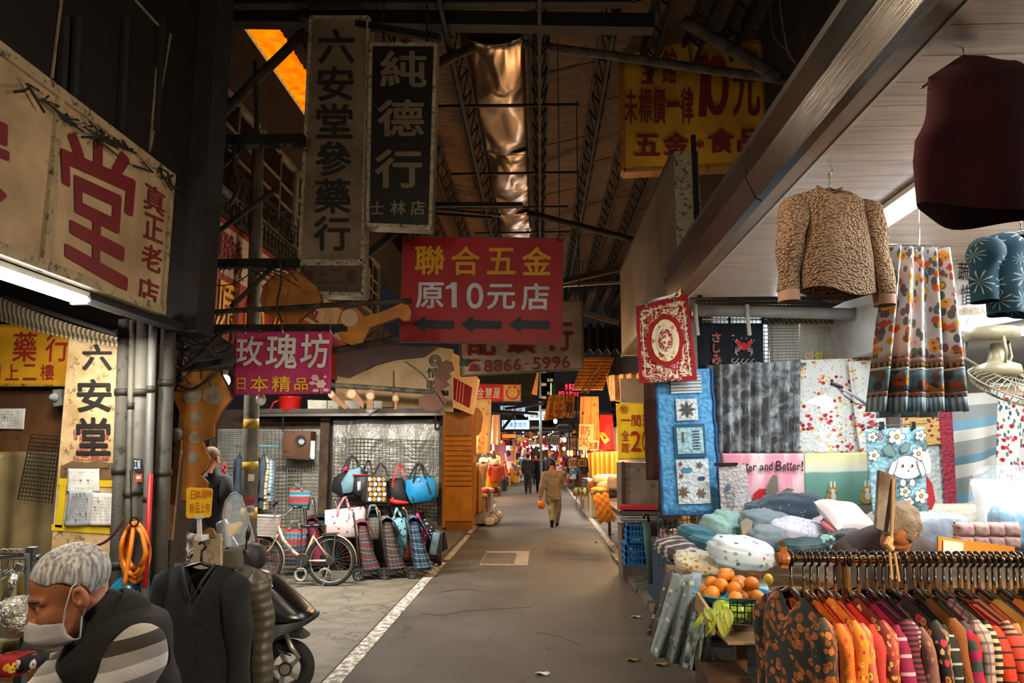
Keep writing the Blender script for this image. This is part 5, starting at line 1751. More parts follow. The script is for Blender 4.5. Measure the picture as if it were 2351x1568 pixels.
MB().tube([at(x,y,Ds-0.1)for x,y in wo],0.005,6,closed=True).build('windshield_edge',M('edge_plastic','6d7274',0.3),SCO)
MB().tube([at(534,1232,Ds-0.08),at(560,1276,Ds-0.05)],0.006,6).build('windshield_stay',chrome,SCO)
# parcel seen through the windshield
t=T('parcel','yellow paper parcel behind the clear windshield','parcel',at(536,1232,6.1))
puff_px(MB(),[(520,1206),(548,1198),(552,1206),(542,1224),(524,1234)],6.1,0.06,0.05).build('paper',M('yellow_parcel','c78f1c',0.6),t)
# helmet
t=T('helmet','teal motorcycle helmet with a dark visor resting on the scooter saddle','helmet',at(300,1384,5.45))
hc=at(300,1362,5.5)
mb=MB()
sdf_add(mb,lambda X,Y,Z:np.maximum(np.maximum(d_ell(X,Y,Z,hc,(0.15,0.13,0.135)),-d_ell(X,Y,Z,hc,(0.135,0.115,0.12))),(hc.z-0.07)-Z),[hc.x-.2,hc.y-.2,hc.z-.2],[hc.x+.2,hc.y+.2,hc.z+.2],0.008)
mb.build('shell',M('teal_helmet','0f6f8c',0.25),t,smooth=True)
mb=MB()
mb.grid(lambda u,v:hc+Vector((0.03+0.14*math.cos((u-0.5)*2.4)*(0.75+0.3*v),0.14*math.sin((u-0.5)*2.4-0.5),0.055-0.13*v)),16,8,0.003)
mb.build('visor',M('smoked_visor','0a0a0b',0.06,Specular_IOR_Level=0.9),t,smooth=True)
MB().lathe([(0.0,-0.008),(0.014,-0.008),(0.014,0.004)],at(285,1372,5.36),12,'y').build('pivot',chrome,t)
# ---- clutter between pipes and coat
t=T('plank','pale wooden plank leaning upright behind the key board','plank',at(395,1240,6.4))
MB().slab([(404,1010),(416,1010),(394,1240),(378,1240)],6.4,0.03).build('plank',M('pale_timber','9c7a55',0.7,col2='7f5f3e'),t)
t=T('plastic_stool','dark red plastic stool in the dim doorway by the plank','stool',gnd(398,1400))
q=gnd(398,1400)
MB().lathe([(0.0,0.36),(0.13,0.36),(0.145,0.345),(0.15,0.31)],q,20).build('seat',M('red_plastic','8d1420',0.35),t,smooth=True)
for k in range(4):
	a=math.pi/4+k*math.pi/2
	MB().bar(q+Vector((0.11*math.cos(a),0.11*math.sin(a),0.33)),q+Vector((0.16*math.cos(a),0.16*math.sin(a),0)),0.05,0.02).build('leg',M('red_plastic','8d1420',0.35),t)
for i,(x,y)in enumerate(((398,998),(399,1045))):
	t=T('wall_outlet',['upper','lower'][i]+' round grey socket on the doorway post','socket',at(x,y,6.5))
	MB().lathe([(0.0,-0.07),(0.04,-0.06),(0.06,-0.03),(0.065,0.05)],at(x,y,6.5),16,'y').build('body',M('socket_grey','45443f',0.5),t,smooth=True)
S(MB().span((at(388,1000,6.55).x-0.15,6.55,0),(at(408,1000,6.55).x,6.65,2.9)).build('trim_7',M('door_post','2a2018',0.8)))
t=T('clothes_bag','pale plastic wrapped bundle beside the camouflage trousers','bundle',at(505,1260,6.6))
puff_px(MB(),[(492,1200),(512,1192),(524,1215),(522,1260),(496,1262)],6.6,0.12,0.2).build('wrap',M('cloudy_wrap','8f9296',0.3,bump=0.5,bscale=12),t,smooth=True)
# person in the shop
Dp=8.0
Hp=at(485,1054,Dp)
x0=Hp.x
J=dict(head=Hp,neck=Hp+Vector((0,0.02,-0.16)),chest=Hp+Vector((-.02,0.03,-0.36)),pelvis=Hp+Vector((-0.04,0.03,-0.76)),shoulder=[Hp+Vector((-0.2,0.08,-0.24)),Hp+Vector((0.18,-0.02,-0.24))],elbow=[Hp+Vector((-0.24,0.1,-0.52)),Hp+Vector((0.23,-0.05,-0.52))],wrist=[Hp+Vector((-0.2,0.22,-0.72)),Hp+Vector((0.14,0.15,-0.62))],hip=[Hp+Vector((-0.13,0.05,-0.82)),Hp+Vector((0.06,0.02,-0.82))],knee=[Vector((x0-0.14,Dp+0.03,0.48)),Vector((x0+0.05,Dp,0.48))],ankle=[Vector((x0-0.15,Dp+0.06,0.085)),Vector((x0+0.06,Dp+0.03,0.085))])
n=N('camouflage')
camo_m=n.fin(n.ramp(n.noise(n.co(),9,2,0.5,0.6),[(0,'1b1b1a'),(0.42,'6d6e6a'),(0.52,'b9b8b2'),(0.6,'33332f')],True),0.9)
pt,_=person('person','bald man in black short-sleeved shirt and camouflage trousers inside the shop',J,(0.15,1,-0.1),skinmat('shop_skin','a9744f','8c5838'),M('shaved_hair','6a5140',0.8),M('black_tee','121214',0.9),camo_m,M('dark_shoe','141312',0.6),res=0.018,hres=0.008,sleeve_to=0.0)
for i in(0,1):
	s,e=J['shoulder'][i],J['elbow'][i]
	MB().tube([s+Vector((0,0,0.03)),s.lerp(e,0.4),s.lerp(e,0.8)],[0.075,0.075,0.08],12).build('sleeve',M('black_tee','121214',0.9),pt,smooth=True)
letters('lettering',word('LIVE',466,1086,477,1094,0.1),lambda x,y:at(x,y,Dp-0.145),white_let,pt,0.02)
# ================================================================ BAG SHOP across the recess
DW=11.9
wood_post=M('weathered_post','4a3523',0.85,col2='2c1f14',dirt='8c7a5c',damt=0.68)
# silvery tarpaulin and mesh
foilm=N('silver_tarpaulin')
co=foilm.co(scale=(1,1,0.6))
foilm.bump(foilm.noise(co,3.0,5,0.6,1.2),1.0,0.08)
foilm=foilm.fin(foilm.mix(foilm.noise(foilm.co(),2.5,5),lin('b4b3ac'),lin('77746b')),0.4,0.35)
old=M('streaked_plastic_board','9a9a94',0.5,col2='75736a',scale=4,dirt='4f4637',damt=0.6)
t=T('tarpaulin','silver tarpaulin sheet stretched behind the hanging bags','tarpaulin',at(885,1225,DW))
cloth(t,'sheet',[(764,962),(1010,962),(1014,1225),(758,1225)],DW,foilm,0.03,2.2,0.3,thick=0.006,nu=40,nv=30,topamp=0.8)
t=T('plastic_board','streaked grey board behind the hanging coats and the wooden box','board',at(620,1225,DW+0.05))
MB().slab([(498,985),(756,985),(752,1225),(498,1225)],DW+0.04,0.03).build('board',old,t)
mesh=M('dull_wire','5e584c',0.5,0.5)
wire_grid('wire display mesh over the silver tarpaulin with bags hooked on it',[(760,1005),(1012,1012),(1014,1195),(757,1190)],DW-0.06,30,22,0.004,mesh)
wire_grid('wire display mesh beside the concrete pole behind the hanging coats',[(500,990),(694,985),(690,1200),(502,1205)],DW-0.06,22,25,0.004,mesh)
wire_grid('small wire mesh panel under the wooden box with the round hole',[(660,1060),(732,1060),(728,1200),(658,1200)],DW-0.1,10,17,0.004,M('pale_wire_mesh','8a8577',0.5,0.4))
for lab,x0,x1 in(('dark wooden post between the two mesh panels',738,758),('thin dark post by the silver tarpaulin edge',1010,1018),('weathered post at the dim end of the mesh shop',486,498)):
	t=T('shop_post',lab,'post',gnd(x0,1290))
	a,b=at(x0,1000,DW-0.02),at(x1,1000,DW-0.02)
	MB().span((a.x,DW-0.1,0),(b.x,DW+0.02,2.4)).build('post',wood_post,t)
t=T('long_shelf','long dusty steel shelf above the bag shop','shelf',at(820,950,DW-0.2))
MB().span((at(590,945,DW).x,DW-0.45,at(800,952,DW).z),(at(1020,945,DW).x,DW+0.1,at(800,942,DW).z)).build('board',M('dusty_shelf','3f3a31',0.7,dirt='1a1611'),t)
mb=MB()
for i in range(90):
	x=596+i*4.7
	p=at(x,949,DW-0.46)
	mb.box((p.x,DW-0.455,p.z),(0.012,0.01,0.03))
s_=mb.build('perforation',M('shelf_hole','0e0c0a'),t)
s_['kind']='stuff'
MB().slab([(594,950),(1016,948),(1016,954),(594,956)],DW-0.47,0.02).build('lip',M('dull_steel','57504a',0.4,0.6),t)
for x in(650,1000):
	MB().bar(at(x,954,DW-0.42),at(x,985,DW-0.02),0.03).build('bracket',M('dull_steel','57504a',0.4,0.6),t)
# things on the shelf
t=T('cooking_pot','shiny red enamel pot with a long handle on the dusty shelf','pot',at(665,944,DW-0.3))
c=at(665,944,DW-0.3)
rp=M('red_enamel','b01b17',0.2)
MB().lathe([(0.0,0),(0.155,0),(0.17,0.02),(0.175,0.2),(0.185,0.205),(0.185,0.225),(0.17,0.235),(0.0,0.25)],c,28).build('body',rp,t,smooth=True)
MB().tube([c+Vector((-0.17,-0.02,0.17)),c+Vector((-0.25,-0.03,0.14)),c+Vector((-0.3,-0.03,0.03)),c+Vector((-0.42,-0.03,0.01))],0.018,8).build('handle',rp,t,smooth=True)
for i,(x,y,Dz)in enumerate(((599,918,6.66),(517,874,6.66))):
	t=T('light_bulb',['white round bulb beside the concrete pole','lit round bulb peeping out behind the pink banner'][i],'lamp',at(x,y,Dz))
	c=at(x,y,Dz)
	blob(m:=MB(),c,(0.045,0.045,0.055),nu=16,nv=10)
	m.build('globe',M('white_globe','d8d8d4',0.3)if i==0 else Memit('lit_globe','fff0d0',8),t,smooth=True)
	MB().lathe([(0.02,0.05),(0.022,0.1),(0.0,0.11)],c,10).build('cap',M('bulb_cap','8a8478',0.4,0.6),t)
	MB().tube([c+Vector((0,0,0.1)),c+Vector((0.02,0,0.62 if i==0 else 0.47))],0.004,5).build('flex',BLACKP,t)
t=T('storage_box','long dirty white box on the dusty shelf behind the key boards','box',at(742,944,DW-0.25))
MB().slab([(706,918),(776,920),(778,945),(707,945)],DW-0.35,0.3).build('carton',M('dirty_white_box','b9b5a4',0.7,dirt='6d5f47',damt=0.56),t)
MB().slab([(750,919),(753,919),(752,945),(749,945)],DW-0.355,0.004).build('strap',BLACKP,t)
t=T('storage_box','small white carton with a folded flap behind the twin key boards','box',at(815,944,DW-0.25))
MB().slab([(792,920),(826,920),(826,939),(792,940)],DW-0.2,0.2).build('carton',M('dirty_white_box','b9b5a4',0.7),t)
notice('small white paper notice propped on the dusty shelf',[(854,920),(877,921),(876,938),(854,937)],DW-0.4,paper,3,8)
t=T('plastic_bag','dusty clear plastic bag knotted over the shelf edge','bag',at(850,950,DW-0.45))
puff_px(MB(),[(838,938),(868,938),(858,948),(846,956),(840,946)],DW-0.5,0.06,0.2).build('film',M('cloudy_wrap','8f9296',0.3),t,smooth=True)
# upper fascia
t=T('shop_fascia','curling beige fascia board with a black swirl emblem above the shelf','fascia',at(900,945,12.1))
MB().slab([(770,800),(1000,796),(1040,802),(1040,946),(770,946)],12.15,0.05).build('board',M('beige_board','9c8157',0.7,col2='7c633f',scale=2,dirt='3a2817',damt=0.64),t)
MB().slab([(764,846),(770,800),(904,793),(1000,798),(968,820),(906,826),(860,838),(800,868),(770,862)],12.02,0.04).build('peeled_flap',M('dark_maroon_flap','3a1a12',0.7,col2='2a120c'),t)
MB().slab([(770,852),(902,850),(902,935),(770,938)],12.08,0.03).build('lower_panel',M('beige_board2','92784f',0.7,col2='7a6240',scale=2),t)
m=MB()
sp=[(998+(3+12*i/40)*math.cos(i*0.5),829+(3+13*i/40)*math.sin(i*0.5))for i in range(41)]
line_px(m,sp,2.2,fpl(12.15,0.01))
m.build('swirl_emblem',black_let,t)
letters('lettering',[('情',980,844,1010,868),('歌',978,872,1008,894),('行',982,876,1002,900)][:2],fpl(12.15,0.01),black_let,t,0.03)
t=T('speaker_box','brown wooden box with a round hole mounted on the mesh','box',at(685,1055,DW-0.2))
MB().slab([(652,988),(714,990),(710,1050),(649,1046)],DW-0.4,0.28).build('cabinet',M('varnished_brown_box','5a3417',0.35,col2='40240f',scale=4),t)
MB().slab([(648,1046),(712,1050),(711,1056),(647,1052)],DW-0.41,0.3).build('base_strip',M('dark_brown_strip','2c180b',0.5),t)
disc_px(MB(),690,1013,12,12,fpl(DW-0.4,0.004),22).build('hole',M('black_hole','060505',0.6),t)
disc_px(MB(),692,1014,7,6,fpl(DW-0.4,0.008),18).build('lens',M('pale_lens','9aa0a2',0.15),t)
MB().slab([(711,1012),(723,1012),(722,1054),(710,1054)],DW-0.36,0.01).build('paper_label',paper,t)
MB().ring(at(690,1013,DW-0.405),0.085,0.008,20,6,'y').build('hole_rim',M('dark_brown_strip','2c180b',0.5),t)
# clothes hanging behind the pole
Dk=11.2
for lab,x,w,y0,y1,mt in(('slate blue quilted jacket hanging behind the concrete pole',606,0.13,1038,1165,M('slate_quilt','2f3b45',0.8)),('dark grey jacket hanging by the concrete pole',590,0.12,1040,1175,M('charcoal_jacket','1d2226',0.85)),('cream and black checked shirt hanging by the mesh',612,0.12,1042,1168,plaid('cream_check','c9b890',[(0.3,0.3,'16130f',0.7),(0.8,0.1,'16130f',0.6)],0.09)),('blue checked shirt at the outside of the hanging coats',622,0.1,1050,1150,plaid('blue_check','9db4c0',[(0.3,0.3,'22506d',0.7)],0.05)),('dark blue jacket glimpsed on the far side of the pole',550,0.14,1040,1170,M('navy_jacket','1a2a38',0.85))):
	o=T('hanging_jacket',lab,'jacket',at(x,y1,Dk))
	O=at(x,y0,Dk+(x-600)*0.004)
	L=(at(x,y0,Dk)-at(x,y1,Dk)).z
	garment(o,O,Vector((0.35,-1,0)),half=w*1.5,L=L,slope=0.4,thick=0.06,sleeve=L*0.75,mat=mt,seed=x,nu=24,nv=8,sr=0.06)
	hanger(o,O,Vector((0.35,-1,0)),hook=0.09,mat=M('teal_hanger','2f6d78',0.4))
o=tag(MB().tube([at(540,1024,Dk),at(640,1024,Dk)],0.014,8).build('clothes_rail',M('teal_rail','4d8a92',0.4),loc=at(590,1024,Dk),smooth=True),'teal rail holding the jackets behind the concrete pole','rail')
# ---- bags
def strap_px(t,pts,D,w=0.03,mat=None,name='handle',th=0.008):
	m=MB()
	P=[]
	k=len(pts)
	for i in range(19):
		s=i/18*(k-1)
		j=min(int(s),k-2)
		f=s-j
		f=f*f*(3-2*f)if False else f
		P.append(at(pts[j][0]*(1-f)+pts[j+1][0]*f,pts[j][1]*(1-f)+pts[j+1][1]*f,D+0.012*math.sin(i)))
	for a,b in zip(P,P[1:]):
		m.bar(a,b,th,w,up=(1,0,0))if False else m.bar(a,b,w*0.6,th,up=(0,1,0))
	return m.build(name,mat,t)
Db=11.45
blackc=M('black_nylon','131314',0.7,bump=0.4,bscale=60)
def bag(label,body,D,mat,th=0.16,straps=(),smat=None,extra=(),name='hanging_bag',group=None,inset=0.12):
	cx=sum(p[0]for p in body)/len(body)
	t=T(name,label,'bag',at(cx,max(p[1]for p in body),D+th/2),group)
	puff_px(MB(),body,D,th,inset).build('body',mat,t,smooth=True)
	for s in straps:
		strap_px(t,s,D-0.01,0.05,smat or blackc)
	for nm,pts,mt,off in extra:
		puff_px(MB(),pts,D-off,off+0.03,0.06,4).build(nm,mt,t,smooth=True)
	return t
G='bags hooked on the mesh'
bag('large slumped black duffel bag with a pale blue pocket on the mesh',[(762,1098),(775,1088),(800,1080),(830,1078),(842,1090),(844,1140),(820,1148),(780,1142),(757,1128)],Db,blackc,0.22,[[(782,1090),(800,1052),(809,1046),(822,1060),(830,1086)],[(792,1086),(806,1050),(816,1052),(826,1084)]],blackc,[('pocket',[(782,1108),(800,1080),(826,1072),(830,1100),(806,1132),(786,1134)],M('pale_blue_nylon','6d95a3',0.7,bump=0.3),0.06),('pink_lining',[(786,1076),(796,1068),(798,1078),(788,1084)],M('hot_pink','b01650',0.7),0.05)],group=G)
bag('black box bag with a clear bottle pocket on the mesh',[(812,1092),(846,1090),(850,1136),(822,1142),(808,1128)],Db-0.12,M('black_bag2','1a191b',0.6),0.1,[[(830,1092),(842,1062),(847,1056),(856,1090)]],blackc,[('red_piping',[(808,1089),(848,1089),(848,1092),(808,1092)],M('red_trim','9c1a22',0.6),0.02),('bottle_label',[(820,1106),(828,1104),(828,1126),(820,1128)],M('label_grey','a7a8a4',0.5),0.02)],group=G)
catm=floral('pear_print','2a211c',['d9851d','c8c2b4','c76f16'],scale=11,r=0.4,leaf=None,rough=0.7)
t=bag('black tote with orange and white pear print hooked in the middle of the mesh',[(826,1146),(840,1098),(884,1094),(892,1150),(900,1162),(870,1164),(836,1156)],Db-0.2,blackc,0.12,[[(856,1096),(868,1070),(874,1064),(884,1074),(892,1096)]],M('brown_strap','2a1512',0.8),group=G)
P4=[(844,1092),(886,1094),(888,1154),(840,1152)]
MB().slab(P4,Db-0.235,0.02).build('printed_front',M('dark_brown_print','2a211c',0.7),t)
om,wm=M('print_orange','d07d1c',0.7),M('print_white','c9c4b8',0.7)
for r in range(5):
	for c in range(4):
		x,y=849+c*10.5+(r%2)*2,1100+r*11.5
		disc_px(MB(),x,y,4.6,4.8,fpl(Db-0.235,0.004),10,wob=0.08,k=3).build('pear_motif',om if(r+c)%2 else wm,t)
bag('black tote with bright red strap and base on the mesh',[(884,1106),(896,1098),(922,1098),(934,1140),(938,1156),(912,1158),(886,1150)],Db-0.1,blackc,0.14,[[(901,1150),(902,1106),(914,1070),(918,1066),(924,1076),(930,1100)]],M('bright_red_strap','d0201c',0.6),[('red_base',[(886,1144),(938,1152),(938,1157),(910,1158),(888,1152)],M('bright_red_strap','d0201c',0.6),0.03)],group=G)
bag('dusty blue quilted bag behind the bright blue holdall',[(916,1096),(934,1090),(952,1094),(950,1146),(926,1150),(914,1132)],Db+0.05,M('dusty_blue','3f6270',0.8,bump=0.4),0.12,[],group=G)
bag('bright blue holdall with long black straps on the mesh',[(930,1104),(940,1096),(986,1092),(1000,1102),(1003,1140),(990,1152),(942,1158),(936,1146),(929,1128)],Db-0.16,M('bright_blue_nylon','0f83b8',0.6,bump=0.3),0.2,[[(948,1150),(950,1096),(958,1068),(964,1064),(978,1100),(988,1134)],[(938,1100),(956,1066),(968,1066),(982,1092)]],blackc,[('round_badge',[(958,1100),(964,1099),(965,1105),(959,1106)],M('label_grey','a7a8a4',0.5),0.02)],group=G)
strip=stripes('woven_stripes',[(1,'b3202e'),(0.8,'6d6a55'),(1,'1f5f80'),(0.7,'4c8f9c'),(0.8,'a32734'),(0.6,'3d4a4c')],0.17)
bag('striped red and blue plastic carrier hanging over the bicycle basket',[(664,1120),(712,1128),(706,1172),(659,1160)],10.9,strip,0.12,[[(676,1122),(680,1112),(690,1116),(694,1126)]],M('grey_strap','6d6a66',0.8),name='carrier_bag')
bag('striped red and blue plastic carrier standing behind the bicycle',[(650,1216),(694,1212),(694,1300),(646,1300)],10.7,strip,0.25,[[(664,1216),(670,1196),(684,1196),(690,1214)]],M('grey_strap','6d6a66',0.8),name='carrier_bag')
bag('black pouch with red cord hanging behind the concrete pole',[(506,1086),(518,1080),(526,1110),(522,1148),(502,1150)],9.4,floral('dotty_pouch','17171a',['c9c9c4','8a2a30'],scale=24),0.08,[[(510,1088),(514,1064),(520,1084)]],M('red_cord','8c1420',0.7))
pinkt=floral('pink_check_print','cbb7b8',['b8465a','e6d9d6','8a7a7c'],scale=13,r=0.26)
bag('big pink printed shopper with pink straps behind the trolleys',[(742,1172),(830,1164),(836,1172),(834,1236),(742,1236)],10.9,pinkt,0.2,[[(772,1210),(776,1166),(790,1142),(796,1142)],[(800,1210),(802,1168),(796,1146)]],M('pink_strap','d6788c',0.7),name='shopper_bag')
bag('pale blue shopper with black doodles behind the trolleys',[(896,1190),(936,1188),(934,1246),(924,1286),(900,1280)],11.0,floral('blue_doodle_print','6fa5b4',['14181a','85b8c4'],scale=20,r=0.3),0.14,[[(904,1190),(910,1166),(922,1186)]],M('blue_strap','6fa5b4',0.7),name='shopper_bag')
bag('grey checked shopper behind the dark trolley bag',[(836,1190),(872,1188),(872,1240),(838,1240)],11.1,plaid('grey_check','5d5a52',[(0.5,0.2,'33322e',0.7)],0.05),0.14,[[(842,1190),(850,1160),(862,1160),(870,1188)]],M('striped_strap','77756d',0.8),name='shopper_bag')
bag('magenta shopper with cream lettering by the tarpaulin edge',[(946,1208),(982,1214),(976,1266),(950,1262)],11.15,floral('magenta_print','a01c55',['d9c4cc','7a1440'],scale=22,r=0.22),0.12,[[(952,1210),(958,1178),(974,1214)]],M('magenta_strap','b81a60',0.7),name='shopper_bag')
bag('black polka dot bag at the tarpaulin edge',[(958,1196),(984,1190),(1000,1212),(996,1270),(974,1272)],11.2,floral('polka_black','141416',['c9c7c0'],scale=22,r=0.22),0.12,[],name='shopper_bag')
bag('folded grey-blue bag hanging at the end of the mesh',[(994,1222),(1010,1224),(1002,1276),(984,1272)],10.9,M('grey_blue_fold','6d8792',0.8),0.05,[],name='shopper_bag')
bag('taupe bag squeezed beside the folded grey-blue bag',[(1000,1218),(1016,1220),(1010,1268),(1000,1270)],10.95,M('taupe_fold','4f4a40',0.85),0.05,[],name='shopper_bag')
bag('outermost black folded bag at the corner of the bag shop',[(1016,1218),(1022,1220),(1028,1260),(1014,1268)],11.0,M('black_fold','121214',0.8),0.05,[],name='shopper_bag')
# ---- shopping trolleys
tubem=M('trolley_tube','7d7b76',0.3,0.8)
grip=M('yellow_grip','b08f4a',0.6)
tyre=M('trolley_tyre','19191a',0.7)
def trolley(label,x,y,mat,flap,h=0.62,yaw=0.15,lean=0.28,white=False,wr=0.085,sub=None,tall=1.0):
	p=gnd(x,y)
	t=T('shopping_trolley',label,'trolley',p,'wheeled shopping bags in front of the mesh')
	Rz=Matrix.Rotation(yaw,3,'Z')
	sh=math.tan(lean)
	def L(a,b,c):
		return p+Rz@Vector((a,b,c))+(Rz@Vector((sh*(0.62-c)*0.5,0,0)))
	w=0.17
	m=MB()
	for s in(-1,1):
		m.tube([L(0.0,s*w*0.8,0.1),L(0,s*w*0.8,0.92*tall),L(-0.02,s*w*0.6,0.95*tall),L(-0.03,0,0.955*tall)],0.009,6)
	m.build('frame',tubem,t,smooth=True)
	MB().tube([L(-0.025,-0.06,0.955*tall),L(-0.025,0.06,0.955*tall)],0.016,8).build('grip',grip,t,smooth=True)
	MB().grid(lambda u,v:L(0.03+(0.11+0.1*v-0.02*math.sin(v*3))*(1+math.cos(2*math.pi*u))*0.62,w*1.02*math.copysign(abs(math.sin(2*math.pi*u))**0.5,math.sin(2*math.pi*u)),0.13+h*(1-v)+0.012*math.sin(6*u+9*v)),24,10,0,(0.8,h),closed_u=True).build('bag',mat,t,smooth=True)
	MB().grid(lambda u,v:L(0.0+0.27*v+0.02*math.sin(3*v),(u-0.5)*2*w*1.06,0.13+h+0.07*math.sin(math.pi*min(1,v*1.2))-0.34*h*v**2.2),8,10,0.012,(0.34,0.36)).build('flap',flap,t,smooth=True)
	if sub:
		MB().grid(lambda u,v:L(0.272+0.02*math.sin(3.1*u)-0.0*v,(u-0.5)*1.7*w,0.16+0.16*(1-v)),6,3,0.01,(0.3,0.16)).build('pocket',sub,t,smooth=True)
	for s in(-1,1):
		c=p+Rz@Vector((-0.02+sh*0.2,s*(w+0.03),wr))
		wm_=MB().ring(c,wr-0.014,0.014,24,8,'y').build('wheel',M('white_tyre','bdbcb6',0.6)if white else tyre,t,smooth=True)
		sp=MB().lathe([(0.02,-0.012),(0.02,0.012)],c,10,'y')
		for k in range(6):
			a=2*math.pi*k/6
			sp.bar(c,c+Vector((math.cos(a)*(wr-0.015),0,math.sin(a)*(wr-0.015))),0.012,0.01,up=(0,1,0))
		sp.build('hub',M('hub_grey','3a3a39',0.5),wm_)
	m=MB()
	m.tube([L(0.02,-w*0.7,0.12),p+Rz@Vector((0.3,-w*0.7,0.02)),p+Rz@Vector((0.33,0,0.01)),p+Rz@Vector((0.3,w*0.7,0.02)),L(0.02,w*0.7,0.12)],0.009,6)
	m.build('stand',tubem,t,smooth=True)
	m=MB().box(L(0.12,0,0.115),(0.26,2*w,0.02),Rz)
	m.build('base_plate',M('black_base','121212',0.6),t)
	return t
def tart(name,base,a,b,c):
	return plaid(name,base,[(0.25,0.3,a,0.55),(0.7,0.12,b,0.7),(0.9,0.04,c,0.8),(0.5,0.03,c,0.8)],0.13)
t1=tart('tartan_red_green','1d3433','7c1a24','243a55','a8a08c')
t2=tart('tartan_brown_blue','2b3a3f','4a2c1f','1b2a3a','c08a62')
t3=tart('tartan_blue','123047','0f1d2c','1f5f92','b9c4c4')
flr=stripes('tartan_red_stripe',[(1,'8c2230'),(0.4,'3d5568'),(0.2,'99948a'),(0.8,'5a2328'),(0.4,'223040')],0.12,axis=0)
trolley('maroon shopping trolley with pink flap behind the bicycle wheel',775,1306,M('maroon_nylon','5c0f24',0.7),floral('pink_flap','b0606c',['d6a0a0','8a3040'],scale=25),sub=floral('peach_print','b5654f',['d9a58a','8a3a30'],scale=30),yaw=0.25,tall=1.1,h=0.66)
trolley('dark green shopping trolley with blue print pocket behind the bicycle',722,1308,M('dark_green_nylon','123030',0.7),M('dark_green_nylon2','0d2424',0.7),sub=floral('blue_pocket','1d5568',['c9b04a','0f3a4a'],scale=26),yaw=0.2,tall=1.12)
trolley('maroon shopping trolley half hidden by the bicycle seat',700,1312,M('maroon_nylon2','6d1530',0.7),M('maroon_flap','4c0f1f',0.7),yaw=0.2,tall=1.1)
trolley('dark teal shopping trolley with pale blue flap in the back row',845,1302,M('dark_teal_nylon','0f2a30',0.7),M('pale_blue_flap','5f93a4',0.7),sub=M('pale_blue_flap','5f93a4',0.7),yaw=0.25,tall=1.15,h=0.7)
trolley('red shopping trolley with white printed flap in the back row',900,1300,M('deep_red_nylon','6d1220',0.7),floral('white_red_print','b8b0a4',['a3202a','44423e'],scale=26),sub=floral('white_red_print','b8b0a4',['a3202a'],scale=26),yaw=0.3,tall=1.15,h=0.66)
trolley('black shopping trolley with mustard leaf-print flap at the end',950,1296,M('black_nylon3','15130f',0.7),floral('mustard_leaf','8c6420',['d6c490','6d4a14'],scale=26),sub=floral('mustard_leaf','8c6420',['d6c490'],scale=26),yaw=0.3,tall=1.15,h=0.7)
trolley('red and green tartan shopping trolley beside the bicycle wheel',814,1330,t1,flr,yaw=0.3)
trolley('brown and blue tartan shopping trolley in the middle of the front row',873,1327,t2,tart('tartan_pale','57616a','6d4636','1b2a3a','d0b49a'),yaw=0.3,h=0.66)
trolley('blue tartan shopping trolley nearest the white road line',935,1325,t3,tart('tartan_blue_flap','1d4a72','12283f','2f78b0','d0d8d8'),yaw=0.3,h=0.66)
# red wire carts behind the front wheel
rw_=M('red_cart_wire','a3161c',0.4)
t=T('wire_cart','folding red frame cart behind the bicycle front wheel','cart',gnd(608,1326))
p=gnd(608,1322)
m=MB()
for s in(-0.16,0.16):
	m.tube([p+Vector((s,0,0.05)),p+Vector((s*0.9,0.15,0.75))],0.012,6)
for k in range(5):
	m.tube([p+Vector((-0.16,0.03*k,0.12+0.14*k)),p+Vector((0.16,0.03*k,0.12+0.14*k))],0.008,6)
m.build('frame',rw_,t)
for s in(-0.19,0.19):
	MB().ring(p+Vector((s,0,0.075)),0.06,0.014,18,6,'x').lathe([(0.03,-0.01),(0.03,0.01)],p+Vector((s,0,0.075)),12,'x').build('wheel',rw_,t,smooth=True)
t=T('wire_cart','grey wire basket cart standing behind the step-through frame','cart',gnd(655,1330))
p=gnd(655,1326)
m=MB()
for i in range(8):
	for s in(-1,1):
		m.tube([p+Vector((-0.2+0.4*i/7,s*0.13,0.1)),p+Vector((-0.2+0.4*i/7,s*0.13,0.62))],0.004,4)
for k in range(10):
	z=0.1+0.52*k/9
	m.tube([p+Vector((a,b,z))for a,b in((-.2,-.13),(.2,-.13),(.2,.13),(-.2,.13))],0.004,4,closed=True)
s_=m.build('wires',M('grey_cart_wire','6d6a64',0.4,0.6),t)
s_['kind']='stuff'
for s in(-1,1):
	for b in(-0.13,0.13):
		MB().tube([p+Vector((s*0.2,b,0.62)),p+Vector((s*0.2,b,0.0))],0.008,6).build('leg',M('grey_cart_wire','6d6a64',0.4,0.6),t)
for i,(x,y)in enumerate(((690,1336),(745,1336))):
	t=T('walker_wheel',['white-tyred small wheel on a black fork under the bicycle frame','white-tyred small wheel on a black fork seen through the rear wheel'][i],'wheel',gnd(x,y))
	p=gnd(x,y)
	MB().ring(p+Vector((0,0,0.095)),0.075,0.02,26,8,'y').build('tyre',M('white_tyre','bdbcb6',0.6),t,smooth=True)
	m=MB().lathe([(0.03,-0.02),(0.03,0.02)],p+Vector((0,0,0.095)),14,'y')
	for k in range(5):
		a=2*math.pi*k/5
		m.bar(p+Vector((0,0,0.095)),p+Vector((0.06*math.cos(a),0,0.095+0.06*math.sin(a))),0.012,0.01,up=(0,1,0))
	m.build('hub',BLACKP,t)
	MB().bar(p+Vector((0,0.03,0.095)),p+Vector((-0.02,0.05,0.26)),0.03).box(p+Vector((-0.03,0.06,0.3)),(0.1,0.1,0.1)).build('fork',BLACKP,t)
	MB().tube([p+Vector((-0.03,0.06,0.33)),p+Vector((-0.05,0.12,0.75))],0.014,8).build('tube',M('walker_tube','3d1a22',0.5),t)
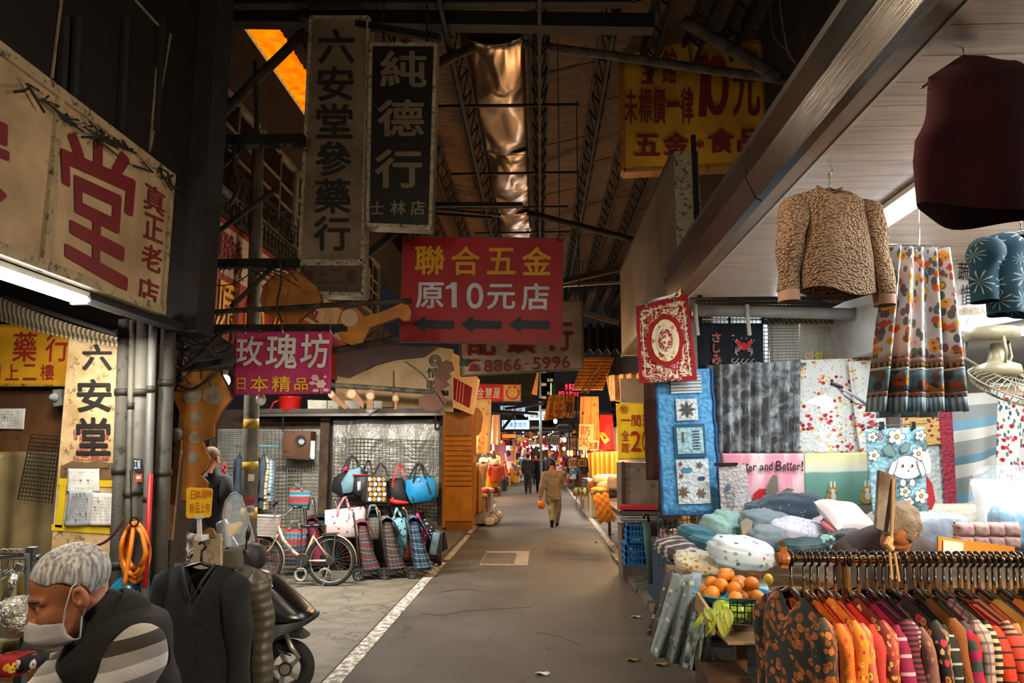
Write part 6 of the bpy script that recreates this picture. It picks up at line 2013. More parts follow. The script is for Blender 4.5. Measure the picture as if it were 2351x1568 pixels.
# ---- bicycle
Dbk=10.0
BK=T('bicycle','cream city bicycle with front basket parked before the shopping trolleys','bicycle',gnd(690,1338))
silverp=M('cream_frame_paint','b3a88e',0.35,0.2,dirt='5a5140',damt=0.66)
steel_=M('bike_chrome','a9aaa6',0.25,0.85)
rub=M('bike_tyre','18181a',0.8)
def B(x,y,o=0.0):
	return at(x,y,Dbk+o)
def bwheel(cx,cy,name):
	c=B(cx,cy)
	rr=0.305
	c.z=rr+0.022
	w=MB().ring(c,rr,0.022,48,8,'y').build(name,rub,BK,smooth=True)
	MB().ring(c,rr-0.028,0.012,44,6,'y').build('rim',steel_,w,smooth=True)
	m=MB().lathe([(0.02,-0.045),(0.03,-0.03),(0.012,0),(0.03,0.03),(0.02,0.045)],c,12,'y')
	for k in range(28):
		a=2*math.pi*k/28
		m.tube([c+Vector((0.02*math.cos(a+1),0.03*(-1)**k,0.02*math.sin(a+1))),c+Vector(((rr-0.03)*math.cos(a),0,(rr-0.03)*math.sin(a)))],0.0016,3,cap=False)
	s=m.build('spokes',steel_,w)
	s['kind']='stuff'
	return c
fc=bwheel(594,1286,'front_wheel')
rc=bwheel(760,1288,'rear_wheel')
def fender(c,a0,a1,name,mat):
	m=MB()
	m.grid(lambda u,v:c+Vector((0.345*math.cos(a0+(a1-a0)*u),(v-0.5)*0.06,0.345*math.sin(a0+(a1-a0)*u)-0.008*(2*v-1)**2)),22,4,0.003)
	m.build(name,mat,BK,smooth=True)
fender(fc,math.radians(100),math.radians(-20),'fender',silverp)
fender(rc,math.radians(178),math.radians(-8),'fender',silverp)
bb=B(697,1284)
ht,hb=B(633,1192),B(637,1222)
MB().tube([ht,hb],0.022,12).build('head_tube',silverp,BK,smooth=True)
MB().tube([B(635,1202),B(650,1240),B(672,1266),bb],[0.026,0.026,0.024,0.022],12).build('down_tube',silverp,BK,smooth=True)
MB().tube([bb,B(724,1222)],0.017,10).build('seat_tube',silverp,BK,smooth=True)
for s in(-0.05,0.05):
	MB().tube([B(638,1226,s),B(622,1258,s),fc+Vector((0,s,0))],0.012,8).build('fork',silverp,BK,smooth=True)
	MB().tube([B(697,1287,s*0.7),rc+Vector((0,s,0))],0.011,8).build('chainstay',silverp,BK,smooth=True)
	MB().tube([B(720,1232,s*0.6),rc+Vector((0,s,0))],0.009,8).build('seatstay',silverp,BK,smooth=True)
MB().tube([B(724,1222),B(726,1206)],0.012,8).build('seat_post',steel_,BK)
blob(m:=MB(),B(727,1206),(0.085,0.09,0.035),0.8,0.9,nu=18,nv=10)
blob(m,B(706,1208),(0.11,0.035,0.025),0.8,0.9,nu=16,nv=8)
m.build('saddle',M('black_saddle','101011',0.35),BK,smooth=True)
MB().tube([B(633,1192),B(631,1176)],0.012,8).build('stem',steel_,BK)
MB().tube([B(630,1160,-0.26),B(626,1166,-0.24),B(634,1188,-0.12),B(640,1186,0),B(652,1184,0.12),B(668,1170,0.24),B(678,1162,0.27)],0.011,8).build('handlebar',steel_,BK,smooth=True)
for q,e in(((628,1163,-0.25),(638,1150,-0.32)),((672,1166,0.25),(694,1163,0.32))):
	MB().tube([B(*q),B(*e)],0.016,8).build('grip',BLACKP,BK,smooth=True)
m=MB()
bt=[(586,1184,-0.15),(640,1186,-0.15),(646,1184,0.15),(592,1182,0.15)]
bo=[(592,1230,-0.11),(632,1232,-0.11),(636,1230,0.11),(596,1228,0.11)]
T4,B4=[B(*q)for q in bt],[B(*q)for q in bo]
m.tube(T4,0.008,6,closed=True).tube(B4,0.005,5,closed=True)
for e in range(4):
	for k in range(9):
		f=k/9
		m.tube([T4[e].lerp(T4[(e+1)%4],f),B4[e].lerp(B4[(e+1)%4],f)],0.003,4,cap=False)
for k in range(1,6):
	m.tube([T4[e].lerp(B4[e],k/6)for e in range(4)],0.003,4,closed=True)
s_=m.build('basket',M('grey_basket','a9a8a4',0.5),BK)
s_['kind']='stuff'
MB().prism([a.lerp(b,0.15)for a,b in zip(T4[:2],T4[:2])]+[B4[1],B4[0]],[p+Vector((0,0.015,0))for p in(T4[0],T4[1],B4[1],B4[0])]).build('basket_liner',M('basket_liner','8c8a8a',0.4,col2='a88f8a',scale=14),BK)
MB().bar(B(741,1226),B(776,1224),0.12,0.012).build('rear_rack',M('dark_rack','2a2a2a',0.5),BK)
MB().tube([B(770,1226,-.05),rc+Vector((0.02,-0.05,0))],0.006,6).tube([B(770,1226,.05),rc+Vector((0.02,0.05,0))],0.006,6).build('rack_stay',steel_,BK)
MB().lathe([(0.08,-0.004),(0.085,0),(0.08,0.004)],bb+Vector((0,-0.05,0)),24,'y').build('chainring',M('dark_rack','2a2a2a',0.5),BK)
MB().bar(bb+Vector((0,-0.07,0)),B(690,1308,-0.07),0.02,0.012).box(B(688,1309,-0.12),(0.09,0.08,0.02)).build('crank',steel_,BK)
MB().tube([rc+Vector((0,-0.06,-0.02)),rc+Vector((-0.06,-0.16,-0.31))],0.008,6).build('kickstand',steel_,BK)
MB().lathe([(0.05,-0.03),(0.04,0.0)],rc+Vector((0,-0.05,0)),16,'y').build('sprocket',M('dark_rack','2a2a2a',0.5),BK)
blob(m:=MB(),B(727,1222,0.02),(0.035,0.03,0.03),nu=12,nv=8)
m.build('rear_reflector',M('red_lens','a3121a',0.2),BK,smooth=True)
letters('lettering',[('L',650,1240,656,1248),('O',656,1246,662,1254),('V',661,1252,667,1260),('E',666,1257,672,1265)],lambda x,y:at(x,y,Dbk-0.03),M('navy_print','22323f'),BK,0.02)
# ================================================================ DOWN THE LANE
warmwood=M('ochre_shutter','d08c22',0.55,col2='b87416',scale=3,dirt='4d2c0a',damt=0.66)
D=17.35
t=T('roller_cabinet','ochre wooden shuttered cabinet at the corner beyond the bag shop','cabinet',gnd(1050,1212))
a,b=at(1015,1213,D),at(1085,1213,D)
MB().span((a.x,D+0.05,0),(b.x,D+0.9,at(1050,945,D).z)).build('carcass',M('ochre_carcass','b0701a',0.6),t)
ys=[1001+11.5*i for i in range(11)]
for y0,y1 in zip(ys,ys[1:]):
	p,q=at(1016,y1-1,D),at(1082,y0+1,D)
	MB().span((p.x,D,p.z),(q.x,D+0.06,q.z)).build('slat',warmwood,t)
p,q=at(1022,1196,D),at(1083,1118,D)
MB().span((p.x,D,p.z),(q.x,D+0.06,q.z)).build('lower_panel',warmwood,t)
p,q=at(1024,1211,D),at(1083,1198,D)
MB().span((p.x,D-0.01,0),(q.x,D+0.06,q.z)).build('plinth',M('ochre_plinth','96600f',0.6),t)
MB().slab([(1014,945),(1021,945),(1022,1211),(1016,1212)],D-0.05,0.1).build('post',M('ochre_post','c98620',0.5),t)
p,q=at(1018,1000,D),at(1083,948,D)
MB().span((p.x,D-0.02,p.z),(q.x,D+0.05,q.z)).build('header',M('tan_header','a87544',0.7),t)
# awning sign box above
t=T('awning_sign','cream angled awning sign box with a glossy dark red panel above the cabinet','sign',at(1062,948,16.5))
cr=M('cream_awning','d1a877',0.6,dirt='7a4a22',damt=0.66)
MB().slab([(1032,806),(1060,820),(1098,868),(1084,950),(1018,925),(1020,846)],16.6,0.5).build('box',cr,t)
MB().slab([(1036,864),(1084,890),(1078,936),(1022,906)],16.55,0.05).build('red_panel',M('glossy_maroon','7d1f28',0.25),t)
for k in range(3):
	MB().slab([(1050+k*7,873+3.6*k),(1052+k*7,874+3.6*k),(1048+k*7,920+3*k),(1046+k*7,919+3*k)],16.53,0.02).build('stripe',M('pale_red_stripe','c4756a',0.5),t)
hang_wire(t,at(1062,824,16.8),at(1062,824,16.8)+Vector((0,0,2.9)),0.015)
MB().slab([(1018,912),(1084,940),(1084,952),(1018,926)],16.5,0.06).build('lower_strip',cr,t)
# king sign
D=21
t=sign_box('shop_sign','red sign board with white characters and a crowned round badge',(1096,882,1196,922),D,0.15,M('rose_red_sign','d01c34',0.5),M('sign_edge_dark','4a2a18',0.6),0.02)
MB().slab([(1156,884),(1195,884),(1195,921),(1156,921)],D-0.006,0.01).build('badge_panel',M('cream_badge','d9b98c',0.6),t)
letters('lettering',word('金慧屋',1096,890,1148,914,0.2),fpl(D,0.012),white_let,t,0.03,0.1)
disc_px(MB(),1177,902,16,16,fpl(D,0.014),28).build('badge_ring',M('rose_red_sign','d01c34',0.5),t)
disc_px(MB(),1177,903,12,11,fpl(D,0.02),24).build('badge_face',M('cream_badge','d9b98c',0.6),t)
poly_px(MB(),[(1166,898),(1164,889),(1170,893),(1176,885),(1182,893),(1189,889),(1188,898)],fpl(D,0.03)).build('crown',M('crown_yellow','e8b21e',0.5),t)
for x in(1110,1186):
	hang_wire(t,at(x,882,D+.05),at(x,882,D+.05)+Vector((0,0,3.1)),0.01)
# clothing stall, lit white-warm
D=18.6
fabw=M('ivory_lace_cloth','dcc8a0',0.85,col2='cdb78a',bump=0.5,bscale=30)
t=T('hanging_cloth','ivory patterned cloth panel hanging at the bright clothing stall','cloth',at(1105,1043,D))
o,_=cloth(t,'cloth',[(1088,916),(1128,916),(1126,1043),(1086,1042)],D,floral('ivory_print','dcc8a0',['c2a878','e6d8b8'],scale=9,r=0.4),0.02,2,0)
t=T('paper_dress','pink dress in clear plastic wrap beside the ivory cloth','dress',at(1139,1022,D+0.3))
cloth(t,'cloth',[(1129,952),(1148,952),(1150,1022),(1127,1020)],D+0.3,M('pale_pink_cloth','dba89a',0.7,col2='e6c9b8',scale=7),0.02,2,1)
t=T('tan_panel','rounded tan paper panel at the cabinet corner','panel',at(1095,1000,17.9))
MB().slab([(1085,938),(1096,936),(1106,946),(1109,960),(1104,990),(1098,1000),(1085,1001)],17.9,0.03).build('sheet',M('tan_sheet','a8834f',0.8),t)
t=T('hanging_cloth','crumpled gold fabric draped at the foot of the clothing stall','cloth',at(1096,1180,17.8))
cloth(t,'cloth',[(1084,1052),(1104,1084),(1108,1176),(1084,1186)],17.8,M('gold_fabric','c08a3a',0.6,col2='9a6a26',scale=4,bump=0.4,bscale=8),0.06,2.2,0.5,nu=16,nv=16)
S(MB().span((-2.95,17.9,0),(-2.85,26,2.7)).build('wall_left.006',M('stall_cream_wall','d9c8a8',0.7)))
t=T('stall_table','white covered display table of the clothing stall','table',gnd(1120,1180))
MB().span((-1.95,18.3,0.7),(-1.3,21.5,0.76)).build('tabletop',M('white_cover','cfc4ac',0.7),t)
MB().span((-1.93,18.35,0.05),(-1.34,21.4,0.7)).build('skirt',M('grey_skirt','9a937f',0.8),t)
gcol=['c0604a','d98c8a','2f4b55','e0b51c','d6d0c2','8a1f25','4d3f3a','3f6a86','d9a0a8','caa05a']
spots=[(1110,1060,18.9,'8f7864'),(1118,1048,19.3,'d8ccb6'),(1134,1050,19.1,'d8d0c0'),(1138,1066,18.8,'c65c48'),(1130,1080,18.9,'e0a410'),(1146,1062,19.4,'c96a6a'),(1150,1090,19.6,'3f566b'),(1122,1040,19.8,'2d2722')]
sn=['taupe vest','cream blouse','white blouse','coral red top','bright yellow skirt','rose pink jacket','blue denim dress','black top']
for(x,y,Dz,c),nm in zip(spots,sn):
	t=T('hung_garment','%s on a hanger in the bright clothing stall'%nm,'clothes',at(x,y+36,Dz),'clothes hanging in the bright stall')
	O=at(x,y,Dz)
	garment(t,O,Vector((1,0.2,0)),half=0.15,L=0.42,slope=0.35,thick=0.05,sleeve=0.25 if nm!='bright yellow skirt' else 0,mat=M('stall_cloth_'+c,c,0.85),seed=x,nu=20,nv=6,sr=0.05)
	hanger(t,O,Vector((1,0.2,0)),hook=0.08,r=0.005)
heap=[(1112,1118,'b84a4a','folded red knit'),(1122,1112,'d9a09a','folded pink knit'),(1130,1116,'23424a','dark teal scarf draped'),(1118,1128,'c4b8a2','folded beige top'),(1135,1120,'b07a74','dusty rose cardigan draped')]
for i,(x,y,c,nm)in enumerate(heap):
	t=T('folded_garment','%s on the white display table'%nm,'clothes',at(x,y+8,18.6),'clothes on the display table')
	p=at(x,y,18.6)
	blob(m:=MB(),Vector((p.x,18.6+0.15*i,0.83)),(0.14,0.18,0.07),0.7,0.7,wr=0.05,seed=i)
	m.grid(lambda u,v:Vector((-1.33+0.015*math.sin(u*9),18.5+0.3*i+u*0.22,0.85-(0.45+0.1*(i%2))*v)),5,6,0.02)
	m.build('cloth',M('heap_cloth_'+c,c,0.85),t,smooth=True)
for i in range(6):
	t=T('shoe_bundle',['white','cream','pale grey','beige','tan','ivory'][i]+' wrapped slippers on the floor by the clothing stall','slippers',(-1.25,18.4+0.42*i,0.02),'slippers beside the clothing stall')
	blob(m:=MB(),(-1.25+0.06*(i%2),18.4+0.42*i,0.1),(0.12,0.17,0.1),0.6,0.7,wr=0.07,seed=i)
	m.build('wrap',M('slip_%d'%i,['d9d2c4','c9bb9a','b5b0a6','b89a70','9c7448','d2c4a8'][i],0.6),t,smooth=True)
# grey hoarding and side walls further on
S(MB().span((-2.35,24,0),(-1.72,24.2,2.1)).build('wall_left.007',M('tan_hoarding','8a6f4d',0.75,dirt='4d3c28',damt=0.64)))
S(MB().span((-2.36,23.95,0),(-1.72,24.02,0.95)).build('wall_left.008',M('grey_hoarding','6f6a5d',0.75)))
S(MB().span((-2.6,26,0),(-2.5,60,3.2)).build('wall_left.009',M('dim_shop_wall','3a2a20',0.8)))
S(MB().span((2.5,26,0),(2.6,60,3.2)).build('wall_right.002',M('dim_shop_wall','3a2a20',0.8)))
S(MB().span((-6,60,0),(6,60.2,4)).build('wall_back.003',M('far_wall','4a3a30',0.8)))
S(MB().span((2.45,12.5,0),(2.55,26,2.6)).build('wall_right.003',M('stall_brown_wall','6d4a28',0.8)))
# lane goods seen small: hanging and standing colour
farcol=['c81f2a','e0641a','2c6f9c','e8a31c','d9d2c4','8f1c24','2f2f35','4a9ab0','d98ca0','6d2a60','e8e2d8','b8401c']
fn_=['red','orange','blue','yellow','white','maroon','black','aqua','pink','purple','ivory','rust']
k=0
for side in(-1,1):
	for i in range(16):
		y=25.5+i*1.9+R.uniform(-.4,.4)
		x=side*(1.9+R.uniform(-.2,.3))+(0.1 if side>0 else 0)
		c=(k*5)%12
		z=R.uniform(0.9,1.9)
		o=T('hung_garment','%s garment hanging %s metres down the lane on the %s side'%(fn_[c],['twenty-five','twenty-seven','twenty-nine','thirty-one','thirty-three','thirty-five','thirty-seven','thirty-nine','forty-one','forty-three','forty-five','forty-seven','forty-eight','fifty','fifty-two','fifty-four'][i],'shuttered' if side<0 else 'fruit stand'),'clothes',(x,y,z-0.4),'far hanging clothes')
		garment(o,Vector((x,y,z+0.45)),Vector((1,0.3*side,0)),half=0.22,L=R.uniform(.6,.9),slope=0.35,thick=0.07,sleeve=0.4,mat=M('far_cloth_'+farcol[c],farcol[c],0.8),nu=16,nv=5,seed=k,sr=0.06)
		hanger(o,Vector((x,y,z+0.45)),Vector((1,0.3*side,0)),hook=0.1,r=0.006)
		k+=1
# dark awnings crowding over the far lane
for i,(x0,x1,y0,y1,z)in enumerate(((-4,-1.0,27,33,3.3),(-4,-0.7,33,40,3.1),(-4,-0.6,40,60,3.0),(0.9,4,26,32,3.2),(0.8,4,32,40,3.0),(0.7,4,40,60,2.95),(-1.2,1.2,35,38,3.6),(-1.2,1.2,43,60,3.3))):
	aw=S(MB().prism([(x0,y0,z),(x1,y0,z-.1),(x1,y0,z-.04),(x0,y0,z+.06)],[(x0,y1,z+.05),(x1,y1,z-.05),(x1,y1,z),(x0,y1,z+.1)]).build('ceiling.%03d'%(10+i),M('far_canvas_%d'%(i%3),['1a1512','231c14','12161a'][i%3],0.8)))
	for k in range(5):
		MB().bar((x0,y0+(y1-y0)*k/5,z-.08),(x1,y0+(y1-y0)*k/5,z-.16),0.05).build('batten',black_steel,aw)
# stalls: counters with lit goods
for i,(side,y,c,lab)in enumerate(((-1,27,'b5702a','orange-lit counter beyond the grey hoarding'),(-1,32,'7a2a2a','dark red counter further along the shuttered side'),(-1,38,'8a5a2a','brown counter far along the shuttered side'),(1,27,'c9c4b4','white counter beyond the fruit stand'),(1,33,'b5402a','red counter past the white counter'),(1,40,'8a6a3a','tan counter near the lane end'))):
	t=T('market_counter',lab,'counter',(side*2.05,y,0))
	MB().span((side*1.75,y-1.2,0),(side*2.4,y+1.2,0.85)).build('counter',M('counter_'+c,c,0.7),t)
	for j in range(7):
		blob(m:=MB(),(side*1.9+R.uniform(-.08,.08),y-1+j*0.33,0.95),(0.14,0.14,0.12),0.7,0.7,nu=10,nv=6)
		m.build('goods',M('far_cloth_'+farcol[(i*3+j)%12],farcol[(i*3+j)%12],0.6),t,smooth=True)
# signs and lamps over the far lane
def far_sign(label,q,D,col,txt=None,tcol='8a1f25',emit=None,name='lane_sign',frame=True):
	mt=Memit('lit_sign_'+col+str(emit),col,emit)if emit else M('far_sign_'+col,col,0.6)
	t=sign_box(name,label,q,D,0.12,mt,rust,0.02 if frame else 0)
	if txt:
		x0,y0,x1,y1=q if not isinstance(q[0],tuple)else(q[0][0],q[0][1],q[2][0],q[2][1])
		h=(y1-y0)
		letters('lettering',word(txt,x0+0.12*(x1-x0),y0+0.22*h,x1-0.12*(x1-x0),y1-0.22*h,0.2),fpl(D,0.02),M('far_text_'+tcol,tcol,0.6),t,0.02)
	for dx in(4,q[2]-q[0]-4):
		p=at(q[0]+dx,q[1]+2,D+.06)
		hang_wire(t,p,Vector((p.x,p.y,max(p.z,6.4 if D<27 else 3.4))),0.012)
	return t
far_sign('pale blue lit sign deep in the lane under the steel frame',(1152,964,1216,986),27,'8fb8d8','大美食城坊','2a3f86',0.9)
far_sign('white lit sign with dark brush strokes beyond the orange cloths',(1211,944,1256,965),29,'cfd0c4','味鮮行','26241f',0.7)
far_sign('faded white sign above the pale blue lit sign',(1148,931,1206,948),28,'98a9b0','百貨商店','6d3a30',0.35)
far_sign('olive paper sign beneath the white lit sign',(1217,978,1244,988),30,'b8ae6d')
far_sign('cream board with small brown characters above the walkers',(1253,1002,1286,1021),34,'b3a890','新光行','4d4030')
far_sign('white board with red characters on the fruit stand side',(1302,1005,1328,1033),20.5,'b8c0c2','協','b01820')
far_sign('second white board with red characters below the first',(1304,1049,1328,1076),20.4,'b8c0c2','協','b01820')
far_sign('orange lit sign on the shuttered side far away',(1152,996,1186,1006),26,'c8641c',None,emit=0.6)
far_sign('brown hand-written price board by the yellow quilt',(1325,1052,1348,1072),17.5,'9a6a1c','310','3a2408')
t=sign_box('neon_sign','dark sign board with glowing red characters beyond the orange cloths',(1264,880,1330,920),32,0.2,M('dark_neon_board','15140c',0.7),rust,0)
letters('neon_lettering',[('博',1297,881,1312,896),('高',1313,881,1328,896),('行',1282,898,1296,910),('當',1300,898,1314,910),('女',1316,898,1330,910)],fpl(32,0.05),Memit('neon_red','ff2440',2.2),t,0.01)
m=MB()
for i in range(14):
	blob(m,at(1265,881+i*2.8,31.9),(0.02,0.02,0.02),nu=6,nv=4)
s_=m.build('lamp_row',Memit('neon_lime','b8ff60',3),t)
s_['kind']='stuff'
for i,(x,y,Dz,c,nm)in enumerate(((1208,951,26,'40a0ff','blue'),(1275,967,27,'40a0ff','second blue'),(1296,1010,30,'fff4e0','white'),(1248,1030,45,'fff4e0','far white'),(1225,1025,42,'ffd090','amber'),(1295,1030,36,'ffe0b0','cream'))):
	t=T('market_lamp','%s lamp glowing among the far stalls'%nm,'lamp',at(x,y,Dz))
	c_=at(x,y,Dz)
	blob(m:=MB(),c_,(0.07,0.07,0.09),nu=12,nv=8)
	m.build('globe',Memit('lamp_'+c,c,14),t,smooth=True)
	MB().tube([c_+Vector((0,0,0.08)),Vector((c_.x,c_.y,6.4 if Dz<27.5 else 3.5))],0.008,5).build('flex',BLACKP,t)
	lamp('POINT',c_-Vector((0,0.15,0.15)),25,{'4':(0.3,0.6,1),'f':NEUT}[c[0]],0.08)
for i in range(10):
	p=Vector((R.uniform(-1.5,1.6),44+i*1.5,R.uniform(1.95,2.7)))
	t=far=T('hanging_light',['first','second','third','fourth','fifth','sixth','seventh','eighth','ninth','tenth'][i]+' bright white lamp counted along the far lane end','lamp',p,'lamps at the lane end')
	blob(m:=MB(),p,(0.09,0.09,0.06),0.7,0.7,nu=10,nv=6)
	m.build('globe',Memit('far_white','f2f4ff',4),t,smooth=True)
	MB().tube([p,p+Vector((0,0,1.2))],0.01,5).build('flex',BLACKP,t)
	if i%3==0:
		lamp('POINT',p-Vector((0,0.2,0.2)),30,NEUT,0.1)
n=N('far_goods')
v_=n.vor(n.co(),2.2)
gm=n.fin(n.ramp(n.sep(v_.outputs['Color'])[0],[(0,'c81f2a'),(0.15,'e0801c'),(0.3,'d9d2c4'),(0.45,'2c6f9c'),(0.55,'e8b31c'),(0.65,'2a2a30'),(0.75,'d98ca0'),(0.88,'f0ece0')],True),0.7)
m=MB()
for i in range(260):
	s=R.choice((-1,1))
	y=R.uniform(34,59)
	m.box((s*R.uniform(0.75+(59-y)*0.02,2.3),y,R.uniform(0.4,2.9)),(R.uniform(.1,.4),R.uniform(.1,.4),R.uniform(.15,.6)),(0,0,R.random()))
for i in range(60):
	m.box((R.uniform(-1.6,1.7),R.uniform(40,59),R.uniform(2.2,3.1)),(R.uniform(.2,.7),.05,R.uniform(.15,.3)))
tag(m.build('market_goods',gm,loc=(0,46,1)),'jumble of tiny bright goods packed along the far end of the lane','goods',kind='stuff')
m=MB()
for i in range(70):
	blob(m,(R.uniform(-1.8,1.9),R.uniform(34,59),R.uniform(1.9,3.1)),(0.035,0.035,0.035),nu=6,nv=4)
tag(m.build('fairy_lights',Memit('fairy_glow','ffe8c8',9),loc=(0,46,2.5)),'specks of lit bulbs scattered over the far end of the lane','lights',kind='stuff')
# orange cloths hung across the lane
for lab,q,D,c,a in(('amber printed cloth with dark marks hanging over the lane',[(1260,907),(1298,904),(1294,960),(1248,966)],20,'c27c14',1),('narrow amber cloth beside the printed one over the lane',[(1300,904),(1320,906),(1316,960),(1296,958)],20,'b87410',2)):
	t=T('hanging_cloth',lab,'cloth',at(q[3][0],q[3][1],D))
	o,pl=cloth(t,'cloth',q,D,M('amber_cloth_%d'%a,c,0.6,col2='8f560c',scale=4),0.03,2.5,a)
	if a==1:
		letters('lettering',[(c_,1262+11*(i%3),913+13*(i//3),1271+11*(i%3),923+13*(i//3))for i,c_ in enumerate('利福大吉金財旺喜安豐')],lambda x,y:pl(x,y,0.04),M('dark_brown_ink','4a2c0c',0.7),t,0)
	else:
		poly_px(MB(),[(1300,922),(1314,924),(1312,948),(1300,946)],lambda x,y:pl(x,y,0.04)).build('dark_patch',M('dark_brown_ink','4a2c0c',0.7),t)
		letters('lettering',[('福',1302,908,1312,920)],lambda x,y:pl(x,y,0.04),M('sign_red','97201a'),t,0.01)
	p=at(q[0][0]+2,q[0][1]+1,D)
	hang_wire(t,p,Vector((p.x,p.y,6.45)),0.01)
# night buildings beyond the roof
t=T('apartment_tower','pale high-rise with balconies seen between the hanging signs','building',at(1270,905,75))
MB().slab([(1238,700),(1272,700),(1272,1083),(1238,1083)],75,8).build('tower',M('tower_wall','6a6862',0.8),t)
for i in range(10):
	for j in range(2):
		y=850+i*10
		MB().slab([(1242+j*15,y),(1254+j*15,y),(1254+j*15,y+6),(1242+j*15,y+6)],74.8,0.3).build('window',Memit('tower_window','d0b088',0.25)if(i+j)%3==0 else M('tower_dark','25252a',0.3),t)
		MB().slab([(1240+j*15,y+6),(1256+j*15,y+6),(1256+j*15,y+8),(1240+j*15,y+8)],74.2,0.8).build('balcony',M('tower_slab','8a8880',0.7),t)
o=tag(MB().tube([at(1239,840,26),at(1243,1109,26)],0.05,10).build('lane_pole',M('pale_blue_pole','93a6ac',0.5),loc=at(1240,900,26),smooth=True),'pale blue vertical pole beside the high-rise','pole')
t=T('pennant','tall orange-pink pennant banner beside the pale blue pole','banner',at(1230,906,25))
MB().slab([(1227,855),(1237,855),(1233,908),(1219,904)],25,0.02).build('cloth',M('peach_cloth','d08a5a',0.7),t)
t=T('canvas_awning','dark green canvas awning above the crowned sign','awning',at(1150,880,22.5))
for x in(1110,1220):
	hang_wire(t,at(x,850,22.55),at(x,850,22.55)+Vector((0,0,2.3)),0.015)
MB().slab([(1098,846),(1235,846),(1218,912),(1198,905),(1196,882),(1096,880)],22.5,0.1).build('canvas',M('dark_green_canvas','1a2415',0.8),t)
t=T('sheet_awning','grey corrugated sheet awning glinting under the far roof','awning',at(1370,800,24))
MB().grid(lambda u,v:at(1300+125*u,748+60*v+6*math.sin(u*40),24-2.5*v),60,4,0.02).build('sheet',M('grey_sheet','6d6c68',0.35,0.6),t)
for lab,q,D in(('rusty beam under the green awning across the lane',((1196,912),(1300,926)),23),('thin steel frame bar over the pale blue sign',((1140,944),(1235,950)),25),('dark steel bar slanting behind the amber cloths',((1290,955),(1330,990)),24),('long steel bar across the lane above the walkers',((1150,990),(1320,986)),30),('slanting brace beside the pink dress',((1154,985),(1185,945)),24),('dark rafter above the pale blue sign',((1160,938),(1250,926)),25.5)):
	beam(lab,at(*q[0],D),at(*q[1],D),0.09,rust)
# ---- fruit and quilt stalls on the far canopy side
D=15.5
t=T('ribbed_awning','orange lit ribbed awning on a lattice arm beyond the edge-on light box','awning',at(1370,880,15))
MB().grid(lambda u,v:at(1340+70*u-26*v,822+74*v+0.9*math.sin(v*60),14.5+1.0*(1-v)),4,80,0.02).build('sheet',M('amber_sheet','c07a2a',0.5,col2='9a5a1a'),t)
m=MB()
pa,pb=(1372,836),(1334,900)
for s in(0,14):
	m.bar(at(pa[0]+s,pa[1]+2,14.6),at(pb[0]+s,pb[1]+2,14.3),0.03)
for i in range(10):
	f=i/10
	m.bar(at(pa[0]+(pb[0]-pa[0])*f,pa[1]+(pb[1]-pa[1])*f,14.5),at(pa[0]+(pb[0]-pa[0])*(f+0.1)+14,pa[1]+(pb[1]-pa[1])*(f+0.1),14.5),0.018)
s_=m.build('lattice_arm',M('rust_brown','5a2a14',0.7),t)
s_['kind']='stuff'
S(MB().span((1.32,12.1,2.55),(2.6,12.2,2.95)).build('trim_8',M('pale_header','8f8474',0.7)))
tb_=T('tarpaulin_bundle','crumpled translucent orange-lit plastic sheet tied under the awning','sheet',at(1440,915,13))
cloth(tb_,'film',[(1392,862),(1476,855),(1472,925),(1402,920)],13,M('amber_film','b98a50',0.3,col2='d8b080',scale=5,bump=0.8,bscale=8),0.05,4,0,nu=30,nv=16,topamp=0.9)
t=T('hanging_cloth','peach curtain with dark red blossoms over the fruit stand','cloth',at(1355,1010,14.5))
cloth(t,'cloth',[(1333,910),(1374,910),(1376,1012),(1330,1010)],14.5,floral('peach_blossom','cf8c4e',['8a2a30','b0503c'],scale=7,r=0.2,bg2='b87438'),0.04,2.5,0.4)
t=T('price_placard','peach cardboard placard with brushed red characters on the curtain','placard',at(1345,1033,14.2))
MB().slab([(1330,973),(1364,974),(1362,1010),(1376,1012),(1374,1034),(1328,1033)],14.38,0.02).build('card',M('peach_card','d9a06a',0.7),t)
letters('lettering',[('防',1335,977,1356,1000),('災',1330,1002,1352,1024)],fpl(14.37),M('red_marker','c03a12'),t,0.01)
letters('lettering',word('2K01',1352,1015,1372,1030,0.1),fpl(14.37),M('brown_marker','5a3a14',0.7),t,0.0)
t=T('hanging_cloth','red cloth with golden print hanging by the yellow banner','cloth',at(1395,1036,14.6))
o,pl=cloth(t,'cloth',[(1378,952),(1406,952),(1412,1034),(1368,1036)],14.6,floral('red_gold_cloth','c01018',['d88a1c'],scale=6,r=0.22,bg2='a00d14'),0.02,1.5,0)
poly_px(MB(),[(1376,1000),(1388,994),(1400,1010),(1388,1020)],lambda x,y:pl(x,y,0.03)).build('gold_square',M('gold_print','d89a2a',0.6),t)
t=T('vertical_banner','bright yellow vertical banner with red characters and a big price','banner',at(1446,1055,11.2))
o,pl=cloth(t,'cloth',[(1414,926),(1478,926),(1482,1054),(1420,1056)],11.2,M('vivid_yellow','f0cf12',0.6,col2='e0bc0c'),0.01,1,0.2)
rd=M('banner_red','b5221c',0.6)
p2=lambda x,y:pl(x,y,0.02)
m=MB()
line_px(m,[(1432+9*math.cos(a*math.pi/10),940+9.5*math.sin(a*math.pi/10))for a in range(20)],1.2,p2,True)
m.build('circle',rd,t)
letters('lettering',[('安',1425,933,1439,947),('一',1425,963,1446,966),('間',1449,953,1470,979),('五',1474,953,1482,978),('全',1426,988,1443,1012),('館',1426,1016,1443,1039),('2',1447,990,1471,1036),('0',1474,990,1484,1034)],p2,rd,t,0.02)
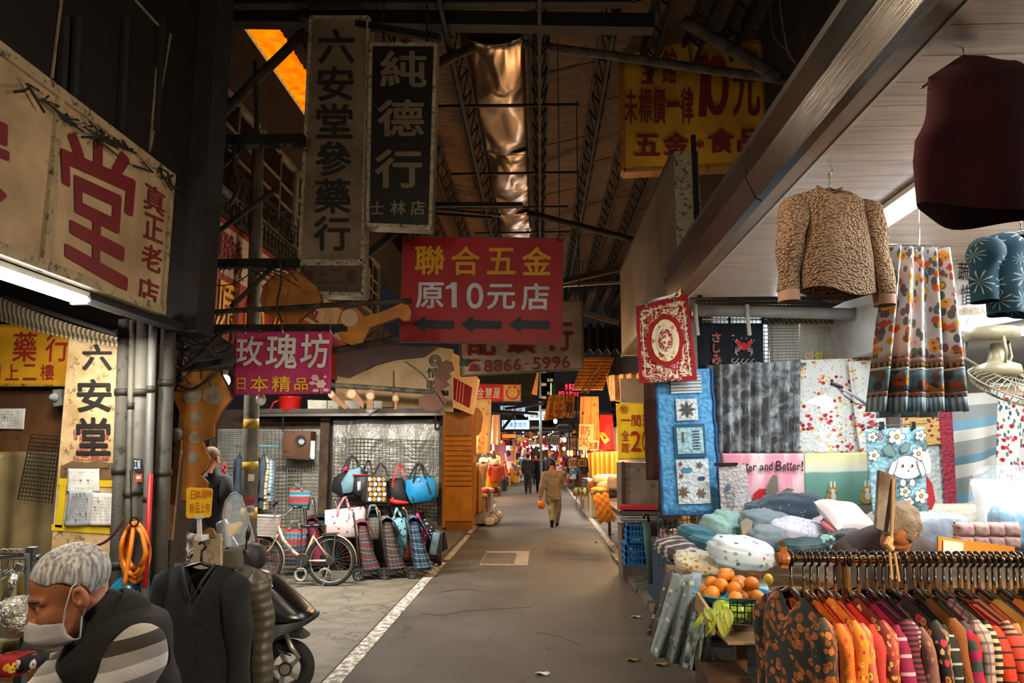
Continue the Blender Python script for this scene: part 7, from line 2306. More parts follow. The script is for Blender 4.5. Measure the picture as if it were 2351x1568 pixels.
# yellow quilt and heap
t=T('hanging_cloth','pleated golden quilt hanging behind the heap of cushions','cloth',at(1385,1098,14.4))
cloth(t,'cloth',[(1349,1040),(1416,1036),(1420,1100),(1354,1098)],14.4,M('golden_quilt','d39a3c',0.8,col2='b87c26',scale=3),0.05,6,0,nu=48)
t=T('stall_bench','wooden bench under the heap of rolled bedding','bench',gnd(1395,1230))
MB().span((1.42,13.0,0.62),(2.4,16.5,0.7)).build('top',M('bench_wood','5a3a1c',0.7),t)
for x in(1.46,2.3):
	for y in(13.1,16.4):
		MB().span((x,y,0),(x+0.06,y+0.06,0.62)).build('leg',M('bench_wood','5a3a1c',0.7),t)
for i,(x,y,D,r,c,nm)in enumerate(((1398,1100,13.7,(0.3,0.2,0.09),'e0cfa8','cream rolled quilt topping the bedding heap'),(1408,1118,13.5,(0.28,0.24,0.11),'d8b98a','beige folded blanket in the bedding heap'),(1370,1118,13.9,(0.16,0.16,0.13),'c0661a','deep orange cushion in the bedding heap'),(1396,1132,13.4,(0.3,0.24,0.08),'5a4a30','dark olive folded blanket in the bedding heap'),(1384,1128,13.4,(0.22,0.2,0.08),'d9a040','golden folded blanket in the bedding heap'),(1416,1108,13.2,(0.16,0.2,0.14),'c9a888','plump tan cushion in the bedding heap'))):
	t=T('bedding',nm,'bedding',at(x,y+10,D),'bedding heaped on the bench')
	p=at(x,y,D)
	blob(m:=MB(),(p.x,p.y,max(p.z,0.71+r[2])),r,0.7,0.7,wr=0.05,seed=i)
	m.build('cloth',M('bed_'+c,c,0.85,bump=0.4,bscale=14),t,smooth=True)
t=T('bedding','bright orange tufted quilt spilling over the bench front','bedding',at(1385,1200,12.9),'bedding heaped on the bench')
MB().grid(lambda u,v:at(1360+36*u+14*v,1138+60*v-4*u,12.95-0.1*math.sin(v*3)+0.01*math.sin(v*26)*math.sin(u*14)),20,24,0.05).build('cloth',M('orange_tufted','d9861c',0.85,col2='b8680e',bump=0.5,bscale=12),t,smooth=True)
# fruit stand with trays
t=T('produce_rack','dark wire rack with bagged greens by the white boards','rack',gnd(1335,1180))
m=MB()
for i in range(7):
	m.tube([at(1330+i*3,1078,17),at(1330+i*3,1140,17)],0.008,4)
for j in range(9):
	m.tube([at(1330,1080+j*7,17),at(1349,1080+j*7,17)],0.008,4)
s_=m.build('wires',M('dark_wire2','2a2620',0.5),t)
s_['kind']='stuff'
MB().slab([(1318,1134),(1352,1134),(1352,1140),(1318,1140)],16.9,0.6).build('tray',M('tray_wood','6d4a2a',0.7),t)
for x in(1322,1334,1350):
	MB().slab([(x,1140),(x+2,1140),(x+2,1172),(x,1172)],16.95,0.04).build('leg',M('tray_wood','6d4a2a',0.7),t)
for i in range(6):
	o=T('bagged_greens','clear bag of greens, number %s along the produce rack'%['one','two','three','four','five','six'][i],'vegetables',at(1322+i*5,1134,16.9),'bagged greens on the rack')
	p=at(1322+i*5,1127,17.0+0.1*(i%2))
	blob(m:=MB(),p,(0.05,0.06,0.08),wr=0.1,seed=i,nu=12,nv=8)
	m.build('bag',M('greens_%d'%(i%3),['8aa068','b8c4b0','6d8a4a'][i%3],0.4),o,smooth=True)
t=T('fruit_carton','pale carton with a red fruit print under the produce rack','carton',gnd(1347,1168))
p=gnd(1347,1166)
MB().span((p.x-0.18,p.y,0),(p.x+0.18,p.y+0.4,0.27)).build('carton',M('pale_carton','b99a78',0.7),t)
disc_px(MB(),1352,1150,4,4,lambda x,y:at(x,y,p.y-0.01),12).build('fruit_print',M('banner_red','b5221c'),t)
m=MB()
for i,y in enumerate((1120,1150)):
	pass
t=T('market_stall_table','long white counter with lit goods behind the white boards','counter',gnd(1310,1110))
MB().span((1.62-0.2,21,0),(2.2,25.5,0.95)).build('counter',M('white_counter','c9c4b4',0.6),t)
# metal cabinet, papers and crates by the kerb before the quilts
t=T('steel_cabinet','stained grey steel cabinet behind the brown quilted curtain','cabinet',at(1460,1240,10.6))
a,b=at(1428,1200,10.6),at(1520,1062,10.6)
MB().span((a.x,10.6,0),(b.x,11.2,b.z)).build('body',M('stained_steel','7d7468',0.5,0.3,col2='5a5044',scale=3,dirt='332a20',damt=0.6),t)
MB().slab([(1432,1074),(1512,1074),(1512,1180),(1432,1180)],10.58,0.02).build('door',M('stained_door','8c857a',0.4,0.2,col2='6a6257',scale=2.5,dirt='4a4034'),t)
MB().slab([(1428,1060),(1434,1060),(1434,1240),(1428,1240)],10.55,0.05).build('corner_post',M('dark_post','3a332a',0.7),t)
t=T('folder_stack','stack of magazines with a red folder on top by the steel cabinet','magazines',at(1470,1200,10.2))
for i,(y,c,h)in enumerate(((1166,'c01822',0.05),(1178,'55554e',0.05),(1186,'c9c4b8',0.02),(1192,'a9b0b5',0.03),(1199,'d0c8bc',0.03))):
	p=at(1470,y,10.2)
	MB().box((p.x,p.y+0.15,p.z),(0.5+0.06*(i%2),0.34,h),(0,0,0.08*(i-2))).build('sheet_stack' if i>1 else['red_folder','grey_tray'][i],M('mag_'+c,c,0.5,col2='8c8880' if i>1 else None,scale=20),t)
MB().slab([(1432,1200),(1510,1200),(1510,1212),(1432,1212)],10.1,0.5).build('shelf',M('dark_shelf','2e2a24',0.6),t)
bl=M('blue_crate','1271b0',0.45)
def crate(label,x0,y0,x1,y1,D,dep=0.4):
	t=T('plastic_crate',label,'crate',at((x0+x1)/2,y1,D+dep/2),'blue crates along the kerb')
	a,b=at(x0,y1,D),at(x1,y0,D)
	if a.z<0.3:
		a.z=0.02
	w,h=b.x-a.x,b.z-a.z
	m=MB()
	for y in(D,D+dep):
		for k in range(4):
			m.bar((a.x,y,a.z+h*k/3),(b.x,y,a.z+h*k/3),0.02,0.025)
		for k in range(7):
			m.bar((a.x+w*k/6,y,a.z),(a.x+w*k/6,y,b.z),0.018)
		for k in range(6):
			m.bar((a.x+w*k/6,y,a.z+h*0.33),(a.x+w*(k+1)/6,y,a.z+h*0.66),0.008)
	for x in(a.x,b.x):
		for k in range(4):
			m.bar((x,D,a.z+h*k/3),(x,D+dep,a.z+h*k/3),0.02,0.025)
		for k in range(6):
			m.bar((x,D+dep*k/5,a.z),(x,D+dep*k/5,b.z),0.018)
	s=m.build('lattice',bl,t)
	MB().span((a.x,D,a.z),(b.x,D+dep,a.z+0.015)).build('floor_panel',bl,t)
	return t
crate('upper blue crate beneath the magazines',1442,1206,1486,1248,9.9)
crate('lower blue crate standing on the kerb',1438,1250,1480,1296,9.9)
t=T('plastic_bag','clear bag of rubbish stuffed in the blue crates','bag',at(1460,1280,10.1))
blob(m:=MB(),at(1462,1262,10.1),(0.09,0.1,0.16),wr=0.08)
m.build('film',M('cloudy_wrap','8f9296',0.3),t,smooth=True)
# ---- the walking man and other people
D=18.3
f0=gnd(1268,1198)
x0=f0.x
sc=1.0
H=at(1268,1068,D)
J=dict(head=H,neck=H+Vector((0,0.0,-0.15)),chest=H+Vector((0.0,0.0,-0.36)),pelvis=H+Vector((0.02,0.02,-0.74)),shoulder=[H+Vector((-0.19,0,-0.24)),H+Vector((0.19,0.02,-0.24))],elbow=[H+Vector((-0.25,-0.04,-0.5)),H+Vector((0.3,0.1,-0.46))],wrist=[H+Vector((-0.29,-0.02,-0.72)),H+Vector((0.2,0.3,-0.3))],hip=[H+Vector((-0.09,0.02,-0.8)),H+Vector((0.11,0.02,-0.8))],knee=[Vector((x0-0.04,D+0.06,0.5)),Vector((x0+0.13,D+0.12,0.48))],ankle=[Vector((x0-0.03,D-0.22,0.15)),Vector((x0+0.09,D+0.12,0.085))],toe=[(0,0.6,-0.8),(0.1,1,0)])
pw,_=person('person','man in beige hooded sweatshirt and khaki trousers walking away carrying an orange bag',J,(0.1,1,-0.1),skinmat('walker_skin','b0764f','8f5a3a'),M('black_hair','120f0e',0.6),M('beige_hoodie','9e8a78',0.9,col2='88766a',bump=0.3),M('khaki_trousers','a0947c',0.85,col2='8a7f6a'),M('dark_brown_shoe','2a1c14',0.6),res=0.016,hres=0.008,tm=0.034,hair_f=lambda a,b,c:np.maximum(-0.07-c,np.where(a>0.02,0.03+0.6*a-c,-1)))
blob(m:=MB(),J['neck']+Vector((0,-0.1,-0.06)),(0.13,0.06,0.11),0.8,0.8,nu=18,nv=10)
m.build('hood',M('beige_hoodie','8a6f55'),pw,smooth=True)
MB().box(J['pelvis']+Vector((0.07,-0.145,-0.08)),(0.1,0.01,0.015)).build('pocket',M('dark_pocket','3a3020'),pw)
t=T('carrier_bag','small orange carrier bag in the walking man hand','bag',J['wrist'][0]+Vector((0,0,-0.3)))
blob(m:=MB(),J['wrist'][0]+Vector((0.02,0.0,-0.22)),(0.085,0.07,0.1),0.8,0.8,wr=0.06,seed=2)
m.tube([J['wrist'][0]+Vector((0.0,0,-0.13)),J['wrist'][0]+Vector((0.01,0,-0.06))],[0.03,0.015],8)
m.build('film',M('orange_film','e0801c',0.4),t,smooth=True)
def walker(label,x,y,D,col,legs,scale=1.0,bag=False,f=(0,1,0)):
	g=at(x,y,D)
	X,Y=g.x,g.y
	s=scale
	J=dict(head=(X,Y,1.56*s),neck=(X,Y,1.42*s),chest=(X,Y,1.22*s),pelvis=(X,Y,0.88*s),shoulder=[(X-.19*s,Y,1.35*s),(X+.19*s,Y,1.35*s)],elbow=[(X-.23*s,Y,1.08*s),(X+.23*s,Y+.03,1.08*s)],wrist=[(X-.22*s,Y+.1,.86*s),(X+.22*s,Y+.12,.88*s)],hip=[(X-.09*s,Y,.82*s),(X+.09*s,Y,.82*s)],knee=[(X-.08*s,Y+.08,.47*s),(X+.09*s,Y-.02,.47*s)],ankle=[(X-.08*s,Y+.1,.085),(X+.1*s,Y-.16,.1)])
	if f[1]<0:
		for k in('shoulder','elbow','wrist','hip','knee','ankle'):
			J[k]=J[k][::-1]
	pp,_=person('person',label,J,f,skinmat('walker_skin','b0764f','8f5a3a'),M('black_hair','120f0e'),M('far_top_'+col,col,0.85),M('far_legs_'+legs,legs,0.85),M('dark_shoe','141312'),res=0.024,hres=0.012)
	if bag:
		blob(m:=MB(),(X+.26*s,Y+.02,0.98*s),(0.06,0.14,0.16),0.6,0.6)
		b=T('shoulder_bag','black shoulder bag of the walker in black down the lane','bag',(X+.26,Y,0.8))
		m.build('body',M('black_nylon','131314'),b,smooth=True)
	return pp
walker('walker dressed all in black farther down the lane',1238,1080,34,'101014','0d0d10',bag=True)
walker('shopper in a dark jacket by the shuttered side of the lane',1212,1080,33,'1c1a20','17161a',1.02)
walker('shopper in a bright red jacket far down the lane',1229,1060,44,'b0141c','1a1a22',1.0,f=(0,-1,0))
walker('shopper in charcoal clothes near the lane end',1252,1060,46,'202026','15151a')
walker('shopper in dark blue near the bright lane end',1262,1060,52,'1a2433','15151a',f=(0,-1,0))
# ================================================================ CLOTH STALL
DQ=7.0
def hung(name,label,q,D,mat,cat='quilt',**kw):
	t=T(name,label,cat,at(q[3][0],q[3][1],D))
	o,pl=cloth(t,'cloth',q,D,mat,**kw)
	return t,pl
t=T('canopy_pipe','grey plastic pipe across the back edge of the canopy','pipe',at(1790,720,6.9))
MB().tube([at(1590,712,6.9),at(2000,722,6.9)],0.055,14).build('pipe',M('grey_pvc','8f908d',0.4),t,smooth=True)
MB().tube([at(1960,721,6.9),at(2010,722,6.9)],0.065,14).build('coupling',M('grey_pvc','8f908d'),t,smooth=True)
for x,k in((1715,0),(1596,1)):
	MB().tube([at(x,700,6.83),at(x+2,735,6.82),at(x+6,770,6.84)],0.02,8).build('cloth_tie',M('pale_rag','b5b2a4',0.8),t)
t=T('stall_post','taped metal stall post behind the red rug','post',at(1588,900,7.15))
a,b=at(1580,660,7.15),at(1594,660,7.15)
MB().span((a.x,7.12,0),(b.x,7.18,3.3)).build('post',M('tan_post','8a765c',0.6),t)
wire_grid('black wire mesh fence above the canopy pipe',[(1600,690),(2000,690),(2000,905),(1600,905)],7.7,44,24,0.004,M('black_mesh','1a1a1a',0.5))
# dark curtain with sea food print
navy=M('navy_noren','151b24',0.9,col2='1c232e')
t,pl=hung('noren_curtain','navy shop curtain with red hiragana letters and a printed crab',[(1592,742),(1752,742),(1752,834),(1596,842)],7.3,navy,'curtain',amp=0.02,nf=2.5,ph=1)
p2=lambda x,y:pl(x,y,0.03)
wo_,ro_=M('print_white','c9c4b8'),M('print_red','c22320',0.7)
for k,mt in((0.09,wo_),(0.02,ro_)):
	letters('lettering',[('さ',1632,765,1654,788),('し',1634,790,1653,812),('み',1632,814,1657,838)],(lambda x,y:pl(x,y,0.03))if k>0.05 else(lambda x,y:pl(x,y,0.04)),mt,t,k)
m,w_=MB(),MB()
disc_px(m,1706,797,14,9,p2,18)
for s in(-1,1):
	line_px(w_,[(1706+s*12,792),(1706+s*20,788),(1706+s*17,780)],2.5,p2)
	disc_px(m,1706+s*14,788,6,5,lambda x,y:pl(x,y,0.034),12)
	for k in range(3):
		line_px(w_,[(1706+s*10,800+k*3),(1706+s*(20+k),801+5*k),(1706+s*(19-2*k),810+4*k)],1.6,p2)
	for k in range(5):
		disc_px(w_,1706+s*(6+9*k%26),778+17*k%30,1.4,1.4,p2,8)
for k in range(5):
	line_px(w_,[(1682+12*k+5*math.cos(i*.6),830+5*math.sin(i*.6))for i in range(9)],1.6,p2)
m.build('crab_body',ro_,t)
w_.build('print_lines',wo_,t)
MB().slab([(1678,772),(1683,768),(1688,772),(1683,771)],7.24,0.004).build('yellow_tab',M('bright_yellow_card','eebc10',0.5),t)
for x in(1606,1672,1748):
	MB().slab([(x,728),(x+6,728),(x+6,744),(x,744)],7.29,0.006).build('loop',navy,t)
m=MB()
MB().tube([at(1590,733,7.32),at(1760,733,7.32)],0.008,6).build('rod',chrome,t)
hung('cafe_curtain','white and grey striped short curtain on a wire',[(1762,735),(1834,735),(1836,832),(1770,834)],7.45,stripes('white_grey_stripe',[(2,'c9c8c0'),(1,'8a8a84')],0.03,axis=1),'curtain',amp=0.02,nf=5)
t,pl=hung('cafe_curtain','grey checked curtain with a row of animal face stickers',[(1836,740),(1944,736),(1944,828),(1836,832)],7.5,plaid('grey_line_check','a9a598',[(0.1,0.05,'6d6a60',0.8),(0.55,0.03,'7d7a70',0.7)],0.06),'curtain',amp=0.012,nf=2)
for i,(x,y,c)in enumerate(((1855,818,'c4b08a'),(1878,818,'c9c05a'),(1901,819,'b09a7a'),(1928,818,'cfc8be'),(1927,800,'e08a96'))):
	fc_=M('face_'+c,c,0.6)
	m=disc_px(MB(),x,y,11,9,lambda a,b:pl(a,b,0.022),18)
	for s in(-1,1):
		disc_px(m,x+s*7,y-8-(5 if i>2 else 0),3,4+(4 if i>2 else 0),lambda a,b:pl(a,b,0.021),10)
	m.build('face_sticker',fc_,t)
	m=MB()
	for dx,dy in((-4,-1),(4,-1),(0,3)):
		disc_px(m,x+dx,y+dy,1.2,1.2,lambda a,b:pl(a,b,0.026),8)
	m.build('sticker_eyes',black_let,t)
hung('rolled_valance','olive zebra-striped rolled fabric along the curtain wire',[(1756,728),(1950,730),(1950,742),(1756,744)],7.4,stripes('zebra',[(1,'8a845e'),(1,'4d4a30')],0.04,axis=0,rot=0.6),'fabric',amp=0.02,nf=4)
# red rug
t=T('hanging_rug','small ornate red and cream rug with an oval medallion clipped to the stall post','rug',at(1533,875,6.6))
q=[(1460,704),(1578,677),(1601,872),(1468,880)]
rg=N('rug_ornament')
co=rg.co('UV')
wv=rg.noise(co,26,4,0.7,1.5)
rgc=rg.mix(rg.step(wv,0.5,0.53),lin('8c101c'),lin('d9c6a4'))
rg=rg.fin(rg.mix(rg.step(rg.noise(co,60,2),0.62,0.66),rgc,lin('6a4a2c')),0.95)
_,pl=cloth(t,'border_pile',q,6.6,rg,0.012,1,0.5,thick=0.012)
iq=quad_map(q)
fr_=M('rug_crimson','9c1019',0.95)
def ring_q(m,u0,v0,u1,v1,w,off):
	f2=lambda u,v:pl(*iq(u,v),off)
	for a,b,c,d in((u0,v0,u1,v0+w),(u0,v1-w,u1,v1),(u0,v0,u0+w*1.1,v1),(u1-w*1.1,v0,u1,v1)):
		poly_px(m,[(a,d),(c,d),(c,b),(a,b)],f2)
	return m
ring_q(MB(),0,0,1,1,0.05,0.014).build('crimson_edge',fr_,t)
ring_q(MB(),0.1,0.075,0.9,0.925,0.014,0.014).build('cream_line',M('rug_cream','dccaa8',0.95),t)
for rx,ry,mt,off,nm in((0.34,0.32,fr_,0.015,'crimson_oval'),(0.25,0.26,floral('rug_garland','d9c9a6',['b8862c','b04a40','6f8a94','c9a860'],scale=22,r=0.42),0.019,'garland'),(0.17,0.185,M('rug_cream','dccaa8'),0.023,'cream_oval'),(0.13,0.14,rg,0.027,'ornament_oval'),(0.07,0.075,floral('rug_roses','dccaa8',['b03a40','c0605a','7a6a3a'],scale=30,r=0.45),0.031,'rose_centre')):
	m=MB()
	ps=[]
	for i in range(40):
		a=2*math.pi*i/40
		k=1+(0.05*math.cos(8*a)if nm=='crimson_oval' else 0)
		ps.append((0.5+rx*k*math.cos(a),0.5+ry*k*math.sin(a)))
	poly_px(m,ps[::-1],lambda u,v:pl(*iq(u,v),off))
	m.uv={i:(p[0]*0.5,p[1]*0.7)for i,p in enumerate(ps[::-1])}
	m.build(nm,mt,t)
for u in(0.2,0.75):
	x,y=iq(u,0.99)
	MB().slab([(x-4,y-12),(x+3,y-13),(x+4,y+6),(x-3,y+7)],6.58,0.03).build('clip',chrome,t)
MB().slab([(1486,690),(1560,672),(1561,677),(1488,695)],6.6,0.012).build('clip_rail',chrome,t)
hung('quilted_curtain','brown diagonal-quilted curtain behind the blue runner',[(1478,860),(1535,860),(1540,1100),(1484,1102)],7.25,stripes('brown_quilt',[(6,'5f3428'),(1,'3a1d16')],0.03,axis=0,rot=0.5),'curtain',amp=0.015,nf=2)
# blue runner
q=[(1504,850),(1632,846),(1657,1178),(1523,1182)]
t,pl=hung('quilt_runner','bright blue quilted runner with patchwork squares and leaf motifs',q,6.75,quilted('blue_quilt','5b9cc6',34,'3f7fae'),amp=0.014,nf=1,thick=0.015)
iq=quad_map(q)
edge=[iq(u,v)for u,v in[(0,1-i/24)for i in range(25)]+[(i/12,0)for i in range(1,13)]+[(1,i/24)for i in range(1,25)]]
MB().tube([pl(x+1.3*math.sin(i*1.3),y,0.008)for i,(x,y)in enumerate(edge)],0.012,6).build('scalloped_binding',M('deep_blue_binding','1b5288',0.8),t,smooth=True)
def patch(u0,v0,u1,v1,mat,nm,off=0.02):
	m=MB().grid(lambda u,v:pl(*iq(u0+(u1-u0)*u,v0+(v1-v0)*v),off),8,8,0,((u1-u0)*0.55,(v1-v0)*1.3))
	return m.build(nm,mat,t)
qw=quilted('white_quilt','d5d8d6',40,'b8bfc2')
knit_b=stripes('fairisle',[(2,'c9ccca'),(1,'5a646c'),(2,'c9ccca'),(0.7,'3f4a55'),(1,'9aa4aa')],0.06,axis=1)
patch(0.26,0.83,0.8,0.97,knit_b,'knit_patch')
patch(0.33,0.64,0.7,0.79,qw,'star_patch')
patch(0.27,0.385,0.8,0.615,M('slate_frame','2f5873',0.85),'slate_patch',0.018)
patch(0.31,0.41,0.76,0.59,quilted('pale_aqua_quilt','a3c6cc',40),'aqua_patch',0.024)
patch(0.27,0.07,0.82,0.37,qw,'leaf_patch')
ix=lambda u,v:pl(*iq(u,v),0.03)
n1,n2,n3=M('motif_navy','2f4a63',0.8),M('motif_brown','6d5844',0.8),M('motif_blue','4f8fae',0.8)
for k in range(8):
	a=k*math.pi/4
	cu,cv=0.515,0.715
	poly_px(MB(),[(cu,cv),(cu+.075*math.cos(a-.35),cv+.03*math.sin(a-.35)),(cu+.16*math.cos(a),cv+.065*math.sin(a)),(cu+.075*math.cos(a+.35),cv+.03*math.sin(a+.35))],ix).build('star_point',(n1,n2)[k%2],t)
for cu,cv,r,mt,kk,wb in((0.36,0.15,0.1,n2,7,0.45),(0.66,0.14,0.09,n2,6,0.4),(0.44,0.3,0.09,n3,2,0.5),(0.68,0.24,0.06,n1,2,0.4),(0.34,0.26,0.045,n2,5,0.4),(0.66,0.33,0.06,n2,5,0.4),(0.34,0.34,0.04,n2,5,0.4)):
	m=MB()
	poly_px(m,[(cu+r*(1+wb*math.cos(kk*a))/(1+wb)*math.cos(a),cv+0.42*r*(1+wb*math.cos(kk*a))/(1+wb)*math.sin(a))for a in[i*math.pi/20 for i in range(40)]],ix)
	m.build('leaf_motif',mt,t)
for i in range(7):
	poly_px(MB(),[(0.57,0.44+i*.02),(0.7,0.44+i*.02),(0.7,0.447+i*.02),(0.57,0.447+i*.02)],lambda u,v:pl(*iq(u,v),0.034)).build('stitched_bar',n1,t)
poly_px(MB(),[(0.4,0.49),(0.43,0.49),(0.43,0.56),(0.4,0.56)],lambda u,v:pl(*iq(u,v),0.034)).build('wood_toggle',n2,t)
# plush throw
fur=N('plush_fur')
co=fur.co('UV')
fc=fur.ramp(fur.noise(fur.co('UV',scale=(1,0.8,1)),8,5,0.7,0.8),[(0.36,'171515'),(0.46,'504a46'),(0.52,'78828a'),(0.62,'c4c6c6')])
fur.bump(fur.noise(co,90,4,0.8),1.0,0.02)
fur=fur.fin(fc,1.0,Sheen_Weight=0.4)
t,_=hung('plush_throw','thick grey and brown faux fur throw folded over a rail',[(1632,838),(1836,828),(1836,1038),(1640,1040)],6.95,fur,'throw',amp=0.035,nf=9,thick=0.04,topamp=1.0,nu=90,nv=30)
MB().tube([at(1630,842,7.02),at(1850,836,7.02)],0.015,8).build('rail',chrome,t)
fl1=floral('rose_quilt','d2d3cd',['b02836','c9564a','d9a040','c03a50','e0c070','8a1a2a'],['8fa5b0','9aa07a','b5b8a0','c9a080'],scale=25,r=0.42,cluster=5,quilt=30)
hung('floral_quilt','white quilt strewn with red and yellow rose clusters behind the lamp',[(1838,826),(1998,822),(2030,1042),(1836,1042)],7.05,fl1,amp=0.03,nf=1.5,thick=0.02)
t,_=hung('floral_quilt','further fold of the rose quilt hanging beside the floral skirt',[(1950,830),(2010,826),(2062,1000),(1985,1046)],6.95,fl1,amp=0.05,nf=1,thick=0.02)
# pink blanket
pk=N('pink_blanket')
co=pk.co('UV')
pk=pk.fin(pk.mix(pk.step(pk.noise(pk.co('UV',scale=(1,.3,1)),5,4),0.45,0.62),lin('d98a9a'),lin('dcc6c2')),0.8)
t,pl=hung('slogan_blanket','pink plush blanket with black slogan and a red fruit print',[(1658,1041),(1846,1041),(1848,1172),(1672,1175)],6.85,pk,'blanket',amp=0.012,nf=1.5,thick=0.02)
p2=lambda x,y:pl(x,y,0.026)
letters('lettering',[('B',1678,1062,1690,1086),('e',1692,1070,1700,1084),('t',1702,1062,1710,1084),('t',1710,1062,1717,1082),('e',1717,1070,1725,1082),('r',1727,1068,1735,1081),('a',1742,1068,1751,1080),('n',1753,1067,1761,1080),('d',1763,1060,1772,1080),('B',1779,1058,1793,1081),('e',1795,1066,1803,1080),('t',1804,1060,1810,1081),('t',1811,1060,1817,1081),('e',1818,1066,1826,1080),('r',1828,1067,1835,1080),('!',1838,1058,1842,1082)],p2,black_let,t,0.05,0.1)
poly_px(MB(),[(1725,1180),(1727,1135),(1740,1122),(1755,1122),(1766,1138),(1780,1150),(1790,1175)][::-1],p2).build('red_fruit',M('fruit_red','b5141e',0.8),t)
for ps in([(1754,1128),(1772,1090),(1782,1092),(1786,1128),(1772,1140)],[(1780,1136),(1806,1120),(1822,1124),(1800,1138)],[(1752,1126),(1766,1136),(1760,1146)]):
	poly_px(MB(),ps[::-1],lambda x,y:pl(x,y,0.032)).build('leaf',M('leaf_grey','6d6a5c',0.8),t)
# meadow blanket
md=N('meadow_blanket')
vv=md.sep(md.co('UV'))[1]
wob=md.math('ADD',vv,md.math('MULTIPLY',md.noise(md.co('UV'),6,2),0.05))
md=md.fin(md.ramp(md.math('MULTIPLY',wob,1.6),[(0,'dcd684'),(0.2,'d9d3b0'),(0.3,'d3d4c4'),(0.33,'6f9a8c'),(0.8,'5a8f80'),(0.92,'b9c0a8')]),0.8)
t,pl=hung('meadow_blanket','yellow and green plush blanket printed with small brown rabbits',[(1848,1041),(1992,1038),(2000,1160),(1850,1166)],6.88,md,'blanket',amp=0.014,nf=1.5,thick=0.02)
rb,rw2=M('rabbit_brown','b08a4a',0.8),M('rabbit_white','d6d2c4',0.8)
for x,y in((1908,1130),(1988,1128)):
	m=MB()
	disc_px(m,x-2,y+14,13,14,lambda a,b:pl(a,b,0.024),16)
	disc_px(m,x,y-6,10,9,lambda a,b:pl(a,b,0.026),16)
	m.build('rabbit',rb,t)
	m=MB()
	disc_px(m,x+1,y+10,6,10,lambda a,b:pl(a,b,0.03),14)
	disc_px(m,x,y-3,5,5,lambda a,b:pl(a,b,0.03),12)
	for s in(-1,1):
		disc_px(m,x+s*4,y-18,2.4,8,lambda a,b:pl(a,b,0.03),10)
	m.build('rabbit_belly',rw2,t)
# grey leaf mat
q=[(1650,1068),(1712,1066),(1726,1200),(1656,1205)]
t,pl=hung('quilted_mat','pale grey quilted mat with a stitched fish outline',[(1650,1070),(1712,1066),(1730,1200),(1658,1205)],6.6,quilted('grey_mat','b8b0ac',46,'9c9490'),'mat',amp=0.008,nf=1,thick=0.015)
m=MB()
p2=lambda x,y:pl(x,y,0.02)
line_px(m,[(1668,1118),(1676,1112),(1684,1130),(1684,1160),(1676,1185),(1668,1160),(1666,1130)],1.2,p2,True)
for k in range(5):
	line_px(m,[(1667,1128+k*11),(1684,1136+k*10)],1,p2)
	line_px(m,[(1684,1128+k*11),(1667,1136+k*10)],1,p2)
m.build('stitching',M('grey_thread','4d4f55',0.8),t)
disc_px(MB(),1670,1120,7,6,p2,12).build('blue_patch',M('denim_patch','4a6278',0.8),t)
MB().slab([(1640,1063),(1694,1062),(1694,1068),(1640,1070)],6.58,0.02).build('clip_rail',BLACKP,t)
# puppy mat
aq=quilted('aqua_mat','94bcc4',36,'7aa4ae')
t,pl=hung('quilted_mat','aqua quilted mat with white blossoms and a white puppy face',[(1988,985),(2122,980),(2130,1178),(2008,1182)],5.9,aq,'mat',amp=0.008,nf=1,thick=0.02)
wq=quilted('white_applique','d6d4cc',40,'c2c2bc')
gl_=M('outline_grey','33353a',0.8)
o1=[0.024]
def applique(pts,mt,nm,line=True):
	o1[0]+=0.001
	f2=(lambda k:lambda x,y:pl(x,y,k))(o1[0])
	poly_px(MB(),pts[::-1],f2).build(nm,mt,t)
	if line:
		f3=(lambda k:lambda x,y:pl(x,y,k))(o1[0]+0.001)
		line_px(MB(),pts,1.3,f3,True).build(nm+'_outline',gl_,t)
		o1[0]+=0.001
def flower(x,y,r,c='w'):
	applique([(x+r*(0.6+0.4*abs(math.cos(2.5*a))**0.6)*math.cos(a),y+r*(0.6+0.4*abs(math.cos(2.5*a))**0.6)*math.sin(a))for a in[i*math.pi/20 for i in range(40)]],wq if c=='w' else M('mauve_felt','a08a9c',0.85),'blossom')
	applique([(x+r*.25*math.cos(a),y+r*.25*math.sin(a))for a in[i*math.pi/6 for i in range(12)]],M('egg_yellow','d9a63a',0.8),'blossom_heart')
for ps in([(2022,1030),(2040,1018),(2054,1040),(2050,1050),(2030,1046)],[(2062,1030),(2074,1014),(2086,1020),(2082,1036),(2066,1042)],[(2108,1030),(2122,1010),(2126,1030),(2116,1040)],[(2108,1165),(2120,1155),(2130,1160),(2128,1172),(2112,1178)]):
	applique(ps,M('sage_felt','6d8780',0.85),'leaf')
for x,y,r,c in((2054,1003,20,'w'),(2015,1002,10,'m'),(2107,1000,14,'w'),(2001,1046,15,'w'),(2101,1042,17,'w'),(1996,1004,13,'w'),(2106,1138,18,'w'),(2068,1128,14,'w'),(2075,1152,13,'w')):
	flower(x,y,r,c)
applique([(2044+12*math.cos(a)*(1 if math.sin(a)<0 else 1.1),2)for a in(0,)]and[(2072+34*math.cos(a),1078+(32 if math.sin(a)<0 else 22)*math.sin(a))for a in[i*math.pi/16 for i in range(32)]],wq,'puppy_head')
for s in(-1,1):
	applique([(2072+s*20,1056),(2072+s*34,1062),(2072+s*42,1085),(2072+s*34,1096),(2072+s*26,1080)],wq,'puppy_ear')
	applique([(2072+s*10+7*math.cos(a),1108+9*math.sin(a))for a in[i*math.pi/8 for i in range(16)]],wq,'puppy_paw')
	applique([(2072+s*10+2.6*math.cos(a),1070+3.6*math.sin(a))for a in[i*math.pi/5 for i in range(10)]],gl_,'puppy_eye',False)
applique([(2070,1080),(2076,1080),(2073,1084)],gl_,'puppy_nose',False)
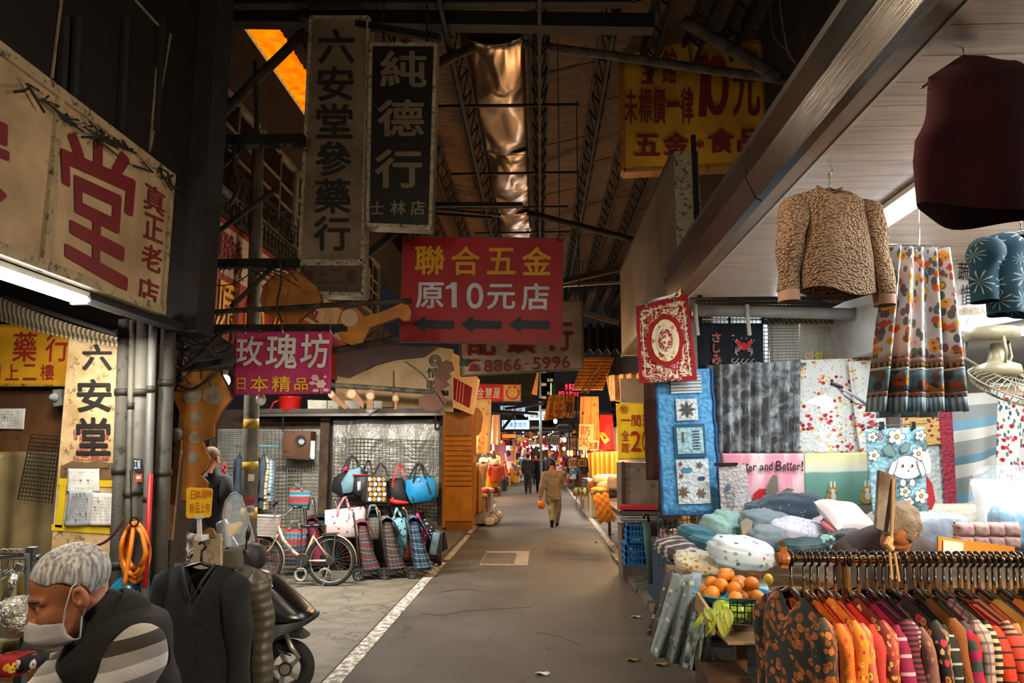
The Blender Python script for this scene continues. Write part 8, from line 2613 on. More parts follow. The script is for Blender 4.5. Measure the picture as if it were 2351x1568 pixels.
MB().tube([at(1990,979,5.9),at(2128,972,5.9)],0.006,6).build('hanger_bar',chrome,t)
for x in(2026,2098):
	MB().slab([(x-4,968),(x+4,968),(x+5,985),(x-5,986)],5.87,0.03).build('clip',BLACKP,t)
# patchwork and striped quilts behind
t,pl=hung('patchwork_quilt','patchwork quilt with a broad crimson border and tan leaf squares',[(2062,955),(2182,945),(2196,1174),(2080,1178)],6.3,quilted('grey_patch_quilt','a8a8a4',36,'8f9090'),amp=0.012,nf=1,thick=0.02)
iq=quad_map([(2062,955),(2182,945),(2196,1174),(2080,1178)])
patch(0.74,0.0,1.0,1.0,quilted('crimson_border','8c2034',30,'6d1526'),'crimson_border',0.024)
patch(0.05,0.68,0.74,0.99,floral('tan_leaf','b08a4f',['6d1a22','7a2a20'],scale=16,r=0.32,quilt=30),'tan_square',0.022)
MB().slab([(2040,958),(2066,956),(2068,990),(2042,992)],6.2,0.05).build('package_label',M('brown_label','3a2a1c',0.5),t)
MB().slab([(2126,1090),(2140,1110),(2148,1150),(2140,1170),(2128,1172)],5.95,0.03).build('red_lining',M('lining_red','b3121c',0.7),t)
MB().slab([(2118,1048),(2130,1030),(2138,1064),(2136,1088),(2116,1086)],5.84,0.004).build('hang_tag',paper,t)
sq=stripes('grey_white_aqua',[(2,'c9c6bc'),(2.4,'8a8f8d'),(1.6,'6f9aac'),(1.8,'cdc8bc'),(2.4,'8f928e'),(1.4,'5f8494')],0.62,axis=1,bump=0.8)
hung('striped_quilt','quilt in white, grey and aqua bands draped at the side of the stall',[(2176,905),(2292,900),(2296,1130),(2190,1178)],6.4,sq,amp=0.05,nf=1.2,thick=0.02,nu=40)
hung('printed_fabric','white fabric with small red flowers and blue leaves at the end of the stall',[(2272,880),(2420,878),(2420,1150),(2296,1140)],6.5,floral('red_posy','d6d3cc',['b01c26','a0202c','c04a48'],['3a5668','4a6a78','5a7a70'],scale=17,r=0.3,leafr=0.3),'fabric',amp=0.02,nf=2)
# white banner, fan, lamp, tubes
for lab,x,y0,y1,z in(('twin tube lamp on the canopy ceiling above the fleece jacket',2.1,3.6,5.2,3.12),('twin tube lamp on the canopy ceiling beyond the red vest',3.9,3.5,5.2,3.12)):
	tube_lamp(lab,(x,y0,z),(x,y1,z),strength=3,hw=0.16,gap=0.1)
t,pl=hung('cloth_banner','white banner with black and gold characters sagging from the soffit',[(2176,580),(2420,520),(2420,720),(2206,762)],5.6,M('white_banner','cfccc6',0.6),'banner',amp=0.02,nf=1.2,topamp=0.8)
p2=lambda x,y:pl(x,y,0.026)
letters('lettering',[('蔬',2200,602,2226,644),('果',2234,594,2264,636),('惜',2206,654,2232,700),('福',2236,644,2268,690)],p2,black_let,t,0.02)
letters('lettering',word('歡迎加入',2211,705,2258,722,0.05),p2,M('gold_ink','a3772a',0.6),t,0.01)
m=MB()
line_px(m,[(2186,600),(2190,590),(2198,592),(2196,602),(2190,612)],1.6,p2)
line_px(m,[(2224,730),(2218,742),(2216,748),(2220,748)],1.6,p2)
m.build('line_drawing',M('gold_ink','a3772a'),t)
# ceiling fan
t=T('orbit_fan','old cream ceiling fan in a round wire cage','fan',at(2283,778,5.0))
FO=at(2292,850,5.0)
cr_=M('old_cream_enamel','8f8468',0.4,dirt='5a4c34',damt=0.64)
MB().lathe([(0.16,0.2),(0.165,0.26),(0.15,0.28)],FO+Vector((-.02,0,0)),24).build('mount',cr_,t,smooth=True)
for a in(0.4,2.5,4.6):
	MB().tube([FO+Vector((0.15*math.cos(a)-.02,0.15*math.sin(a),0.21)),FO+Vector((0.17*math.cos(a)-.02,.17*math.sin(a),0.1)),FO+Vector((0.09*math.cos(a),.09*math.sin(a),0.02))],0.01,8).build('bracket',cr_,t,smooth=True)
MB().lathe([(0.03,0.18),(0.05,0.1),(0.06,0.06),(0.13,0.03),(0.14,-0.02),(0.1,-0.05),(0.0,-0.06)],FO,24).build('motor',cr_,t,smooth=True)
RF=Euler((0.5,0.25,0)).to_matrix()
FC=FO+Vector((0.05,-0.02,-0.1))
m=MB()
for k in range(36):
	a=2*math.pi*k/36
	m.tube([FC+RF@Vector((r*math.cos(a),r*math.sin(a),z))for r,z in((0.06,.07),(0.15,.065),(0.23,0.03),(0.25,0),(0.22,-0.05),(0.1,-0.075))],0.0028,4,cap=False)
s=m.build('cage',cr_,t)
s['kind']='stuff'
for r,z in((0.25,0),(0.16,0.062),(0.17,-0.066)):
	MB().tube([FC+RF@Vector((r*math.cos(i*math.pi/18),r*math.sin(i*math.pi/18),z))for i in range(36)],0.005,5,closed=True).build('cage_ring',cr_,t)
for k in range(3):
	a0=k*2*math.pi/3
	MB().grid(lambda u,v:FC+RF@Vector(((0.04+0.18*u)*math.cos(a0+(v-.5)*0.9),(0.04+0.18*u)*math.sin(a0+(v-.5)*0.9),0.03*(v-.5))),6,6,0.004).build('blade',M('brown_blade','6a5436',0.5),t,smooth=True)
# clamp lamp
t=T('clamp_lamp','grey swing-arm lamp with a glowing white shade before the rose quilt','lamp',at(1990,930,6.2))
DL2=6.2
m=MB().tube([at(2012,945,DL2+.2),at(1960,908,DL2),at(1915,882,DL2)],0.012,8).tube([at(1915,885,DL2),at(1900,890,DL2),at(1892,908,DL2)],0.01,8)
m.build('arm',M('lamp_grey','77787a',0.4),t,smooth=True)
MB().tube([at(1922,890,DL2),at(1938,908,DL2-.02),at(1962,925,DL2),at(2000,935,DL2)],0.005,5).build('flex',BLACKP,t)
MB().tube([at(1908,880,DL2),at(1934,890,DL2)],0.018,8).build('joint',BLACKP,t)
MB().slab([(1856,924),(1874,914),(1892,908),(1908,914),(1918,930),(1914,938),(1900,948),(1892,930),(1874,924)],DL2-.05,0.1).build('shade',Memit('lamp_shade_glow','e8f2ff',3.5),t)
lamp('POINT',at(1890,945,DL2-.25),1.0,WHITE,0.08)
# ---- table and goods
t=T('display_table','long display table under the heaped cushions','table',(2.3,5.6,0))
MB().span((1.12,4.55,0.68),(4.6,6.9,0.74)).build('tabletop',M('worn_ply_edge','8a6a48',0.7,dirt='4d3a26'),t)
for x in(1.18,4.5):
	for y in(4.65,6.8):
		MB().span((x-.03,y-.03,0),(x+.03,y+.03,0.68)).build('leg',M('bench_wood','5a3a1c'),t)
t=T('board_panel','white flattened display board with stained edge at the table corner','board',(1.4,5.2,0.67))
a=[at(1562,1312,5.9),at(1760,1300,5.9),at(1770,1392,4.72),at(1622,1392,4.72)]
for p in a:
	p.z=0.785
MB().prism(a,[p-Vector((0,0,0.06))for p in a]).build('board',M('pale_card_board','b4c0c4',0.6,dirt='7a6a54',damt=0.6,dscale=6),t)
# oranges in a blue colander
bc=at(1684,1362,4.6)
bc.z=0.786
t=T('colander','blue plastic colander heaped with oranges','basket',bc)
prof=[(0.15,0.0),(0.17,0.03),(0.21,0.09),(0.225,0.115),(0.24,0.12),(0.235,0.128),(0.215,0.12),(0.16,0.035),(0.14,0.012)]
cb=M('blue_plastic','1683a8',0.35)
MB().lathe(prof,bc,36).build('bowl',cb,t,smooth=True)
for k in range(40):
	a_=2*math.pi*k/40
	if math.sin(a_)<0.2:
		MB().bar(bc+Vector((0.176*math.cos(a_),0.176*math.sin(a_),0.03)),bc+Vector((0.213*math.cos(a_),0.213*math.sin(a_),0.085)),0.012,0.008).build('slot_rib',M('dark_slot','0c3a4a',0.6),t)
om_=M('orange_peel','d98410',0.45,col2='c86f08',scale=9,bump=0.3,bscale=160)
pl_=[(math.cos(k*0.9)*r,math.sin(k*0.9)*r,z)for k,(r,z)in enumerate([(0.05,.1),(.1,.1),(.16,.115),(.16,.12),(.165,.12),(.16,.115),(.165,.12),(.1,.11),(.165,.12),(.1,.165),(.12,.165),(.09,.17),(.12,.165),(.03,.175),(.11,.17),(.1,.165),(.06,.215),(.05,.22),(.16,.13),(.17,.125)])]
og=['front','rear','top']
proto=None
for i,(x,y,z)in enumerate(pl_):
	p=bc+Vector((x,y,z))
	lab='ripe orange heaped in the blue colander on the stall corner'
	if proto is None:
		proto=T('orange',lab,'fruit',p,'oranges in the blue colander')
		blob(m:=MB(),p,(0.044,0.044,0.041),nu=18,nv=12)
		m.build('peel',om_,proto,smooth=True)
		MB().lathe([(0.0,0.0),(0.006,0.0),(0.004,0.004)],p+Vector((0,0,0.04)),8).build('stem_end',M('stem_green','5a6a24',0.7),proto)
	else:
		o=copy_tree(proto)
		o.location=p
		o.rotation_euler=(R.uniform(-1,1),R.uniform(-1,1),R.uniform(0,6))
		o.scale=[R.uniform(0.9,1.08)]*3
t=T('fruit_pack','yellow pear on the foil by the colander','fruit',at(1764,1332,4.9))
blob(m:=MB(),at(1764,1330,4.9),(0.03,0.03,0.035))
m.build('pear',M('pear_yellow','c9a41c',0.5),t,smooth=True)
t=T('price_card','orange-brown card with scribbled price behind the oranges','card',at(1735,1340,4.8))
MB().slab([(1722,1312),(1750,1318),(1742,1338),(1716,1332)],4.75,0.004).build('card',M('rust_card','9c5a28',0.7),t)
letters('lettering',word('$50',1722,1320,1742,1332,0.1),fpl(4.75),M('brown_marker','5a3a14',0.7),t,0)
# pomelos and leaves in a wire basket
t=T('wire_basket','black wire tray below the colander','basket',(1.3,4.4,0.42))
wire_grid('',[(1676,1376),(1760,1378),(1760,1440),(1676,1432)],4.3,5,4,0.004,BLACKP,parent=t)
MB().span((1.02,4.28,0.69),(1.6,4.56,0.7)).build('tray',M('tray_tan','8a6a44',0.7),t)
for i,(x,y,D,r)in enumerate(((1662,1399,4.42,0.066),(1694,1408,4.38,0.055),(1720,1404,4.4,0.055),(1742,1398,4.4,0.045))):
	o=T('pomelo',['largest bagged green pomelo on the tray','green pomelo behind the wire in the middle of the tray','pale green pomelo next to the colander base','half hidden small pomelo by the first hung shirt'][i],'fruit',at(x,y,D),'pomelos on the wire tray')
	blob(m:=MB(),at(x,y,D),(r,r,r*0.95),wr=0.02,seed=i,nu=18,nv=12)
	m.build('rind',M('pomelo_rind','a8b82c',0.4,col2='8aa020',bump=0.3,bscale=90),o,smooth=True)
lf=M('citrus_leaf','7d8f2a',0.5,col2='a3a848')
lv=T('leaf_sprig','sprig of drooping green leaves hanging over the table front','leaves',at(1640,1440,4.25))
for i in range(16):
	x,y=1610+R.uniform(0,60),1388+R.uniform(0,48)
	p=at(x,y,4.25+R.uniform(-.08,.1))
	d=Vector((R.uniform(-.05,.05),R.uniform(-.05,.02),R.uniform(-.13,-.05)))
	s_=Vector((0.022,R.uniform(-.01,.01),0.01))
	MB().grid(lambda u,v:p+d*v+s_*(2*u-1)*math.sin(math.pi*min(1,v*0.95+0.05))+Vector((0,-0.02*math.sin(3*v)-0.008*(2*u-1)**2,0)),4,7,0.002).build('leaf',lf,lv,smooth=True)
t=T('carton','tall brown carton standing below the pomelo tray','carton',(1.2,4.6,0))
a,b=at(1622,1440,4.35),at(1720,1440,4.35)
MB().span((a.x,4.35,0.0),(b.x,4.7,0.5)).build('carton',M('brown_carton','4d3018',0.8,col2='3c2412'),t)
MB().span((a.x-.004,4.34,0.06),(b.x,4.36,0.075)).build('red_strip',M('print_red','c22320'),t)
MB().bar(at(1600,1376,4.55),at(1640,1440,4.3),0.02,0.1).build('torn_flap',M('carton_flap','9c7a52',0.8),t)
# draped duvets at the table side
dv=floral('duvet_daisy','8c9896',['c9822c','d9cf9a','b5622a','e0dcc0'],['5a6a64','6a7a74'],scale=12,r=0.22,leafr=0.22)
for lab,q,D,am in(('grey-blue duvet with orange daisies sagging over the table side',[(1545,1316),(1612,1318),(1592,1540),(1494,1500)],5.25,0.05),('second fold of daisy duvet hanging beside the brown carton',[(1596,1390),(1625,1400),(1622,1530),(1580,1536)],4.75,0.04),('dark grey blanket with white sprigs at the outer table corner',[(1530,1308),(1566,1312),(1530,1480),(1494,1460)],5.6,0.02)):
	mt=dv if 'duvet' in lab else floral('grey_sprig','55504a',['b9b4a8'],scale=9,r=0.2)
	t=T('draped_duvet',lab,'duvet',at(q[3][0],q[3][1],D))
	fn=cloth_fn(q,D,am*0.7,3.2,0.6)
	MB().grid(lambda u,v:fn(u,v)+Vector((0,-am*2.2*math.sin(math.pi*u)*math.sin(math.pi*min(1,v*0.6+0.35)),0.0)),20,22,-0.06,(0.45,0.9)).build('cloth',mt,t,smooth=True)
# shallow bins of foil packs and racks behind
blk_bin=M('dark_blue_bin','12324f',0.5)
t=T('goods_bin','dark blue wire-fronted bin full of shiny wrapped sweets','bin',at(1560,1290,8.4))
a,b=at(1478,1300,8.6),at(1640,1195,8.6)
MB().span((1.3,7.3,0.02),(2.0,9.4,0.72)).build('bin',blk_bin,t)
wire_grid('',[(1510,1185),(1600,1180),(1600,1290),(1512,1300)],7.25,8,9,0.004,M('teal_wire','1a5a66',0.5),parent=t)
fp=floral('foil_packs','8a8478',['b8321c','d98a1c','2a2624','d9d4c8','c05a2a','101010'],scale=24,r=0.5,uv=False,rough=0.25)
for i in range(26):
	x,y=1.35+0.6*R.random(),7.35+1.9*R.random()
	o=T('sweet_packet','foil wrapped packet heaped in the dark blue bin','packet',(x,y,0.74),'foil packets in the dark blue bin')
	blob(m:=MB(),(x,y,0.755+0.06*R.random()),(0.13,0.11,0.05),0.6,0.7,(R.uniform(-.5,.5),R.uniform(-.5,.5),R.random()*3),wr=0.08,seed=i,nu=14,nv=8)
	m.build('wrap',fp,o,smooth=False)
t=T('umbrella','grey-green furled umbrella hooked on the bin corner','umbrella',at(1488,1330,7.6))
MB().tube([at(1478,1190,7.7),at(1480,1180,7.7),at(1488,1182,7.7),at(1490,1200,7.7)],0.014,8).build('crook',BLACKP,t,smooth=True)
MB().tube([at(1484,1200,7.7),at(1488,1260,7.65),at(1494,1340,7.6)],[0.04,0.035,0.02],10).build('canopy',M('furled_teal','3a5a55',0.7),t,smooth=True)
# heap of cushions
heap=[('charcoal plush cushion with white reindeer at the top of the heap',1818,1180,6.5,(0.3,0.24,0.17),'1f3040',None,0.2),('second dark plush cushion tucked under the reindeer cushion',1748,1188,6.55,(0.15,0.16,0.14),'223a4a',None,0),('grey fluffy cushion with a pale ear beneath the charcoal plush',1760,1212,6.2,(0.22,0.2,0.14),'66757a',None,0.3),('small round grey plush beside the fluffy cushion',1762,1240,5.9,(0.13,0.14,0.11),'6d7a7e',None,0),('sage green rolled plush blanket standing in the heap',1672,1214,6.4,(0.13,0.2,0.15),'7fa39c',None,0.1),('pale green ruffled blanket beside the sage roll',1640,1222,6.3,(0.08,0.16,0.14),'8aaba0',None,0.5),('dark teal velvet roll at the edge of the heap',1600,1232,6.3,(0.11,0.2,0.09),'0f5f6d',None,0.5),('second teal velvet fold under the roll',1628,1250,6.1,(0.1,0.18,0.06),'0f5666',None,0.7),('lilac speckled plush toy cushion with white belly',1832,1230,6.0,(0.24,0.2,0.13),'b5b0bc','spk',0),('brown and cream striped folded blanket on the heap edge',1570,1262,6.2,(0.2,0.26,0.08),'5a5050','brs',0.5),('folded cream quilt with orange flowers under the animal pillow',1622,1290,5.9,(0.24,0.22,0.06),'c9bda2','crq',0.1),('white pillow with printed animals in front of the heap',1702,1268,5.7,(0.25,0.2,0.11),'c4ccd0','ani',0.3),('teal printed pouch below the price sign',1840,1256,5.6,(0.18,0.12,0.06),'4a8088','tea',0),('dark packed bag beside the chequered pouch',1952,1240,5.6,(0.13,0.16,0.08),'2a2726',None,0),('chequered teal and white pouch behind the price sign',1918,1250,5.6,(0.1,0.12,0.06),'5a8c90','chk',0),('cream rolled duvet in clear wrap behind the fur hat',2120,1190,6.2,(0.5,0.2,0.09),'c9bca4',None,0)]
HM={'spk':floral('lilac_speckle','b5b0bc',['8a8aa0','c9c4d0'],scale=50,uv=False),'brs':stripes('brown_cream_fold',[(2,'4d4345'),(1,'b5aaa0')],0.09,axis=1,uv=False),'crq':floral('cream_orange','c9bda2',['b8762c','9a8a5a','d9c48a'],scale=26,uv=False),'ani':floral('animal_print','c4ccd0',['5a6e78','6d5a44','b5622a','8a9aa0'],scale=13,r=0.2,uv=False),'tea':floral('teal_print','4a8088',['c9bfa0','2a5a60'],scale=40,uv=False),'chk':stripes('teal_chk',[(1,'4a7a80'),(1,'c9d0cc')],0.05,uv=False)}
for i,(lab,x,y,D,r,c,mk,rz)in enumerate(heap):
	t=T('cushion',lab,'cushion',at(x,y+20,D),'heap of cushions and blankets')
	p=at(x,y,D)
	blob(m:=MB(),p,r,0.8,0.8,(0.15,0.1*(i%3-1),rz),wr=0.055,seed=i,nu=36,nv=22)
	m.build('cover',HM.get(mk)or M('plush_'+c,c,0.95,bump=0.5,bscale=70,Sheen_Weight=0.3),t,smooth=True)
	if i==0:
		m=poly_px(MB(),[(1866,1190),(1882,1184),(1888,1176),(1890,1190),(1880,1200),(1876,1212),(1872,1202),(1864,1208)][::-1],fpl(6.22))
		m.build('reindeer_print',print_w:=M('print_white','c9c4b8'),t)
		m=MB()
		for k in range(16):
			a_=R.uniform(-2.6,-.4)
			disc_px(m,1808+R.uniform(-50,50),1175+R.uniform(-20,20),1.2,1.2,fpl(6.24),6)
		m.build('dots',print_w,t)
	if i==2:
		MB().slab([(1700,1200),(1716,1190),(1728,1196),(1726,1224),(1706,1232)],6.0,0.02).build('woven_label',M('woven_label','a89a80',0.8),t)
	if i==4:
		MB().ring(at(1690,1222,6.2),0.05,0.02,16,6,'y').build('roll_end',M('plush_7fa39c','7fa39c'),t,smooth=True)
t=T('wrapped_cushion','cream and pink square cushion in clear plastic on the heap','cushion',at(1945,1225,5.8))
pillow(m:=MB(),at(1942,1188,5.8),0.36,0.36,0.15,(0.55,0.12,0.25),4)
m.build('cover',M('cream_pink_cushion','cfc4be',0.25,col2='c4b4b0',bump=0.4,bscale=10),t,smooth=True)
blob(m:=MB(),at(1945,1216,5.74),(0.17,0.14,0.03),0.5,0.8,(0.3,0.1,0.25))
m.build('pink_base',M('cushion_pink','c4606a',0.3),t,smooth=True)
t=T('wrapped_cushion','big white pillow in a clear bag at the end of the stall','cushion',at(2320,1200,5.2))
pillow(m:=MB(),at(2335,1165,5.2),0.5,0.4,0.16,(1.2,0,-0.3),5)
m.build('cover',M('white_pillow','cfcdc6',0.35,bump=0.3,bscale=8),t,smooth=True)
blob(m:=MB(),at(2340,1160,5.15),(0.3,0.14,0.26),0.6,0.6,wr=0.04)
m.build('clear_bag',Mglass('clear_film','dfe6ea',0.16,0.05),t,smooth=True)
t=T('wrapped_cushion','pink tufted seat pad with tiny flowers standing behind the clothes rack','cushion',at(2265,1245,4.2))
sm=floral('pink_tufted','a8847c',['8a3a40','b56a6a'],scale=40,r=0.2)
m=MB()
for i in range(4):
	for j in range(2):
		pillow(m,at(2212+i*35,1217+j*28,4.2),0.1,0.085,0.09,(math.pi/2,0,0),i,8,0.0)
s_=m.build('pad',sm,t,smooth=True)
t=T('wrapped_towels','clear bag of grey printed towels beside the pink seat pad','towels',at(2165,1240,4.6))
blob(m:=MB(),at(2150,1222,4.6),(0.2,0.1,0.12),0.5,0.6,wr=0.03)
m.build('towels',M('grey_towels','9fa4aa',0.35,col2='77808c',scale=14,bump=0.5,bscale=20),t,smooth=True)
t=T('wrapped_towels','clear bag with blue towels at the far end of the rack','towels',at(2335,1230,4.4))
blob(m:=MB(),at(2338,1212,4.4),(0.14,0.1,0.13),0.5,0.6,wr=0.03)
m.build('towels',M('blue_towels','6f9ab4',0.3,col2='a9c0cc',scale=12,bump=0.5,bscale=20),t,smooth=True)
t=T('card_sheet','orange cardboard sheet leaning behind the clothes rack','card',at(2230,1265,3.6))
MB().slab([(2154,1232),(2330,1256),(2330,1290),(2154,1290)],3.6,0.01).build('card',M('orange_card','d9861c',0.6),t)
MB().slab([(2166,1240),(2212,1246),(2212,1275),(2166,1275)],3.59,0.006).build('paper',paper,t)
t=T('price_card','aqua card reading a hundred dollars clipped above the rack','card',at(1915,1250,4.5))
MB().slab([(1886,1226),(1936,1240),(1940,1257),(1890,1246)],4.5,0.004).build('card',M('aqua_card','7cc4c4',0.6),t)
letters('lettering',[('$',[(1895,1238),(1903,1240),(1904,1249),(1896,1247)])]+[(c,[(1904+i*10,1236+2.2*i),(1912+i*10,1238+2.2*i),(1913+i*10,1253+2*i),(1905+i*10,1250+2*i)])for i,c in enumerate('100')],fpl(4.5),M('navy_print','22323f'),t,0.02)
MB().slab([(1922,1228),(1932,1232),(1930,1242),(1920,1240)],4.49,0.02).build('clip',BLACKP,t)
# stooping shopkeeper seen only as fluffy hair
J=dict(head=at(2062,1214,3.5))
Hs=J['head']
HV=lambda x,y,z:Hs+Vector((x,y,z))
J.update(neck=HV(.03,.12,-.06),chest=HV(.03,.28,-.2),pelvis=HV(.03,.42,-.56),shoulder=[HV(.2,.2,-.14),HV(-.15,.2,-.14)],elbow=[HV(.25,.12,-.4),HV(-.2,.12,-.4)],wrist=[HV(.16,-.08,-.52),HV(-.12,-.08,-.52)],hip=[HV(.12,.42,-.62),HV(-.06,.42,-.62)],knee=[Vector((Hs.x+.12,Hs.y+.38,.44)),Vector((Hs.x-.06,Hs.y+.38,.44))],ankle=[Vector((Hs.x+.12,Hs.y+.46,.085)),Vector((Hs.x-.06,Hs.y+.46,.085))])
person('person','shopkeeper with fluffy grey-brown hair bending behind the clothes rack',J,(-0.35,-0.3,-0.88),skinmat('keeper_skin','c07a4a','9c5a34'),M('fluffy_hair','8a7a68',0.9,col2='6d5f50',bump=1.0,bscale=60),M('keeper_top','3d302c',0.9),M('dark_trousers','1d1d20'),M('dark_shoe','141312'),head_up=(-0.2,-0.85,0.4),res=0.018,hres=0.007,hair_wr=0.006,hair_f=lambda a,b,c:np.maximum(-0.06-c+0.9*a,a-0.07))
t=T('sign_paddle','faded wrapped paddle sign on a wooden stick tied to the clothes rail','sign',at(2040,1260,2.45))
MB().slab([(2020,1080),(2058,1094),(2054,1216),(2034,1222),(2012,1212)],2.5,0.02).build('card',M('wrapped_brown_card','4d3a30',0.2,col2='8f8a82',scale=7),t)
MB().tube([at(2050,1100,2.5),at(2046,1255,2.48)],0.006,8).build('stick',M('pale_timber','9c7a55'),t)
MB().tube([at(2044,1236,2.47),at(2036,1250,2.46),at(2048,1262,2.46)],0.012,8).build('knot',M('string_tan','b58a5a',0.8),t)
MB().tube([at(2042,1262,2.46),at(2048,1330,2.45)],0.004,6).tube([at(2054,1268,2.46),at(2064,1335,2.45)],0.004,6).build('ties',M('string_tan','b58a5a'),t)
# ---- clothes hung from the canopy
Df=3.7
fl=N('pebbled_fleece')
v=fl.vor(fl.co('UV'),95)
fl.bump(fl.math('MULTIPLY',v.outputs['Distance'],-1.0),1.0,0.02)
fl=fl.fin(fl.mix(fl.step(v.outputs['Distance'],0.25,0.75),lin('c8a684'),lin('8f6c4c')),0.95)
t=T('fleece_jacket','beige pebbly fleece jacket with pink cuffs hung from the canopy edge','jacket',at(1905,700,Df))
O=at(1905,432,Df)
garment(t,O,Vector((1,0.22,0)),half=0.205,L=0.56,slope=0.36,thick=0.1,sleeve=0.5,spread=0.06,mat=fl,neck=0.075,dip=0.03,flare=1.04,folds=0.12,fk=12,seed=9,sr=0.082,hem=0.02,cuff=M('pink_cuff','c99c88',0.9),collar=M('tan_ribbing','a07c5c',0.9))
hanger(t,O,Vector((1,0.22,0)),hook=0.1,mat=chrome,r=0.003,loop=0.022)
Dv=2.55
t=T('knit_vest','big dark red knitted vest hung high at the canopy edge','vest',at(2230,560,Dv))
O=at(2258,128,Dv)
garment(t,O,Vector((1,0.3,0.0)),half=0.335,L=0.6,slope=0.68,thick=0.1,sleeve=0,armhole=0.24,mat=M('dark_red_knit','47090f',0.95,col2='36070b',bump=0.5,bscale=160),neck=0.1,dip=0.02,flare=1.02,folds=0.15,fk=9,seed=4,hem=0.025)
hanger(t,O+Vector((-0.07,0,-0.03)),Vector((1,0.3,0)),hook=0.14,mat=chrome,r=0.003,loop=0.022,span=0.2,drop=0.12)
MB().box(O+Vector((-0.24,-0.12,-0.47)),(0.06,0.006,0.014),(0,0,0.3)).build('label_tab',M('tab_black','141414',0.6),t)
# floral skirt
sk_=N('bordered_floral')
co=sk_.co('UV')
base=floral('skirt_print','b8b0ac',['c0561c','c8801e','b84a20','c9962c'],['4d5452','5a605c','7a4a44'],scale=17,r=0.36,leafr=0.4)
t=T('floral_skirt','long gathered skirt with orange flowers and a teal border hanging behind the fleece jacket','skirt',at(2110,945,4.2))
q=[(2042,565),(2180,570),(2232,945),(1996,945)]
fn=cloth_fn(q,4.2,0.05,5,0.4,topamp=0.5)
V0=[(0,0.68,base),(0.68,0.71,M('rose_tape','9a746a',0.85)),(0.71,0.74,stripes('braid',[(1,'3a2c1c'),(1,'8a6a2c')],0.02,axis=0)),(0.74,0.755,M('skirt_white','c4c0ba',0.85)),(0.755,0.885,floral('teal_border','4f6a72',['b5521c','b8761e','a0461c'],['39322c','5a4030'],scale=14,r=0.42,leafr=0.4)),(0.885,0.9,M('rose_tape','9a746a')),(0.9,0.915,stripes('braid',[(1,'3a2c1c'),(1,'8a6a2c')],0.02,axis=0)),(0.915,1.0,stripes('grey_ticking',[(1,'5a6f7a'),(1,'9aa8ac')],0.018,axis=0))]
for v0,v1,mt in V0:
	MB().grid(lambda u,v:fn(u,v0+(v1-v0)*v),90,max(2,int(26*(v1-v0))),-0.004,(0.75,0.93*(v1-v0))).build('panel' if v0==0 else 'border_band',mt,t,smooth=True)
MB().grid(lambda u,v:fn(0.1+0.7*u,0.97+0.06*v)+Vector((0,0.08,0)),60,3,0.004,(0.6,0.1)).build('lining',M('pale_lining','9ab4bc',0.8),t,smooth=True)
MB().tube([at(2040,562,4.22),at(2182,566,4.22)],0.006,6).tube([at(2110,565,4.22),at(2112,480,4.2)],0.004,5).build('clip_hanger',chrome,t)
t=T('indigo_tunic','indigo tunic with white starburst dye hanging at the edge by the banner','tunic',at(2310,720,3.4))
n=N('starburst_dye')
co=n.co('UV')
v=n.vor(co,9,'F1',0.4)
dxy=n.add('VectorMath',operation='SUBTRACT')
n.link(co,dxy.inputs[0])
n.link(v.outputs['Position'],dxy.inputs[1])
s3=n.sep(dxy.outputs[0])
ang=n.math('ARCTAN2',s3[1],s3[0])
ray_=n.math('SINE',n.math('MULTIPLY',ang,9))
f=n.math('MULTIPLY',n.step(ray_,0.72,0.9),n.step(v.outputs['Distance'],0.5,0.42))
n=n.fin(n.mix(f,n.mix(n.noise(co,8,3),lin('0f3244'),lin('1f5468')),lin('a8b8b4')),0.85)
O=at(2345,530,3.4)
garment(t,O,Vector((1,0.2,0)),half=0.2,L=0.4,slope=0.3,thick=0.08,sleeve=0.3,mat=n,seed=2,sr=0.08)
hanger(t,O,Vector((1,0.2,0)),hook=0.1,mat=chrome,r=0.003)
# ---- clothes rack in front
DR,ZR=2.5,1.387
bronze=M('bronze_rail','b08452',0.25,0.85)
t=T('clothes_rail','long bronze rail crowded with hangers, ending in a small amber clamp','rail',(1.4,DR,0))
MB().tube([(0.79,DR,ZR),(2.3,DR,ZR)],0.0125,14).build('rail',bronze,t,smooth=True)
MB().lathe([(0.0,-0.022),(0.02,-0.02),(0.023,-0.008),(0.023,0.008),(0.02,0.02),(0.0,0.022)],(0.785,DR,ZR),16,'x').span((0.774,DR-0.011,ZR-0.03),(0.796,DR+0.011,ZR+0.036)).build('end_clamp',M('amber_wood','8f5224',0.4),t)
MB().box((0.785,DR,ZR+0.046),(0.012,0.012,0.02)).build('clamp_screw',bronze,t)
for x in(0.98,2.2):
	MB().tube([(x,DR,ZR),(x,DR,0.03)],0.014,10).build('post',bronze,t)
	MB().box((x,DR,0.015),(0.05,0.5,0.03)).build('foot',bronze,t)
FB=lambda nm,bg,fl,lf=None,s=26,r=0.34:floral(nm,bg,fl,lf,scale=s*1.7,r=r)
ST=lambda nm,cols,p:stripes(nm,cols,p,axis=1)
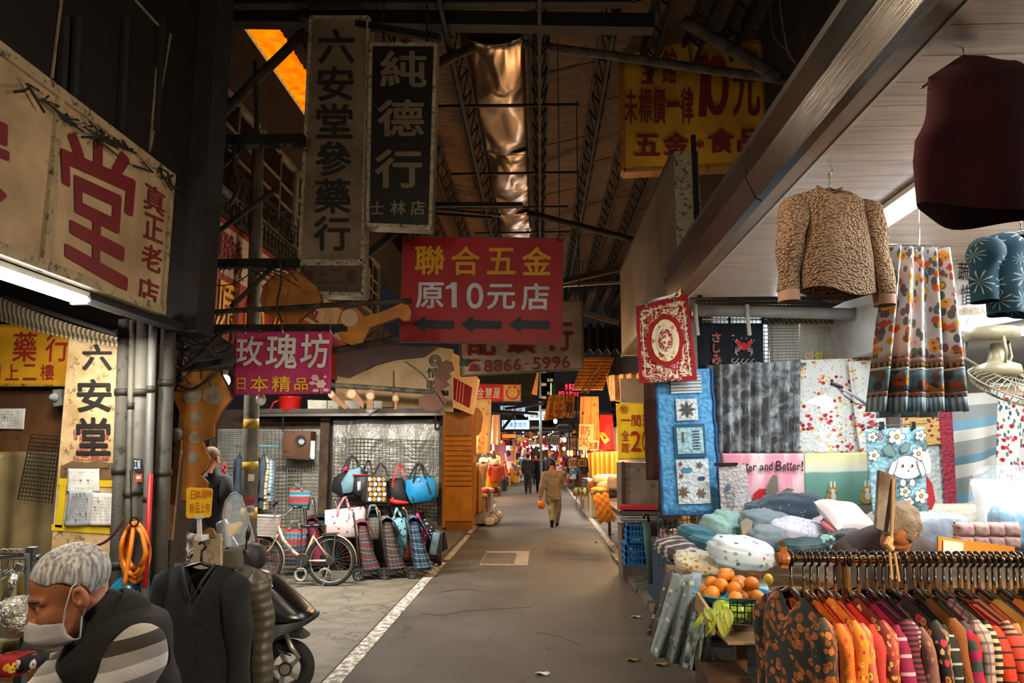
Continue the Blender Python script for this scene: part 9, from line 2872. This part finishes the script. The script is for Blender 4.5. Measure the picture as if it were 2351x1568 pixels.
RACK=[('dark green shirt dense with rust orange blossoms',FB('g_rust','2b2c26',['a85a22','b86a2a','8f4a1c'],['4a4d42','3a3d36'],24,0.46)),('bright orange speckled shirt',FB('g_or','c8651a',['e0a030','a8401a','d98a20'])),('brick red shirt with cream daisies',FB('g_br','a83a2c',['d9a878','b5562c','c96a4a'],None,18,0.24)),('orange shirt with small red flowers',FB('g_or2','d07a1c',['a82a1c','e0b040'])),('mustard and pink blossom shirt',FB('g_mu','b5564a',['e0a81c','d98a1a','c4302c','e8c04a'],None,22,0.42)),('salmon red shirt with scattered petals',FB('g_sal','b5382f',['d9a04a','c42a2c','c96a50'],None,16,0.2)),('maroon shirt with golden flowers',FB('g_mar','6d2420',['d99a2c','c9702a','e0b860'])),('dusty red shirt with cream blossoms',FB('g_dr','9c3a34',['d9a05a','c46a3a','e0c090'])),('magenta shirt with white pinstripes',ST('s_mag',[(4,'8a1248'),(1,'c9a4ac')],0.05)),('black and crimson fine striped shirt',ST('s_bc',[(1,'16121a'),(1,'7a1a34')],0.016)),('grey pink ribbed striped shirt',ST('s_gp',[(1,'2a2428'),(1,'a8848c')],0.014)),('mauve brown shirt with pale blossoms',FB('g_mv','6d4a44',['b58a70','a86a4a','8a5a50'])),('black shirt with large tan and pink dots',FB('g_dots','141112',['c89a58','b5284a','d0a868','c07a40'],None,20,0.4)),('black shirt with peach lilies',FB('g_lily','1a1516',['b57a64','c08a70','a8644e'],['2c2426'],9,0.36)),('black shirt with thin white stripes',ST('s_bw',[(5,'16181a'),(1,'9aa4a4')],0.04)),('caramel brown knit top',M('k_car','7a4312',0.9,bump=0.4,bscale=150)),('green and magenta broad striped polo',ST('s_gm',[(1,'2b423f'),(1,'94104a')],0.06)),('scarlet top peeping out',M('k_sc','b8201c',0.9)),('grey and pink checked shirt',plaid('p_gp','a89490',[(0.3,0.3,'4a4248',0.7)],0.03)),('cream and black zebra top',ST('s_zeb',[(1,'17140f'),(1,'c4ac84')],0.022)),('vermilion top with black stripes',ST('s_ver',[(5,'c8300f'),(1,'1a1210')],0.042)),('peach and charcoal ribbed top',ST('s_pc',[(1,'c98a6a'),(1,'40302c')],0.016)),('coral top with thin dark stripes',ST('s_cor',[(5,'b83a2c'),(1,'2a1412')],0.036)),('tan suede jacket',M('k_tan','a8743c',0.9)),('pale mustard cardigan',M('k_pm','b89a4a',0.9)),('deep blue zipped jacket',M('k_blue','17517a',0.8)),('hot pink collared top',M('k_pink','b0184e',0.85)),('golden orange top',M('k_gold','c8821a',0.85)),('black velvet jacket',M('k_blk','15130f',0.9)),('slate grey sweatshirt',M('k_slate','5a646c',0.9)),('dark grey blue sweater',M('k_dgb','3f4a54',0.9)),('salmon pink sweater',M('k_salm','b8705c',0.9)),('bottle green top',M('k_bg','1f3530',0.9)),('wine red top',M('k_wine','4a1418',0.9)),('charcoal coat',M('k_char','22242a',0.9)),('navy coat',M('k_navy','161c2c',0.9)),('mid blue denim shirt',M('k_den','2c4a68',0.9)),('brown corduroy shirt',M('k_cord','4d3018',0.9))]
ORD='first second third fourth fifth sixth seventh eighth ninth tenth eleventh twelfth thirteenth fourteenth fifteenth sixteenth seventeenth eighteenth nineteenth twentieth twenty-first twenty-second twenty-third twenty-fourth twenty-fifth twenty-sixth twenty-seventh twenty-eighth twenty-ninth thirtieth thirty-first thirty-second thirty-third thirty-fourth thirty-fifth thirty-sixth thirty-seventh thirty-eighth'.split()
bh=M('black_hanger','0e0d0c',0.3,col2='1a1510',scale=30)
x=0.806
for i,(nm,mt)in enumerate(RACK):
	t=T('hung_shirt','%s, %s from the clamp end'%(nm,ORD[i]),'shirt',(x,DR,0.7),'shirts crowding the front clothes rail')
	O=Vector((x,DR,ZR-0.092-0.008*(i%3)))
	wd=Vector((0.14-0.002*i+R.uniform(-.05,.05),-1,0))
	garment(t,O,wd,half=0.195+R.uniform(-.012,.012),L=0.62,slope=0.42,thick=0.034 if i else 0.05,sleeve=0.52,spread=0.02,mat=mt,neck=0.07,dip=0.07,flare=1.05,folds=0.22,seed=i,nu=40,nv=14,sr=0.05)
	hanger(t,O,wd,hook=ZR-O.z+0.0,span=0.17,drop=0.075,mat=bh,r=0.0052,loop=0.022,yaw=0.0)
	MB().tube([O+Vector((0,0,-0.005)),O+Vector((0,0,0.03))],0.0065,8).build('hanger_neck',bronze,t)
	x+=0.04 if i==0 else R.uniform(0.019,0.029)
for i,(x,y,c)in enumerate(((1246,1549,'d9d6cc'),(1455,1518,'8a8a2c'),(1520,1528,'b0a030'),(1462,1418,'dcdad2'),(1372,1246,'8a6a44'),(1404,1228,'9c8a70'))):
	p=gnd(x,y)
	t=T('litter_scrap',['crumpled white paper scrap in the middle of the road','fallen yellow-green leaf on the road','curled dry leaf beneath the daisy duvet','white paper scrap near the kerb','flattened brown card on the kerb','second bit of flattened card by the bench'][i],'litter',p)
	MB().grid(lambda u,v:p+Vector(((u-.5)*0.12,(v-.5)*0.06*math.sin(math.pi*u+.2),0.012+0.012*math.sin(6*u)*math.cos(5*v))),8,5,0.002).build('scrap',M('scrap_'+c,c,0.7),t,smooth=True)
